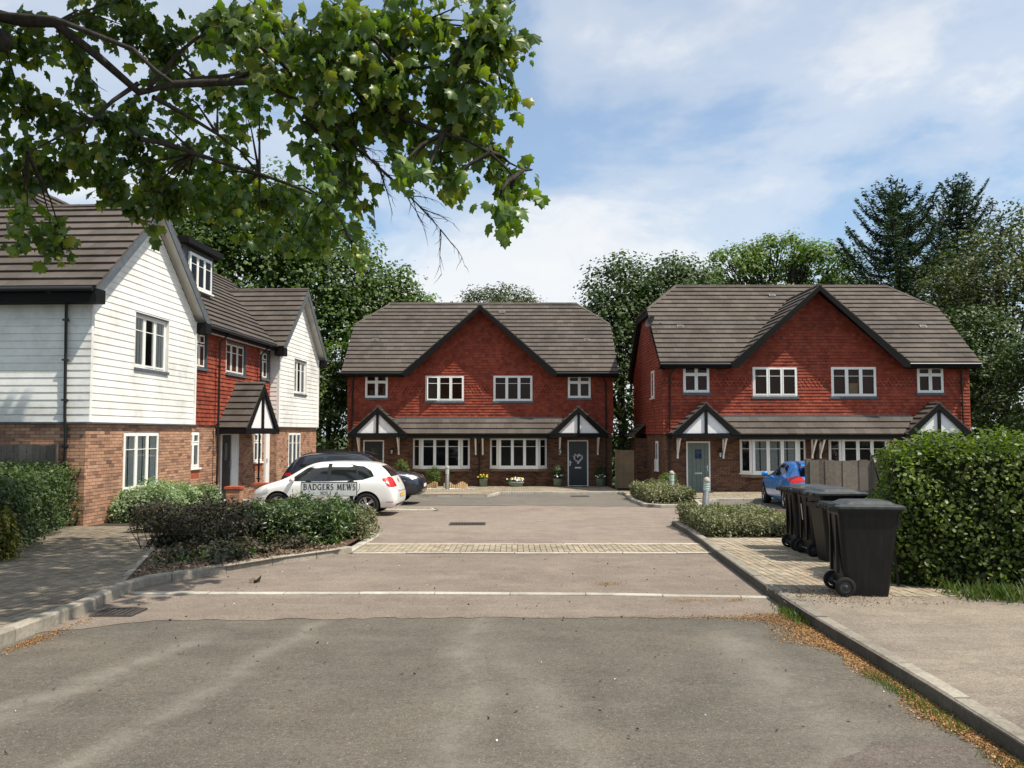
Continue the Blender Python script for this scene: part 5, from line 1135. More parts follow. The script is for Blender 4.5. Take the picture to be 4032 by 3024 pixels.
    for wx in wheels:
        for s_ in (-1, 1):
            m_ = Matrix.Translation((wx - L / 2, s_ * (hw - .115), wr)) @ Matrix.Rotation(R(-90 * s_), 4, 'X')
            wh = thing('wheel', None, None); wh.parent = t
            one('tyre', 'tyre', lambda q: q.lathe([(wr * .66, -.09), (wr * .9, -.1), (wr, -.075), (wr, .075), (wr * .93, .10), (wr * .68, .10), (wr * .66, .085)], 'tyre', 36, m_), wh)
            def rimf(q):
                q.lathe([(wr * .68, .088), (wr * .64, .092), (wr * .62, .06), (wr * .60, -.05)], 'alloy', 36, m_); q.lathe([(wr * .60, -.02), (0, -.02)], 'car_trim', 24, m_); q.lathe([(wr * .13, .06), (wr * .12, .078), (0, .082)], 'alloy', 16, m_)
                for i in range(extras.get('spokes', 5)):
                    for da in (-.13, .13):
                        a = 2 * PI * i / extras.get('spokes', 5) + da; c_, s3 = math.cos(a), math.sin(a); w1, w2 = .020, .016
                        P0, P1 = (wr * .10, .070), (wr * .64, .082); nx, ny = -s3, c_
                        top_ = [(P0[0] * c_ + nx * w1, P0[0] * s3 + ny * w1, P0[1]), (P0[0] * c_ - nx * w1, P0[0] * s3 - ny * w1, P0[1]), (P1[0] * c_ - nx * w2, P1[0] * s3 - ny * w2, P1[1]), (P1[0] * c_ + nx * w2, P1[0] * s3 + ny * w2, P1[1])]
                        q.prism([m_ @ Vector(p) for p in top_], .03, extras.get('rim', 'alloy'), m_.to_3x3() @ Vector((0, 0, -1)))
            one('rim', 'alloy', rimf, wh)
    extras['f'](t, body, decal, strip, bvh) if 'f' in extras else None
    return t
def mirror(t, body, x, z_, y, L, mat):
    for s_ in (-1, 1):
        def f(q):
            q.lathe([(0.001, -.10), (.05, -.09), (.075, -.03), (.078, .03), (.06, .085), (0.001, .10)], mat, 14, Matrix.Translation((x - L / 2, s_ * (y + .10), z_)) @ Matrix.Rotation(R(90), 4, 'X') @ Matrix.Diagonal((.75, 1, 1.05, 1))); q.box(x - L / 2 - .02, min(s_ * y, s_ * (y - .1)), z_ - .07, x - L / 2 + .04, max(s_ * y, s_ * (y + .05)), z_ - .035, 'car_trim')
        one('door_mirror', mat, f, t)
def quad(x0, z0, x1, z1): return [(x0, z0), (x1, z0), (x1, z1), (x0, z1)]
# white hatchback, nose to the left, tail towards the court
Lp = 3.97
def polo_f(t, body, decal, strip, bvh):
    for s_ in (1, -1):
        decal('tail_light', [(s_ * .50, .80), (s_ * .80, .78), (s_ * .83, .98), (s_ * .62, 1.06), (s_ * .50, 1.02)], 'B', 'lamp_red', .010, cuts=3)
        decal('tail_light', [(.035, .80), (.20, .79), (.27, .84), (.30, 1.0), (.16, 1.07), (.09, 1.04)], 'L' if s_ > 0 else 'R', 'lamp_red', .008)
        decal('headlight', [(3.42, .66), (3.62, .60), (3.90, .58), (3.93, .66), (3.78, .73), (3.50, .80)], 'L' if s_ > 0 else 'R', 'lamp_clear', .015, cuts=3)
        v = 'L' if s_ > 0 else 'R'
        decal('pillar_trim', quad(1.785, .935, 1.885, 1.39), v, 'car_trim', .007, cuts=3); decal('pillar_trim', [(.99, .965), (1.05, .96), (1.16, 1.35), (1.12, 1.34)], v, 'car_trim', .003)
        strip('door_seam', [(2.70, .32), (2.78, .5), (2.78, .93)], .012, v); strip('door_seam', [(1.80, .30), (1.80, .97)], .012, v); strip('door_seam', [(1.80, .30), (2.70, .32)], .012, v); strip('door_seam', [(1.80, .30), (1.18, .30), (1.10, .55), (.98, .75), (1.0, .98)], .012, v)
        decal('door_handle', quad(1.90, .83, 2.10, .865), v, 'car_white', .02); decal('door_handle', quad(1.14, .86, 1.34, .895), v, 'car_white', .02)
        decal('sill_trim', quad(.98, .20, 2.9, .25), v, 'car_trim', .006)
        decal('reflector', quad(.10, .38, .28, .40), v, 'lamp_red', .006)
    decal('number_plate', quad(-.26, .50, .26, .61), 'B', 'plate_yellow', .012); decal('rear_trim', quad(-.62, .27, .62, .33), 'B', 'car_trim', .006)
    decal('number_plate', quad(-.26, .40, .26, .51), 'F', 'plate_white', .012); decal('grille', quad(-.6, .62, .6, .69), 'F', 'car_trim', .006); decal('grille', quad(-.5, .27, .5, .37), 'F', 'car_trim', .006)
    strip('tailgate_seam', [(-.55, .72), (-.45, .66), (.45, .66), (.55, .72)], .012, 'B')
    decal('badge', [(.055 * math.cos(a), .93 + .055 * math.sin(a)) for a in [i * PI / 6 for i in range(12)]], 'B', 'metal', .012)
    mirror(t, body, 2.78, .99, .80, Lp, 'car_white')
    one('roof_aerial', 'car_trim', lambda q: q.tube([(.62 - Lp / 2, 0, 1.44), (.45 - Lp / 2, 0, 1.58)], .006, 'car_trim', 6), t)
polo = [(0.0, .40, .52, .66, .70, .62), (.03, .30, .58, .74, .86, .72), (.10, .22, .74, .90, .95, .78), (.20, .20, .88, 1.06, .98, .76), (.36, .20, .95, 1.26, .99, .70), (.56, .20, .96, 1.40, 1.0, .68), (.9, .20, .95, 1.445, 1.0, .68), (1.5, .20, .93, 1.46, 1.0, .69), (2.05, .20, .92, 1.45, 1.0, .69), (2.4, .20, .91, 1.40, 1.0, .68), (2.72, .20, .90, 1.23, 1.0, .70), (3.02, .20, .88, 1.02, 1.0, .76), (3.25, .20, .82, .93, .99, .80), (3.6, .20, .74, .84, .96, .78), (3.82, .22, .64, .74, .88, .74), (3.92, .28, .56, .64, .76, .66), (3.97, .34, .50, .56, .60, .50)]
make_car('parked_car', 'white hatchback parked nose to the left house behind the street sign', (-4.98, 23.45, gz(0, 23.2) + .004), PI - .05, Lp, 1.70, polo, 'car_white', (.80, 3.18), .315,
         [[(1.88, .93), (2.92, .925), (2.90, .96), (2.46, 1.27), (2.14, 1.375), (1.88, 1.39)], [(1.05, .96), (1.79, .935), (1.79, 1.39), (1.30, 1.385), (1.16, 1.35)], [(.62, 1.06), (.92, .97), (1.0, .97), (1.12, 1.34), (.92, 1.32), (.72, 1.21)]],
         [(-.50, 1.05), (.50, 1.05), (.46, 1.33), (-.46, 1.33)], [(-.60, 1.0), (.60, 1.0), (.50, 1.36), (-.50, 1.36)], {'f': polo_f})
# dark blue sport utility, nose to the court
Ls_ = 4.6
def suv_f(t, body, decal, strip, bvh):
    for s_ in (1, -1):
        v = 'L' if s_ > 0 else 'R'
        decal('headlight', [(s_ * .42, .86), (s_ * .80, .90), (s_ * .84, .98), (s_ * .6, .95)], 'F', 'lamp_clear', .012, cuts=3); decal('headlight', [(4.10, .93), (4.42, .84), (4.50, .88), (4.36, .95), (4.12, 1.0)], v, 'lamp_clear', .010)
        decal('tail_light', [(.05, .92), (.45, .95), (.42, 1.03), (.07, 1.02)], v, 'lamp_red', .008)
        decal('arch_trim', quad(1.35, .28, 3.1, .42), v, 'car_trim', .008)
        strip('door_seam', [(1.45, .45), (1.5, 1.02)], .012, v); strip('door_seam', [(2.35, .42), (2.35, 1.02)], .012, v); strip('door_seam', [(3.2, .42), (3.22, 1.02)], .012, v)
        decal('fog_trim', [(s_ * .5, .42), (s_ * .82, .45), (s_ * .78, .68), (s_ * .55, .6)], 'F', 'car_trim', .008)
    decal('grille', [(-.50, .50), (.50, .50), (.42, .80), (-.42, .80)], 'F', 'car_trim', .010, cuts=3); decal('grille', quad(-.38, .84, .38, .92), 'F', 'car_trim', .010)
    decal('number_plate', quad(-.26, .56, .26, .67), 'F', 'plate_white', .02); decal('skid_plate', quad(-.5, .30, .5, .36), 'F', 'metal_grey', .012)
    decal('badge', [(.07 * math.cos(a), .87 + .05 * math.sin(a)) for a in [i * PI / 6 for i in range(12)]], 'F', 'metal', .016)
    mirror(t, body, 3.12, 1.12, .86, Ls_, 'car_navy')
    for s_ in (-1, 1): one('roof_rail', 'car_trim', lambda q: q.tube([(.7 - Ls_ / 2, s_ * .56, 1.58), (1.0 - Ls_ / 2, s_ * .56, 1.655), (2.6 - Ls_ / 2, s_ * .56, 1.665), (2.9 - Ls_ / 2, s_ * .56, 1.58)], .02, 'car_trim', 6), t)
suv = [(0.0, .50, .66, .84, .72, .62), (.04, .38, .72, .92, .88, .74), (.14, .32, .92, 1.10, .95, .74), (.32, .30, 1.02, 1.34, .98, .70), (.55, .30, 1.04, 1.56, 1.0, .68), (.9, .30, 1.03, 1.64, 1.0, .68), (1.6, .30, 1.01, 1.68, 1.0, .69), (2.3, .30, 1.0, 1.67, 1.0, .69), (2.75, .30, .99, 1.58, 1.0, .69), (3.15, .30, .98, 1.32, 1.0, .72), (3.5, .30, .97, 1.12, 1.0, .80), (3.8, .30, .95, 1.07, .99, .82), (4.2, .30, .90, 1.00, .96, .80), (4.42, .30, .82, .93, .90, .76), (4.54, .34, .70, .82, .80, .70), (4.6, .40, .58, .66, .62, .52)]
make_car('parked_car', 'dark navy sport utility car parked nose out behind the white hatchback', (-5.15, 28.05, gz(0, 28) + .008), -.05, Ls_, 1.86, suv, 'car_navy', (.95, 3.68), .36,
         [[(2.42, 1.08), (3.30, 1.07), (3.20, 1.16), (2.78, 1.44), (2.42, 1.55)], [(1.45, 1.09), (2.33, 1.08), (2.33, 1.56), (1.55, 1.56)], [(.62, 1.24), (1.37, 1.10), (1.43, 1.53), (.95, 1.48)]],
         [(-.6, 1.14), (.6, 1.14), (.52, 1.5), (-.52, 1.5)], [(-.66, 1.13), (.66, 1.13), (.54, 1.56), (-.54, 1.56)], {'f': suv_f})
# bright blue hot hatch, tail to the viewer
Lf = 4.39
def foc_f(t, body, decal, strip, bvh):
    for s_ in (1, -1):
        v = 'L' if s_ > 0 else 'R'
        decal('tail_light', [(s_ * .44, .90), (s_ * .82, .84), (s_ * .86, .97), (s_ * .66, 1.06), (s_ * .50, 1.02)], 'B', 'lamp_red', .010, cuts=3); decal('tail_light', [(.04, .86), (.22, .86), (.50, .99), (.24, 1.04), (.10, 1.02)], v, 'lamp_red', .008)
        strip('door_seam', [(1.25, .35), (1.3, .98)], .012, v); strip('door_seam', [(2.15, .32), (2.15, .98)], .012, v); strip('door_seam', [(3.0, .32), (3.05, .95)], .012, v); decal('sill_trim', quad(1.2, .2, 3.1, .24), v, 'car_trim', .006)
        decal('door_handle', quad(1.38, .86, 1.58, .89), v, 'car_blue', .02); decal('door_handle', quad(2.2, .86, 2.4, .89), v, 'car_blue', .02)
    decal('number_plate', quad(-.26, .62, .26, .73), 'B', 'plate_yellow', .012); decal('diffuser', quad(-.6, .26, .6, .42), 'B', 'car_trim', .008); decal('badge', quad(.5, .78, .62, .81), 'B', 'metal', .012)
    mirror(t, body, 2.98, 1.0, .86, Lf, 'car_blue')
    def sp(q):
        for s_ in (-1, 1): q.prism([(.30 - Lf / 2, s_ * .58, 1.27), (.62 - Lf / 2, s_ * .58, 1.43), (.60 - Lf / 2, s_ * .58, 1.46), (.16 - Lf / 2, s_ * .58, 1.43), (.12 - Lf / 2, s_ * .58, 1.38)], .03, 'car_blue', (0, -s_, 0))
        q.prism([(.10 - Lf / 2, -.60, 1.42), (.62 - Lf / 2, -.56, 1.455), (.62 - Lf / 2, .56, 1.455), (.10 - Lf / 2, .60, 1.42)], .03, 'car_blue', (0, 0, 1))
    one('rear_spoiler', 'car_blue', sp, t)
foc = [(0.0, .40, .54, .70, .70, .62), (.03, .30, .62, .80, .88, .74), (.10, .22, .82, .98, .95, .76), (.24, .20, .95, 1.10, .98, .74), (.45, .20, 1.0, 1.26, .99, .68), (.66, .20, 1.0, 1.38, 1.0, .65), (1.0, .20, .99, 1.43, 1.0, .65), (1.6, .20, .96, 1.46, 1.0, .66), (2.1, .20, .94, 1.46, 1.0, .66), (2.5, .20, .93, 1.38, 1.0, .66), (2.9, .20, .92, 1.17, 1.0, .70), (3.25, .20, .90, 1.0, 1.0, .78), (3.6, .20, .84, .93, .98, .80), (4.0, .20, .74, .83, .94, .78), (4.25, .24, .62, .71, .84, .70), (4.39, .32, .52, .58, .62, .52)]
make_car('parked_car', 'bright blue hot hatchback with a roof spoiler parked before the right houses', (9.12, 26.9, gz(0, 27.3) - .02), R(90) - .07, Lf, 1.82, foc, 'car_blue', (.86, 3.51), .33,
         [[(2.22, .99), (3.10, .97), (3.0, 1.05), (2.58, 1.29), (2.22, 1.36)], [(1.42, 1.02), (2.13, .99), (2.13, 1.37), (1.62, 1.37)], [(.92, 1.13), (1.34, 1.03), (1.5, 1.35), (1.2, 1.31)]],
         [(-.56, 1.04), (.56, 1.04), (.50, 1.33), (-.50, 1.33)], [(-.62, 1.0), (.62, 1.0), (.50, 1.38), (-.50, 1.38)], {'f': foc_f, 'spokes': 5, 'rim': 'car_trim'})

# ================================================================= VEGETATION
def tree(kind, label, x, y, blobs, n, size, mat, clump=.9, trunk_r=.28, group=None, per=26, hollow=.5, tips=10, seed=1, topz=None, shape=LEAF_SIMPLE, flat=.75, tipr=.04, keep=None):
    """blobs in metres relative to the trunk foot"""
    t = thing(kind, label, 'tree', (x, y, gz(x, y)), 0, group)
    rr = random.Random(seed); tp = []
    for i in range(tips):
        b = rr.choice(blobs); a = rr.uniform(0, 6.283); e = rr.uniform(-.2, .9); tp.append((b[0] + b[3] * .7 * math.cos(a) * math.cos(e), b[1] + b[4] * .7 * math.sin(a) * math.cos(e), b[2] + b[5] * .7 * math.sin(e)))
    zt = topz or max(b[2] + b[5] * .5 for b in blobs); bx = sum(b[0] for b in blobs) / len(blobs)
    one('trunk', 'bark', lambda q: limbs(q, (0, 0, -.2), (bx * .6, 0, zt), trunk_r, tp, tipr, seed=seed), t)
    foliage('crown', blobs, n, clump, size, mat, t, shape, per, hollow, flat, keep)
    return t
BG = 'trees behind the houses'
# big mass behind the boarded house and the middle house
tree('broadleaf_tree', 'tall mid green tree whose crown stands above the dormer of the boarded house', -15.8, 44, [(0, 0, 8.6, 4.8, 4.2, 6.0), (-2.5, 0, 12.2, 3.2, 3.2, 3.2), (2.8, -1, 11.8, 3.4, 3.2, 3.8), (2.6, 0, 14.4, 2.6, 2.6, 2.2), (-.6, 0, 14.0, 2.6, 2.6, 2.0)], 21000, .22, 'leaf_mid', 1.0, .35, seed=2)
tree('broadleaf_tree', 'tall dark tree in the middle of the clump left of the middle house', -11.3, 46, [(0, 0, 7.9, 4.0, 3.6, 5.7), (1.2, 0, 11.6, 2.9, 3.0, 2.5), (-2, -1, 12.6, 2.8, 2.6, 2.3)], 17000, .22, 'leaf_mid', 1.0, .32, seed=3)
tree('broadleaf_tree', 'rounded green tree rising just behind the left roof end of the middle house', -8.2, 47.5, [(0, 0, 7, 3.4, 3.4, 5.2), (.8, 0, 9.8, 2.4, 2.4, 2.3), (2.0, 0, 8.2, 2.2, 2.2, 2.4)], 12000, .21, 'leaf_mid', .9, .3, seed=4)
tree('broadleaf_tree', 'bright green tree with an open crown over the left corner of the middle roof', -6.2, 50, [(0, 0, 7.2, 2.4, 2.4, 3.6), (.8, 0, 9.2, 1.6, 1.6, 1.5)], 6000, .2, 'leaf_oak', .75, .24, seed=5)
tree('small_tree', 'light green bushy tree in the gap between the boarded house and the middle house', -9.2, 42.5, [(0, 0, 3.2, 1.9, 1.8, 3.0), (.4, 0, 5.6, 1.5, 1.5, 1.6)], 7000, .16, 'leaf_mid', .6, .16, seed=6)
tree('pale_poplar', 'pale feathery tree far behind the ridge of the near white gable', -27.5, 56, [(0, 0, 9.5, 3.2, 3.0, 6.6), (-1.2, 0, 14.3, 1.8, 1.8, 2.8), (1.3, 0, 13.2, 1.8, 1.8, 2.8)], 11000, .17, 'leaf_olive', .8, .25, seed=7, hollow=.3)
tree('pale_poplar', 'tall narrow pale tree showing through the maple branches', -20.5, 58, [(0, 0, 12.5, 2.2, 2.2, 6.5), (.3, 0, 18.2, 1.1, 1.1, 2.6)], 9000, .17, 'leaf_olive', .8, .25, seed=8, hollow=.3)
tree('broadleaf_tree', 'wide tree filling the skyline left of the narrow pale tree', -24.5, 50, [(0, 0, 6.8, 4.5, 3.6, 4.2)], 9000, .22, 'leaf_mid', 1.0, .3, seed=9)
# behind the middle house
tree('broadleaf_tree', 'small rounded crown just showing above the middle roof ridge', -1.0, 60, [(0, 0, 10.2, 2.7, 2.4, 3.2), (-1.2, 0, 11.9, 1.6, 1.6, 1.4), (1.2, 0, 11.8, 1.7, 1.6, 1.4)], 7000, .17, 'leaf_olive', .6, .2, seed=10, per=18)
tree('broadleaf_tree', 'dense dark tree standing in the gap between the two red houses', 6.3, 48, [(0, 0, 5.6, 2.4, 2.6, 5.2), (-.1, 0, 10.2, 2.2, 2.4, 2.4), (-.9, -.5, 8.0, 2.0, 2.2, 2.4)], 15000, .2, 'leaf_dark', .75, .3, seed=11, hollow=.45)
tree('broadleaf_tree', 'dark leafy tree over the left roof end of the right house', 9.3, 49.5, [(0, 0, 7.8, 2.8, 2.8, 4.6), (.3, 0, 10.9, 2.3, 2.4, 2.1)], 12000, .2, 'leaf_dark', .75, .3, seed=12)
tree('oak_tree', 'pale green oak with visible twisting limbs behind the right roof', 18.0, 58, [(-4.4, 0, 12.2, 1.8, 2.4, 1.4), (-2.4, 0, 14.2, 2.3, 2.6, 1.5), (.4, 0, 14.9, 2.5, 2.8, 1.5), (3.0, 0, 14.2, 2.3, 2.6, 1.6), (4.6, 0, 12.2, 2.0, 2.2, 1.6), (0, 0, 11.6, 4.4, 3.0, 1.5)], 19000, .20, 'leaf_oak', .55, .34, seed=13, per=16, tips=40, hollow=.62, topz=12.0, tipr=.07)
# right side
tree('broadleaf_tree', 'tall olive green tree at the right edge of the picture', 25.6, 44, [(0, 0, 6.2, 3.6, 3.4, 6.0), (-.6, 0, 10.2, 3.4, 3.2, 2.8), (1.6, 0, 12.2, 2.6, 2.6, 2.4), (-2.2, 0, 8.0, 2.2, 2.4, 3.6)], 17000, .18, 'leaf_olive', .8, .3, seed=14, hollow=.4)
tree('broadleaf_tree', 'dark tree in shade beside the right wall of the right house', 21.6, 41, [(0, 0, 3.6, 2.6, 2.4, 3.6), (.6, 0, 6.2, 2.2, 2.2, 2.4)], 11000, .17, 'leaf_dark', .7, .24, seed=15)
tree('broadleaf_tree', 'deep green understorey tree behind the big hedge at the right edge', 23.6, 37.5, [(0, 0, 3.2, 2.8, 2.4, 3.4), (1.5, 0, 5.8, 2.6, 2.4, 2.4)], 11000, .16, 'leaf_dark', .7, .24, seed=16)
def conifer(label, x, y, h, tiers, spread, seed, lean=0.0, n=36):
    t = thing('conifer_tree', label, 'tree', (x, y, gz(x, y)), 0, 'dark conifers on the right'); rr = random.Random(seed)
    tb = MB(); tb.tube([(0, 0, -.2), (lean * .3, 0, h * .5), (lean, 0, h)], [.34, .2, .03], 'bark', 8); P = []; Nn = []; Sz = []
    for i in range(tiers):
        f = (i + .5) / tiers; z0 = h * (.20 + .78 * f); L = spread * (1 - f) ** .5 * rr.uniform(.45, 1.25) + .5
        a = i * 2.4 + rr.uniform(-.4, .4); cx = lean * (z0 / h); dx, dy = math.cos(a), math.sin(a); rise = rr.uniform(.05, .42) + .5 * f
        pts = [(cx, 0, z0)]; m = 6
        for k in range(1, m + 1): s_ = k / m; pts.append((cx + dx * L * s_, dy * L * s_, z0 + L * (rise * s_ ** 1.7 - .16 * math.sin(PI * s_))))
        tb.tube(pts, [.07 * (1 - k / (m + 1)) + .012 for k in range(m + 1)], 'bark', 5, False)
        for k in range(int(n * L * 3.0)):
            s_ = rr.uniform(.12, 1.03); j = min(int(s_ * m), m - 1); p = Vector(pts[j]).lerp(Vector(pts[j + 1]), s_ * m - j); w = (.16 + .62 * math.sin(PI * min(s_, .97)) ** .7 * .75) * min(1, L / 2.5 + .3)
            off = rr.uniform(-1, 1); q = (p.x - dy * off * w, p.y + dx * off * w, p.z + rr.uniform(-.16, .08) + .10 * abs(off)); P.append(q); Nn.append((rr.uniform(-.5, .5), rr.uniform(-.5, .5), 1)); Sz.append(rr.uniform(.13, .30))
    for k in range(160): z0 = h * rr.uniform(.84, 1.03); P.append((lean + rr.gauss(0, .10 + .6 * (1.03 - z0 / h)), rr.gauss(0, .2), z0)); Nn.append((rr.uniform(-1, 1), rr.uniform(-1, 1), .5)); Sz.append(rr.uniform(.15, .3))
    tb.build('trunk', t); P, Nn, Sz = np.array(P), np.array(Nn), np.array(Sz); scatter('crown', P, rot_from(Nn, rng.random(len(P)) * 6.28), Sz, np.array([(-.25, 0, -.05), (0, .7, .12), (.25, 0, -.05), (0, -.6, -.05)]), np.array([(0, 3, 1), (3, 2, 1)]), 'leaf_conifer', t)
conifer('dark layered conifer with long upswept branches behind the right roof', 23.2, 51, 17.6, 120, 5.2, 21, .2)
conifer('second dark conifer, the highest treetop on the right', 29.2, 56, 19.6, 115, 4.6, 22, .6)
conifer('dark conifer whose low branches fill the gap right of the oak', 20.8, 53, 11.8, 70, 3.6, 25, 0)
# low green wall behind everything
BL = thing('background_thicket', 'dark continuous thicket along the back of the plots', 'thicket', (0, 62, gz(0, 62))); BL['kind'] = 'stuff'
foliage('thicket_foliage', [(x_, rng.uniform(-2, 3), 2.6, 3.8, 2.2, 3.2 + rng.uniform(-.6, 1.2)) for x_ in range(-52, 60, 5)], 30000, 1.0, .32, 'leaf_dark', BL, hollow=.6)
def hedge(name, label, cat, poly_len, wid, h, loc, rz, n, size, mat, shape=LEAF_OVAL, round_=.25, leafobj=0, lumps=.12, group=None, top_light=None, fill='leaf_dark', dens_top=1.0, stems='bark'):
    """clipped box of leaves: local x length, y width"""
    t = thing(name, label, cat, loc, rz, group); L, Wd_ = poly_len, wid
    u = rng.random((n, 3)); f = rng.random(n); sx = L * Wd_; sy = L * h; sz_ = Wd_ * h; tot = sx * dens_top + 2 * sy + 2 * sz_
    p = np.empty((n, 3)); nr = np.zeros((n, 3)); c = np.cumsum([sx * dens_top, sy, sy, sz_, sz_]) / tot; k = np.searchsorted(c, f)
    p[:, 0] = u[:, 0] * L; p[:, 1] = u[:, 1] * Wd_; p[:, 2] = u[:, 2] * h
    for i, (ax, v_, nn) in enumerate([(2, h, (0, 0, 1)), (1, 0, (0, -1, 0)), (1, Wd_, (0, 1, 0)), (0, 0, (-1, 0, 0)), (0, L, (1, 0, 0))]): m = k == i; p[m, ax] = v_; nr[m] = nn
    q = np.stack([p[:, 0] - L / 2, p[:, 1] - Wd_ / 2, p[:, 2] - h / 2], 1)          # round the corners
    e = np.array([L / 2, Wd_ / 2, h / 2]); r = min(round_, Wd_ / 2 - .01, L / 2 - .01, h / 2 - .01); inn = np.clip(q, -(e - r), e - r); inn[:, 2] = np.where(q[:, 2] < 0, q[:, 2], inn[:, 2]); d = q - inn; dl = np.linalg.norm(d, axis=1, keepdims=True)
    q = np.where(dl > 1e-6, inn + d / np.maximum(dl, 1e-6) * np.minimum(dl, r), q)
    ph = q * np.array([3.1, 2.7, 3.3]); bump = (np.sin(ph[:, 0] + 1.3 * np.sin(ph[:, 2])) * np.sin(ph[:, 1] * 1.3 + ph[:, 2]) + .6 * np.sin(ph[:, 0] * 2.7 + ph[:, 2] * 2.1)) * lumps
    depth = rng.random(n) ** 1.6 * .30
    q += nr * (bump - depth * min(1, Wd_))[:, None]; q += rng.normal(0, .03, (n, 3)); q += np.array([L / 2, Wd_ / 2, h / 2]); q[:, 2] = np.maximum(q[:, 2], .02)
    Nn = nr * .9 + np.array([0, 0, .75]) + .65 * rng.normal(size=(n, 3)); Sz = size * (.55 + .8 * rng.random(n)); Rm = rot_from(Nn, rng.random(n) * 6.283)
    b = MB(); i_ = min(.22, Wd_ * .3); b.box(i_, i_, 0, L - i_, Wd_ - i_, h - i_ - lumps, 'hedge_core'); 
    for _ in range(int(L * 3)): x_, y_ = rng.uniform(.1, L - .1), rng.uniform(.05, Wd_ - .05); b.tube([(x_, y_, -.05), (x_ + rng.normal(0, .08), y_ + rng.normal(0, .08), h * .5), (x_ + rng.normal(0, .15), y_ + rng.normal(0, .12), h * .9)], [.018, .012, .005], 'bark', 5, False)
    b.build('stems', t)
    if leafobj:
        ml = t.matrix_basis; Wp = np.array([list(ml @ Vector(v)) for v in q]); dd = np.linalg.norm(Wp - np.array(CAM), axis=1); vis = (np.abs(Wp[:, 0]) < .6 * Wp[:, 1]); front = (nr @ np.array(ml.to_3x3()).T)[:, 1] < .3
        sc = np.where(vis & front, dd, 1e5) - Sz * 40; o_ = np.argsort(sc); near, far = o_[:leafobj], o_[leafobj:]; root = scatter('foliage', q[far], Rm[far], Sz[far], *shape, mat, t)
        me = bpy.data.meshes.new('leaf'); me.from_pydata([tuple(v) for v in shape[0]], [], [tuple(int(i) for i in f_) for f_ in shape[1]]); me.materials.append(M[mat]); me.update()
        for i in near: mobj('leaf', me, root, None, Matrix([list(Rm[i][r_] * Sz[i]) + [q[i][r_]] for r_ in range(3)] + [[0, 0, 0, 1]]))
    else: scatter('foliage', q, Rm, Sz, *shape, mat, t)
    return t
hedge('big_hedge', 'tall dense green hedge at the right edge behind the nearest wheelie bin', 'hedge', 5.6, 1.7, 1.86, (4.42, 10.35, gz(0, 10) + .06), R(-19), 56000, .057, 'leaf_hedge', leafobj=300, round_=.7, lumps=.09)
hedge('dark_hedge', 'dark clipped hedge at the left edge in front of the grey fence', 'hedge', 6.2, 2.2, 1.24, (-7.62, 12.9, gz(0, 13) + .1), math.atan2(5.4, -1.75), 22000, .06, 'leaf_dark', leafobj=0, round_=.35, lumps=.10)
hedge('yellow_green_shrub', 'yellow green shrub at the foot of the dark hedge, lower left edge', 'shrub', .9, .9, .78, (-8.25, 12.2, gz(0, 12.2) + .1), .2, 2600, .075, 'leaf_yellow', round_=.4, lumps=.1)
hedge('clipped_low_hedge', 'low clipped dark purple green hedge in front of the pale variegated bush', 'hedge', 2.9, .8, .56, (-7.55, 16.85, gz(0, 17) + .1), -.04, 9000, .045, 'leaf_purple', round_=.14, lumps=.03)
hedge('variegated_bush', 'pale grey green variegated bush against the brick wall of the boarded house', 'bush', 2.7, 1.25, .80, (-7.95, 19.5, gz(0, 20) + .08), R(92), 12000, .06, 'leaf_variegated', round_=.4, lumps=.12)
hedge('variegated_bush', 'smaller pale bush by the brick wall nearer the black porch door', 'bush', 1.2, .7, .60, (-8.2, 23.3, gz(0, 23) + .08), R(91), 4500, .06, 'leaf_variegated', round_=.4, lumps=.1)
hedge('low_bush', 'low grey green cotoneaster bush beside the paving nearest the bins', 'bush', 1.75, 3.4, .34, (3.68, 16.3, gz(0, 16) + .1), -.03, 20000, .05, 'leaf_cotton', round_=.3, lumps=.06)
hedge('low_bush', 'far low bush round a bollard light in front of the sage green door', 'bush', 1.5, 4.6, .46, (4.25, 26.5, gz(0, 28) + .1), 0, 13000, .06, 'leaf_cotton', round_=.3, lumps=.08)
hedge('glossy_shrub', 'glossy green laurel shrub growing up in front of the street sign', 'shrub', 1.75, 1.7, .70, (-4.72, 14.85, gz(0, 15) + .1), .0, 9500, .10, 'leaf_laurel', round_=.5, lumps=.10, shape=LEAF_LANCE)
hedge('purple_shrub', 'thin dark purple shrub with bare stems left of the glossy laurel', 'shrub', 1.75, 2.1, .66, (-6.25, 14.3, gz(0, 15.5) + .1), -.1, 5200, .06, 'leaf_purple', round_=.45, lumps=.20)
hedge('round_shrub', 'small round dark shrub at the courtyard end of the planted bed', 'shrub', .95, 1.4, .50, (-3.62, 15.9, gz(0, 16.5) + .1), .0, 4200, .05, 'leaf_cotton', round_=.35, lumps=.05)
gc = thing('ground_cover', 'low loose dark plants spreading over the mulch in front of the purple shrub', 'ground cover', (-4.9, 13.4, gz(0, 13.4) + .1)); gc['kind'] = 'stuff'
gb = [(rng.uniform(-1.3, 1.4), rng.uniform(-1.3, 1.1), .06, rng.uniform(.14, .36), rng.uniform(.14, .32), rng.uniform(.08, .24)) for _ in range(46)]
gb = [b_ for b_ in gb if np.interp(b_[1] + 13.4, [10.9, 12.25, 13.25, 14.2, 17.5], [-4.95, -4.2, -3.75, -3.1, -3.1]) > b_[0] - 4.9 + b_[3] * .5 and b_[0] - 4.9 > np.interp(b_[1] + 13.4, [10.9, 15.7], [-4.8, -6.3]) + .2 and b_[1] > -.9]
foliage('leaves', gb, 5200, .12, .055, 'leaf_purple', gc, LEAF_OVAL, 14, .2); foliage('green_leaves', gb[::3], 900, .10, .06, 'leaf_laurel', gc, LEAF_OVAL, 10, .2)
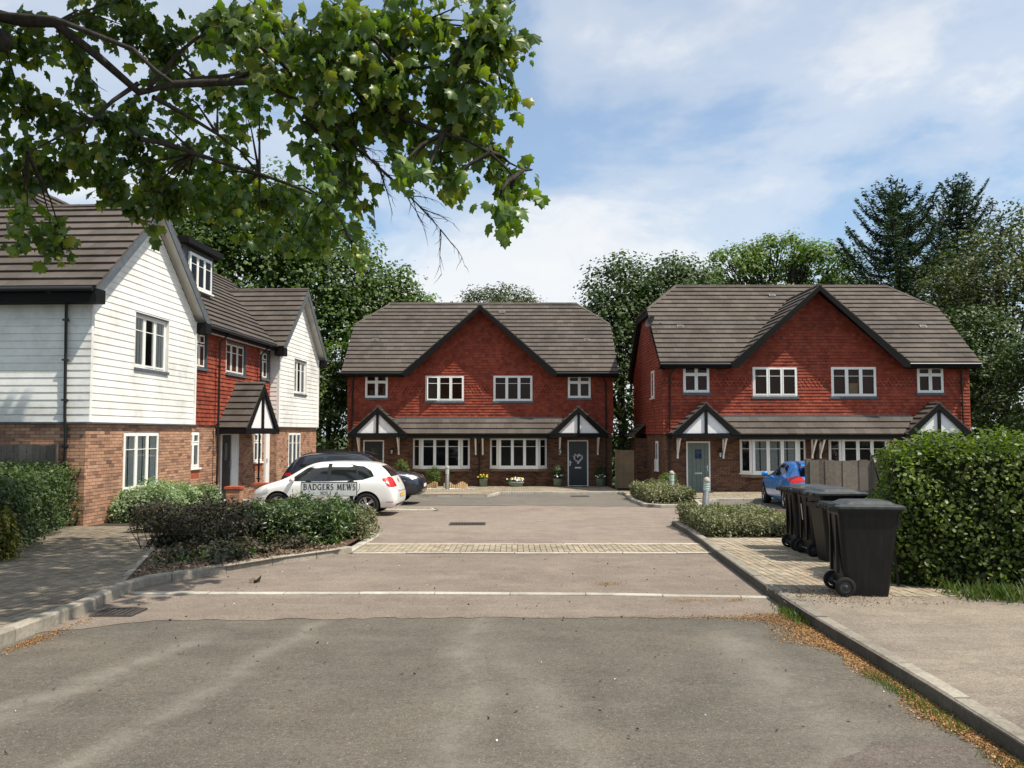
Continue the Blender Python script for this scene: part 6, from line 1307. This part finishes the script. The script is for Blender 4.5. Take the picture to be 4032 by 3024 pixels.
tw = thing('bare_stems', 'tangle of bare dark twigs under the purple shrub', 'stems', (-5.3, 14.7, gz(0, 14.7) + .1), 0); b = MB()
for _ in range(90):
    x_, y_ = rng.uniform(-1.0, 1.1), rng.uniform(-.6, .9); a = rng.normal(0, .16, 4); b.tube([(x_, y_, 0), (x_ + a[0], y_ + a[1], .35), (x_ + a[0] + a[2], y_ + a[1] + a[3], .66)], [.009, .006, .003], 'bark', 4, False)
b.build('twigs', tw, 'stuff')
def tall_plant(x, y, h, label):
    t = thing('feathery_plant', label, 'plant', (x, y, gz(x, y) + .11)); foliage('leaves', [(0, 0, h * .55, .28, .28, h * .45)], 1500, .12, .09, 'leaf_oak', t, LEAF_LANCE, 14, .2); b = MB()
    for _ in range(9): b.tube([(rng.normal(0, .06), rng.normal(0, .06), 0), (rng.normal(0, .16), rng.normal(0, .1), h * .85)], [.012, .005], 'bark', 4, False)
    b.build('stems', t)
tall_plant(-4.9, 37.9, 1.25, 'feathery green plant beside the left front door of the middle house'); tall_plant(-3.45, 37.6, .95, 'feathery green plant beneath the left bay window')
tall_plant(4.95, 39.8, 2.35, 'bamboo like plant showing above the pale side gate'); tall_plant(6.0, 32.9, .8, 'thin dark shrub by the meter box of the right house')

# grass, weeds and litter ---------------------------------------------------------------------
BL_ = (np.array([(-.05, 0, 0), (.05, 0, 0), (.03, .6, .08), (0, 1, .25)]), np.array([(0, 1, 2), (0, 2, 3)]))
def tuft(name, label, cat, pts, h, mat='grass_blade', off=.11):
    P = np.array([(x_, y_, gz(x_, y_) + off) for x_, y_ in pts]); n = len(P); nr = np.stack([rng.normal(0, 1, n), rng.normal(0, 1, n), .25 + rng.normal(0, .15, n)], 1)
    a = rng.random(n) * 6.283; up = np.stack([.55 * np.cos(a), .55 * np.sin(a), np.ones(n)], 1); up /= np.linalg.norm(up, axis=1, keepdims=True); sd = np.cross(up, np.stack([np.sin(a * 3), np.cos(a * 3), np.zeros(n)], 1)); sd /= np.linalg.norm(sd, axis=1, keepdims=True)
    Rm = np.stack([sd, up, np.cross(sd, up)], 2); c = P.mean(0); t = scatter(name, P - c, Rm, h * (.5 + .8 * rng.random(n)), *BL_, mat); t.location = c; props(t, label, cat, None, 'stuff')
def gpts(n, cx, cy, rx, ry): return [(cx + rng.normal(0, rx), cy + rng.normal(0, ry)) for _ in range(n)]
gx_ = [4.9 + 2.7 * rng.random() ** .7 for _ in range(2600)]; tuft('grass_verge', 'rough grass growing at the foot of the big hedge', 'grass', [(g_, 9.78 - (g_ - 4.9) * .34 + rng.normal(0, .13) - (.2 if rng.random() < .3 else 0)) for g_ in gx_], .17)
tuft('weeds', 'green weeds in the kerb gutter below the front wheelie bin', 'weeds', gpts(260, 2.92, 9.0, .05, .22), .09, 'leaf_hedge', .01)
tuft('kerb_grass', 'strip of grass along the right kerb near the viewer', 'grass', [(2.80 + rng.normal(0, .045), rng.uniform(5.3, 6.8)) for _ in range(800)] + [(2.74 + rng.normal(0, .05), rng.uniform(4.4, 5.0)) for _ in range(120)], .05, 'grass_blade', .0)
def flakes(name, label, cat, P2, size, mat, off, thick=0.012):
    n = len(P2); P = np.array([(x_, y_, gz(x_, y_) + off + rng.random() * thick) for x_, y_ in P2]); c = P.mean(0)
    t = scatter(name, P - c, rot_from(np.array([0, 0, 1.]) + .5 * rng.normal(size=(n, 3)), rng.random(n) * 6.28), size * (.4 + 1.2 * rng.random(n)), *LEAF_SIMPLE, mat); t.location = c; props(t, label, cat, None, 'stuff')
def along(n, w0, w1, kk=.8):
    out = []
    while len(out) < n:
        y_ = rng.uniform(3.6, 9.2); kx = np.interp(y_, [3.4, 4.87, 6.11, 7.4, 8.77, 10.27], [2.80, 2.86, 2.92, 2.95, 2.98, 3.06]); w = np.interp(y_, [3.6, 5, 6.3, 7.4, 8.2, 9.2], [.26, .19, .20, .36, .46, .72]) * (.7 + .45 * math.sin(y_ * 4.1) * math.sin(y_ * 1.7 + 1))
        d = abs(rng.normal(0, .5)) * w
        if d < w * 1.3: out.append((kx - .012 - d, y_))
    return out
flakes('blossom_litter', 'orange brown blossom litter lying in the gutter along the right kerb', 'litter', along(26000, .2, .5), .0125, 'litter_orange', .006, .014)
flakes('blossom_litter_west', 'small heap of orange litter against the shaded left kerb', 'litter', [(-4.45 + abs(rng.normal(0, .09)), 7.9 + rng.normal(0, .22)) for _ in range(900)] + [(-4.42 + abs(rng.normal(0, .06)), rng.uniform(5.8, 9.4)) for _ in range(700)], .012, 'litter_orange', .006)
flakes('blossom_patch', 'small clump of orange litter on the driveway asphalt', 'litter', gpts(500, 1.25, 11.2, .12, .06) + gpts(400, 2.1, 10.0, .18, .05) + gpts(250, 2.6, 10.0, .06, .04) + [(2.9 - abs(rng.normal(0, .9)), 8.98 + rng.normal(0, .07)) for _ in range(1500)], .010, 'litter_orange', .012)
flakes('leaf_litter', 'brown dead leaves and bark bits covering the planted bed soil', 'leaf litter', [p for p in gpts(9000, -4.6, 13.6, 1.0, 1.5) if p[0] < np.interp(p[1], [10.9, 11.3, 12.25, 13.25, 14.2, 17.5], [-4.95, -4.75, -4.05, -3.55, -2.9, -2.9]) and p[0] > np.interp(p[1], [10.9, 15.7], [-4.85, -6.4]) and 10.9 < p[1] < 17], .045, 'litter_brown', .11)
flakes('pavement_litter', 'fine brown litter under the front wheelie bin', 'litter', gpts(900, 3.6, 9.75, .28, .25) + gpts(350, 4.3, 9.3, .7, .12), .016, 'litter_brown', .118)
flakes('white_petals', 'white petals and chips scattered over the road', 'petals', [(rng.uniform(-4.3, 2.9), rng.uniform(3.5, 14)) for _ in range(60)] + [(rng.uniform(3.1, 6), rng.uniform(5, 11)) for _ in range(50)], .011, 'litter_white', .012, .0)
flakes('road_grit', 'dark bits of grit and dead leaf on the road', 'grit', [(rng.uniform(-4.3, 2.9), rng.uniform(3.5, 15)) for _ in range(420)], .024, 'litter_brown', .012, .0)
flakes('fallen_leaf', 'curled dead brown leaf on the driveway by the bed kerb', 'leaf', [(-3.42, 11.35), (-3.38, 11.36), (-3.36, 11.34)], .12, 'litter_brown', .02, .03)

# ---------------------------------------------------------------- the overhanging maple
MAPLE_NEAR = [(-0.09,3.35,3.43,0.12,0.11,0.10),(-0.03,3.48,3.55,0.07,0.07,0.07),(-0.2,3.41,3.36,0.14,0.13,0.12),(-0.35,3.5,3.5,0.16,0.15,0.09),(-0.5,3.51,3.47,0.16,0.15,0.11),(-0.63,3.28,3.37,0.15,0.14,0.10),(-0.79,3.26,3.34,0.13,0.13,0.10),(-1.04,3.6,3.55,0.11,0.11,0.09),(-1.12,3.36,3.41,0.10,0.10,0.08),(-0.16,3.35,3.18,0.10,0.10,0.08),(-0.04,3.67,3.26,0.05,0.05,0.05),(-0.11,3.45,3.08,0.09,0.08,0.05),(-0.31,3.6,3.26,0.14,0.14,0.11),(-0.45,3.45,3.24,0.14,0.14,0.10),(-0.62,3.52,3.25,0.14,0.14,0.11),(-0.75,3.31,3.2,0.13,0.13,0.08),(-0.94,3.52,3.33,0.11,0.10,0.07),(-0.21,3.61,3.08,0.12,0.12,0.08),(-0.09,3.47,2.95,0.09,0.09,0.07),(-0.01,3.56,2.9,0.07,0.07,0.07),(0.08,3.53,2.86,0.03,0.04,0.04),(-0.04,3.28,2.7,0.04,0.07,0.07),(-0.03,3.57,2.7,0.02,0.05,0.05),(-0.3,3.5,2.92,0.08,0.09,0.09),(-0.24,3.38,2.77,0.06,0.06,0.04),(-0.33,3.26,2.76,0.03,0.04,0.04),(-0.47,3.61,3.04,0.09,0.09,0.08),(-0.38,3.45,2.92,0.05,0.05,0.04),(-0.5,3.55,2.91,0.03,0.03,0.03),(-0.82,3.62,3.18,0.10,0.10,0.07),(-0.68,3.55,3.11,0.10,0.10,0.09),(-0.75,3.64,2.97,0.10,0.10,0.09),(-0.72,3.42,2.79,0.08,0.08,0.08),(-0.67,3.59,2.77,0.05,0.06,0.06),(-0.87,3.44,3.04,0.07,0.07,0.06),(-0.58,3.64,3.18,0.11,0.11,0.07),(-0.02,3.62,3.49,0.06,0.11,0.11),(-1.0,3.29,3.28,0.08,0.08,0.08),(-0.43,3.31,2.82,0.02,0.02,0.02),]
MAPLE_FAR = [(-4.7,7.88,5.56,0.28,0.27,0.24),(-4.56,8.37,5.65,0.25,0.25,0.19),(-4.69,7.99,4.88,0.28,0.27,0.20),(-4.45,8.2,4.87,0.25,0.24,0.21),(-4.03,8.48,4.91,0.25,0.25,0.17),(-3.9,8.81,5.1,0.20,0.19,0.15),(-4.62,7.96,4.47,0.32,0.31,0.22),(-4.26,8.21,4.48,0.33,0.32,0.23),(-3.97,8.77,4.74,0.35,0.34,0.22),(-3.63,9.14,4.92,0.32,0.31,0.23),(-3.39,9.6,5.16,0.24,0.24,0.17),(-4.74,8.11,4.17,0.20,0.20,0.18),(-4.19,8.76,4.37,0.31,0.30,0.20),(-3.85,9.09,4.49,0.36,0.36,0.23),(-3.51,9.53,4.65,0.33,0.33,0.21),(-3.05,9.74,4.63,0.29,0.29,0.20),(-4.54,7.85,3.83,0.16,0.15,0.14),(-4.53,8.24,3.82,0.17,0.20,0.21),(-4.83,8.25,3.71,0.09,0.11,0.12),(-4.45,8.37,3.6,0.09,0.09,0.08),(-3.89,8.84,4.17,0.12,0.17,0.18),(-3.85,8.98,4.03,0.06,0.08,0.08),(-2.72,9.73,4.47,0.29,0.29,0.22),(-2.38,10.38,4.53,0.29,0.28,0.21),(-3.58,9.17,4.36,0.28,0.27,0.18),(-3.15,9.4,4.32,0.28,0.28,0.19),(-2.86,9.51,4.09,0.19,0.19,0.19),(-2.57,10.24,4.21,0.23,0.23,0.18),(-2.2,10.61,4.3,0.21,0.21,0.19),(-1.96,10.27,3.96,0.14,0.14,0.13),(-4.31,8.54,5.34,0.17,0.21,0.21),(-3.99,8.65,5.98,0.22,0.21,0.22),(-3.64,8.85,5.98,0.27,0.26,0.27),(-3.42,9.18,6.24,0.23,0.27,0.28),(-3.0,9.86,5.9,0.22,0.29,0.30),(-3.14,9.8,5.54,0.25,0.24,0.22),(-3.25,9.17,5.5,0.23,0.22,0.18),(-3.65,9.16,5.49,0.18,0.18,0.18),(-3.68,8.72,5.62,0.22,0.21,0.17),(-4.0,8.87,6.29,0.36,0.35,0.18),(-4.89,7.94,5.13,0.16,0.19,0.20),(-2.73,10.14,4.75,0.20,0.20,0.15),(-3.05,9.97,6.68,0.20,0.29,0.30),(-4.26,8.4,6.0,0.25,0.25,0.17),]
MAPLE_LIMBS = [([(-2.61, 4.0, 3.78), (-2.1, 3.8, 3.65), (-1.69, 3.7, 3.46), (-1.48, 3.65, 3.28), (-1.18, 3.6, 3.27)],0.017),([(-4.73, 7.5, 5.55), (-4.19, 7.6, 5.51), (-3.54, 7.9, 4.98), (-3.13, 8.2, 5.24), (-2.59, 8.5, 5.47)],0.055),([(-3.46, 7.9, 5.03), (-3.16, 7.8, 5.3), (-2.74, 7.7, 5.52), (-2.5, 7.6, 5.82)],0.025),([(-3.41, 7.9, 4.94), (-3.04, 8.6, 4.83), (-2.77, 9, 4.69)],0.025),([(-3.55, 7.9, 5.07), (-3.88, 7.7, 4.64), (-4.29, 7.4, 4.23)],0.025),([(-3.58, 8, 4.57), (-3.27, 8.6, 4.63), (-2.78, 9.2, 4.6), (-2.15, 9.6, 4.43), (-1.87, 9.8, 3.99)],0.028),([(-1.48, 3.65, 3.28), (-1.18, 3.6, 3.27), (-0.91, 3.5, 3.24), (-0.67, 3.5, 3.2), (-0.48, 3.5, 3.08), (-0.28, 3.4, 2.97), (-0.09, 3.4, 2.89), (0.01, 3.4, 2.79)],0.018),([(-0.91, 3.5, 3.24), (-0.71, 3.5, 3.26), (-0.47, 3.45, 3.26), (-0.24, 3.4, 3.26), (-0.09, 3.4, 3.16)],0.012),([(-1.22, 3.6, 3.27), (-0.94, 3.6, 3.41), (-0.7, 3.6, 3.51), (-0.41, 3.6, 3.55), (-0.13, 3.6, 3.51)],0.012),([(-0.67, 3.5, 3.2), (-0.6, 3.5, 3.1), (-0.52, 3.55, 3.0)],0.009),([(-1.08, 3.55, 3.25), (-0.83, 3.5, 3.12), (-0.71, 3.5, 2.92), (-0.67, 3.5, 2.77)],0.01),([(-0.87, 3.5, 3.08), (-0.79, 3.5, 2.98), (-0.75, 3.5, 2.84)],0.008),]
MT = thing('maple_tree', 'maple whose leafy boughs hang over the street from the upper left', 'tree', (-5.15, 4.3, gz(0, 4.3) + .1))
o0 = MT.location; wl_ = lambda p: Vector(p) - o0
def maple_wood(q):
    q.tube([wl_(p) for p in ((-5.15, 4.3, -.1), (-5.1, 4.35, 1.5), (-4.95, 4.5, 3.0), (-4.7, 4.9, 4.6), (-4.3, 5.6, 6.4), (-3.9, 6.6, 8.2))], [.30, .25, .23, .19, .13, .05], 'bark', 12)
    q.tube([wl_(p) for p in ((-4.95, 4.5, 3.0), (-4.2, 4.3, 3.45), (-3.2, 4.2, 3.75), MAPLE_LIMBS[0][0][0])], [.12, .08, .05, .04], 'bark', 8)
    q.tube([wl_(p) for p in ((-4.85, 4.7, 3.8), (-4.9, 5.8, 4.6), (-4.6, 7.5, 5.3))], [.14, .12, .10], 'bark', 8)
    for p in ((-6.5, 5, 6.5), (-5.8, 7.5, 7.6), (-2.6, 7.4, 8.3), (-2.4, 9.4, 8.8), (-4.4, 9.6, 8.4), (-4.4, 14.0, 12.0), (-7.5, 14.5, 12.2), (-2.6, 5.2, 7.2)): q.tube([wl_((-4.5, 5.2, 5.4)), wl_(Vector((-4.5, 5.2, 5.4)).lerp(Vector(p), .5) + Vector((0, 0, .5))), wl_(p)], [.10, .07, .03], 'bark', 7, False)
    for pts, r in MAPLE_LIMBS:
        P_ = [wl_(p) for p in pts]; n = len(P_); Q = []
        for i in range(n - 1): Q += [P_[i], P_[i].lerp(P_[i + 1], .5) + Vector((random.uniform(-1, 1), random.uniform(-1, 1), random.uniform(-1, 1))) * .025 * (P_[i + 1] - P_[i]).length * 2]
        Q.append(P_[-1]); q.tube(Q, [r * (1 - .75 * i / (len(Q) - 1)) for i in range(len(Q))], 'bark', 7, False)
    for bl, lim in ((MAPLE_NEAR, .22), (MAPLE_FAR, .5)):        # twigs into each spray
        for c in bl:
            c_ = Vector(c[:3]); e = [min(((Vector(p) - c_).length, Vector(p)) for pts, r in MAPLE_LIMBS for p in pts)][0]
            if e[0] < 1.6:
                a = e[1]; m_ = a.lerp(c_, .55) + Vector((0, 0, .08 * e[0])); q.tube([wl_(a), wl_(m_), wl_(c_)], [.012 if bl is MAPLE_NEAR else .018, .008, .004], 'bark', 5, False)
            for _ in range(3): q.tube([wl_(c_), wl_(c_ + Vector((random.uniform(-1, 1) * c[3], random.uniform(-1, 1) * c[4], random.uniform(-1.1, .5) * c[5])))], [.005, .002], 'bark', 4, False)
def bare_twigs(q):
    rr = random.Random(5)
    def grow(p, d, l, r, k):
        pts = [p]
        for i in range(5): d = (d + Vector((rr.uniform(-1, 1), rr.uniform(-1, 1), rr.uniform(-1, .7))) * .22).normalized(); pts.append(pts[-1] + d * l / 5)
        q.tube([wl_(v) for v in pts], [r * (1 - .16 * i) for i in range(6)], 'bark', 5, False)
        if k:
            for i in range(1, 6):
                for _ in range(2 if k > 1 else 1): grow(pts[i], (d + Vector((rr.uniform(-.9, 1.1), rr.uniform(-.8, .8), rr.uniform(-.8, .5)))).normalized(), l * rr.uniform(.22, .42), r * .5, k - 1)
    grow(Vector((-.74, 3.5, 3.05)), Vector((.42, .05, -.62)).normalized(), .62, .0065, 2)
    grow(Vector((-.70, 3.5, 3.0)), Vector((.62, .0, -.42)).normalized(), .40, .005, 2)
    grow(Vector((-.86, 3.5, 3.0)), Vector((.25, .0, -.7)).normalized(), .42, .005, 1)
one('trunk', 'bark', maple_wood, MT); one('bare_twigs', 'bark', bare_twigs, MT)
def maple_leaves(blobs, dens, size, droop=.9):
    Ps, Ns = [], []
    for c in blobs:
        n = max(10, int(dens * (c[3] * c[5]) )); ns = max(3, int(n / 11)); sc_ = sph(ns) * (rng.random(ns) ** .45)[:, None] * 1.05; w_ = rng.integers(0, ns, n)
        d = sc_[w_]; P = np.array(c[:3]) + d * np.array(c[3:6]) + rng.normal(size=(n, 3)) * np.array([.55, .55, .85]) * size * .8 + np.array([0, 0, -.35]) * size - np.array(o0)
        a = rng.random(n) * 6.283; Ns.append(np.stack([np.cos(a) + .3 * d[:, 0], np.sin(a) - .2, .15 + .8 * rng.random(n)], 1)); Ps.append(P)
    return np.concatenate(Ps), np.concatenate(Ns)
def hang(Nn, sd=.35):
    """leaf tip (local y) hangs down and outward"""
    n = len(Nn); Z = Nn / np.linalg.norm(Nn, axis=1, keepdims=True); dn = np.array([0, 0, -1.]) + sd * rng.normal(size=(n, 3)); Y = dn - (dn * Z).sum(1, keepdims=True) * Z; Y /= np.linalg.norm(Y, axis=1, keepdims=True); X = np.cross(Y, Z); return np.stack([X, Y, Z], 2)
Pn, Nn_ = maple_leaves(MAPLE_NEAR, 8200, .075); Pf, Nf = maple_leaves(MAPLE_FAR, 1800, .12)
# the crown above: its lower side rises away from the viewer
m = 20000; d = sph(m) * (rng.random(m) ** .33)[:, None]; Pc = np.array([-1.9, 9.4, 9.0]) + d * np.array([2.5, 5.2, 2.0]); Pc[11000:] = np.array([-7.1, 14.8, 12.6]) + d[11000:] * np.array([3.4, 1.1, 1.5]); k = (Pc[:, 2] > 2.1 + .535 * Pc[:, 1]) & (np.sin(Pc[:, 0] * 2.3 + 1.1 * Pc[:, 2]) * np.sin(Pc[:, 1] * 1.9 + Pc[:, 2]) < .35); Pc = Pc[k] - np.array(o0)
Nc = np.stack([rng.normal(0, .6, len(Pc)), rng.normal(0, .6, len(Pc)), np.ones(len(Pc))], 1)
m = 2500; d = sph(m); Pd = np.array([-6.3, 5.2, 6.4]) + d * (rng.random(m) ** .33)[:, None] * np.array([2.2, 2.4, 2.0]) - np.array(o0); Nd = np.stack([rng.normal(0, .6, m), rng.normal(0, .6, m), np.ones(m)], 1)
P = np.concatenate([Pn, Pf, Pc, Pd]); Nn = np.concatenate([Nn_, Nf, Nc, Nd]); Sz = np.concatenate([np.full(len(Pn), .060), np.full(len(Pf), .112), np.full(len(Pc), .17), np.full(len(Pd), .17)]) * (.45 + .85 * rng.random(len(P)))
Rm = hang(Nn); order = np.argsort(np.where(np.arange(len(P)) < len(Pn), 0, 100) - Sz * 10); near, far = order[:300], order[300:]
cr = scatter('foliage', P[far], Rm[far], Sz[far], *LEAF_MAPLE, 'leaf_maple', MT)
me = bpy.data.meshes.new('leaf'); me.from_pydata([tuple(v) for v in LEAF_MAPLE[0]], [], [tuple(int(i) for i in f_) for f_ in LEAF_MAPLE[1]]); me.materials.append(M['leaf_maple']); me.update()
for i in near: mobj('leaf', me, cr, None, Matrix([list(Rm[i][r_] * Sz[i]) + [P[i][r_]] for r_ in range(3)] + [[0, 0, 0, 1]]))
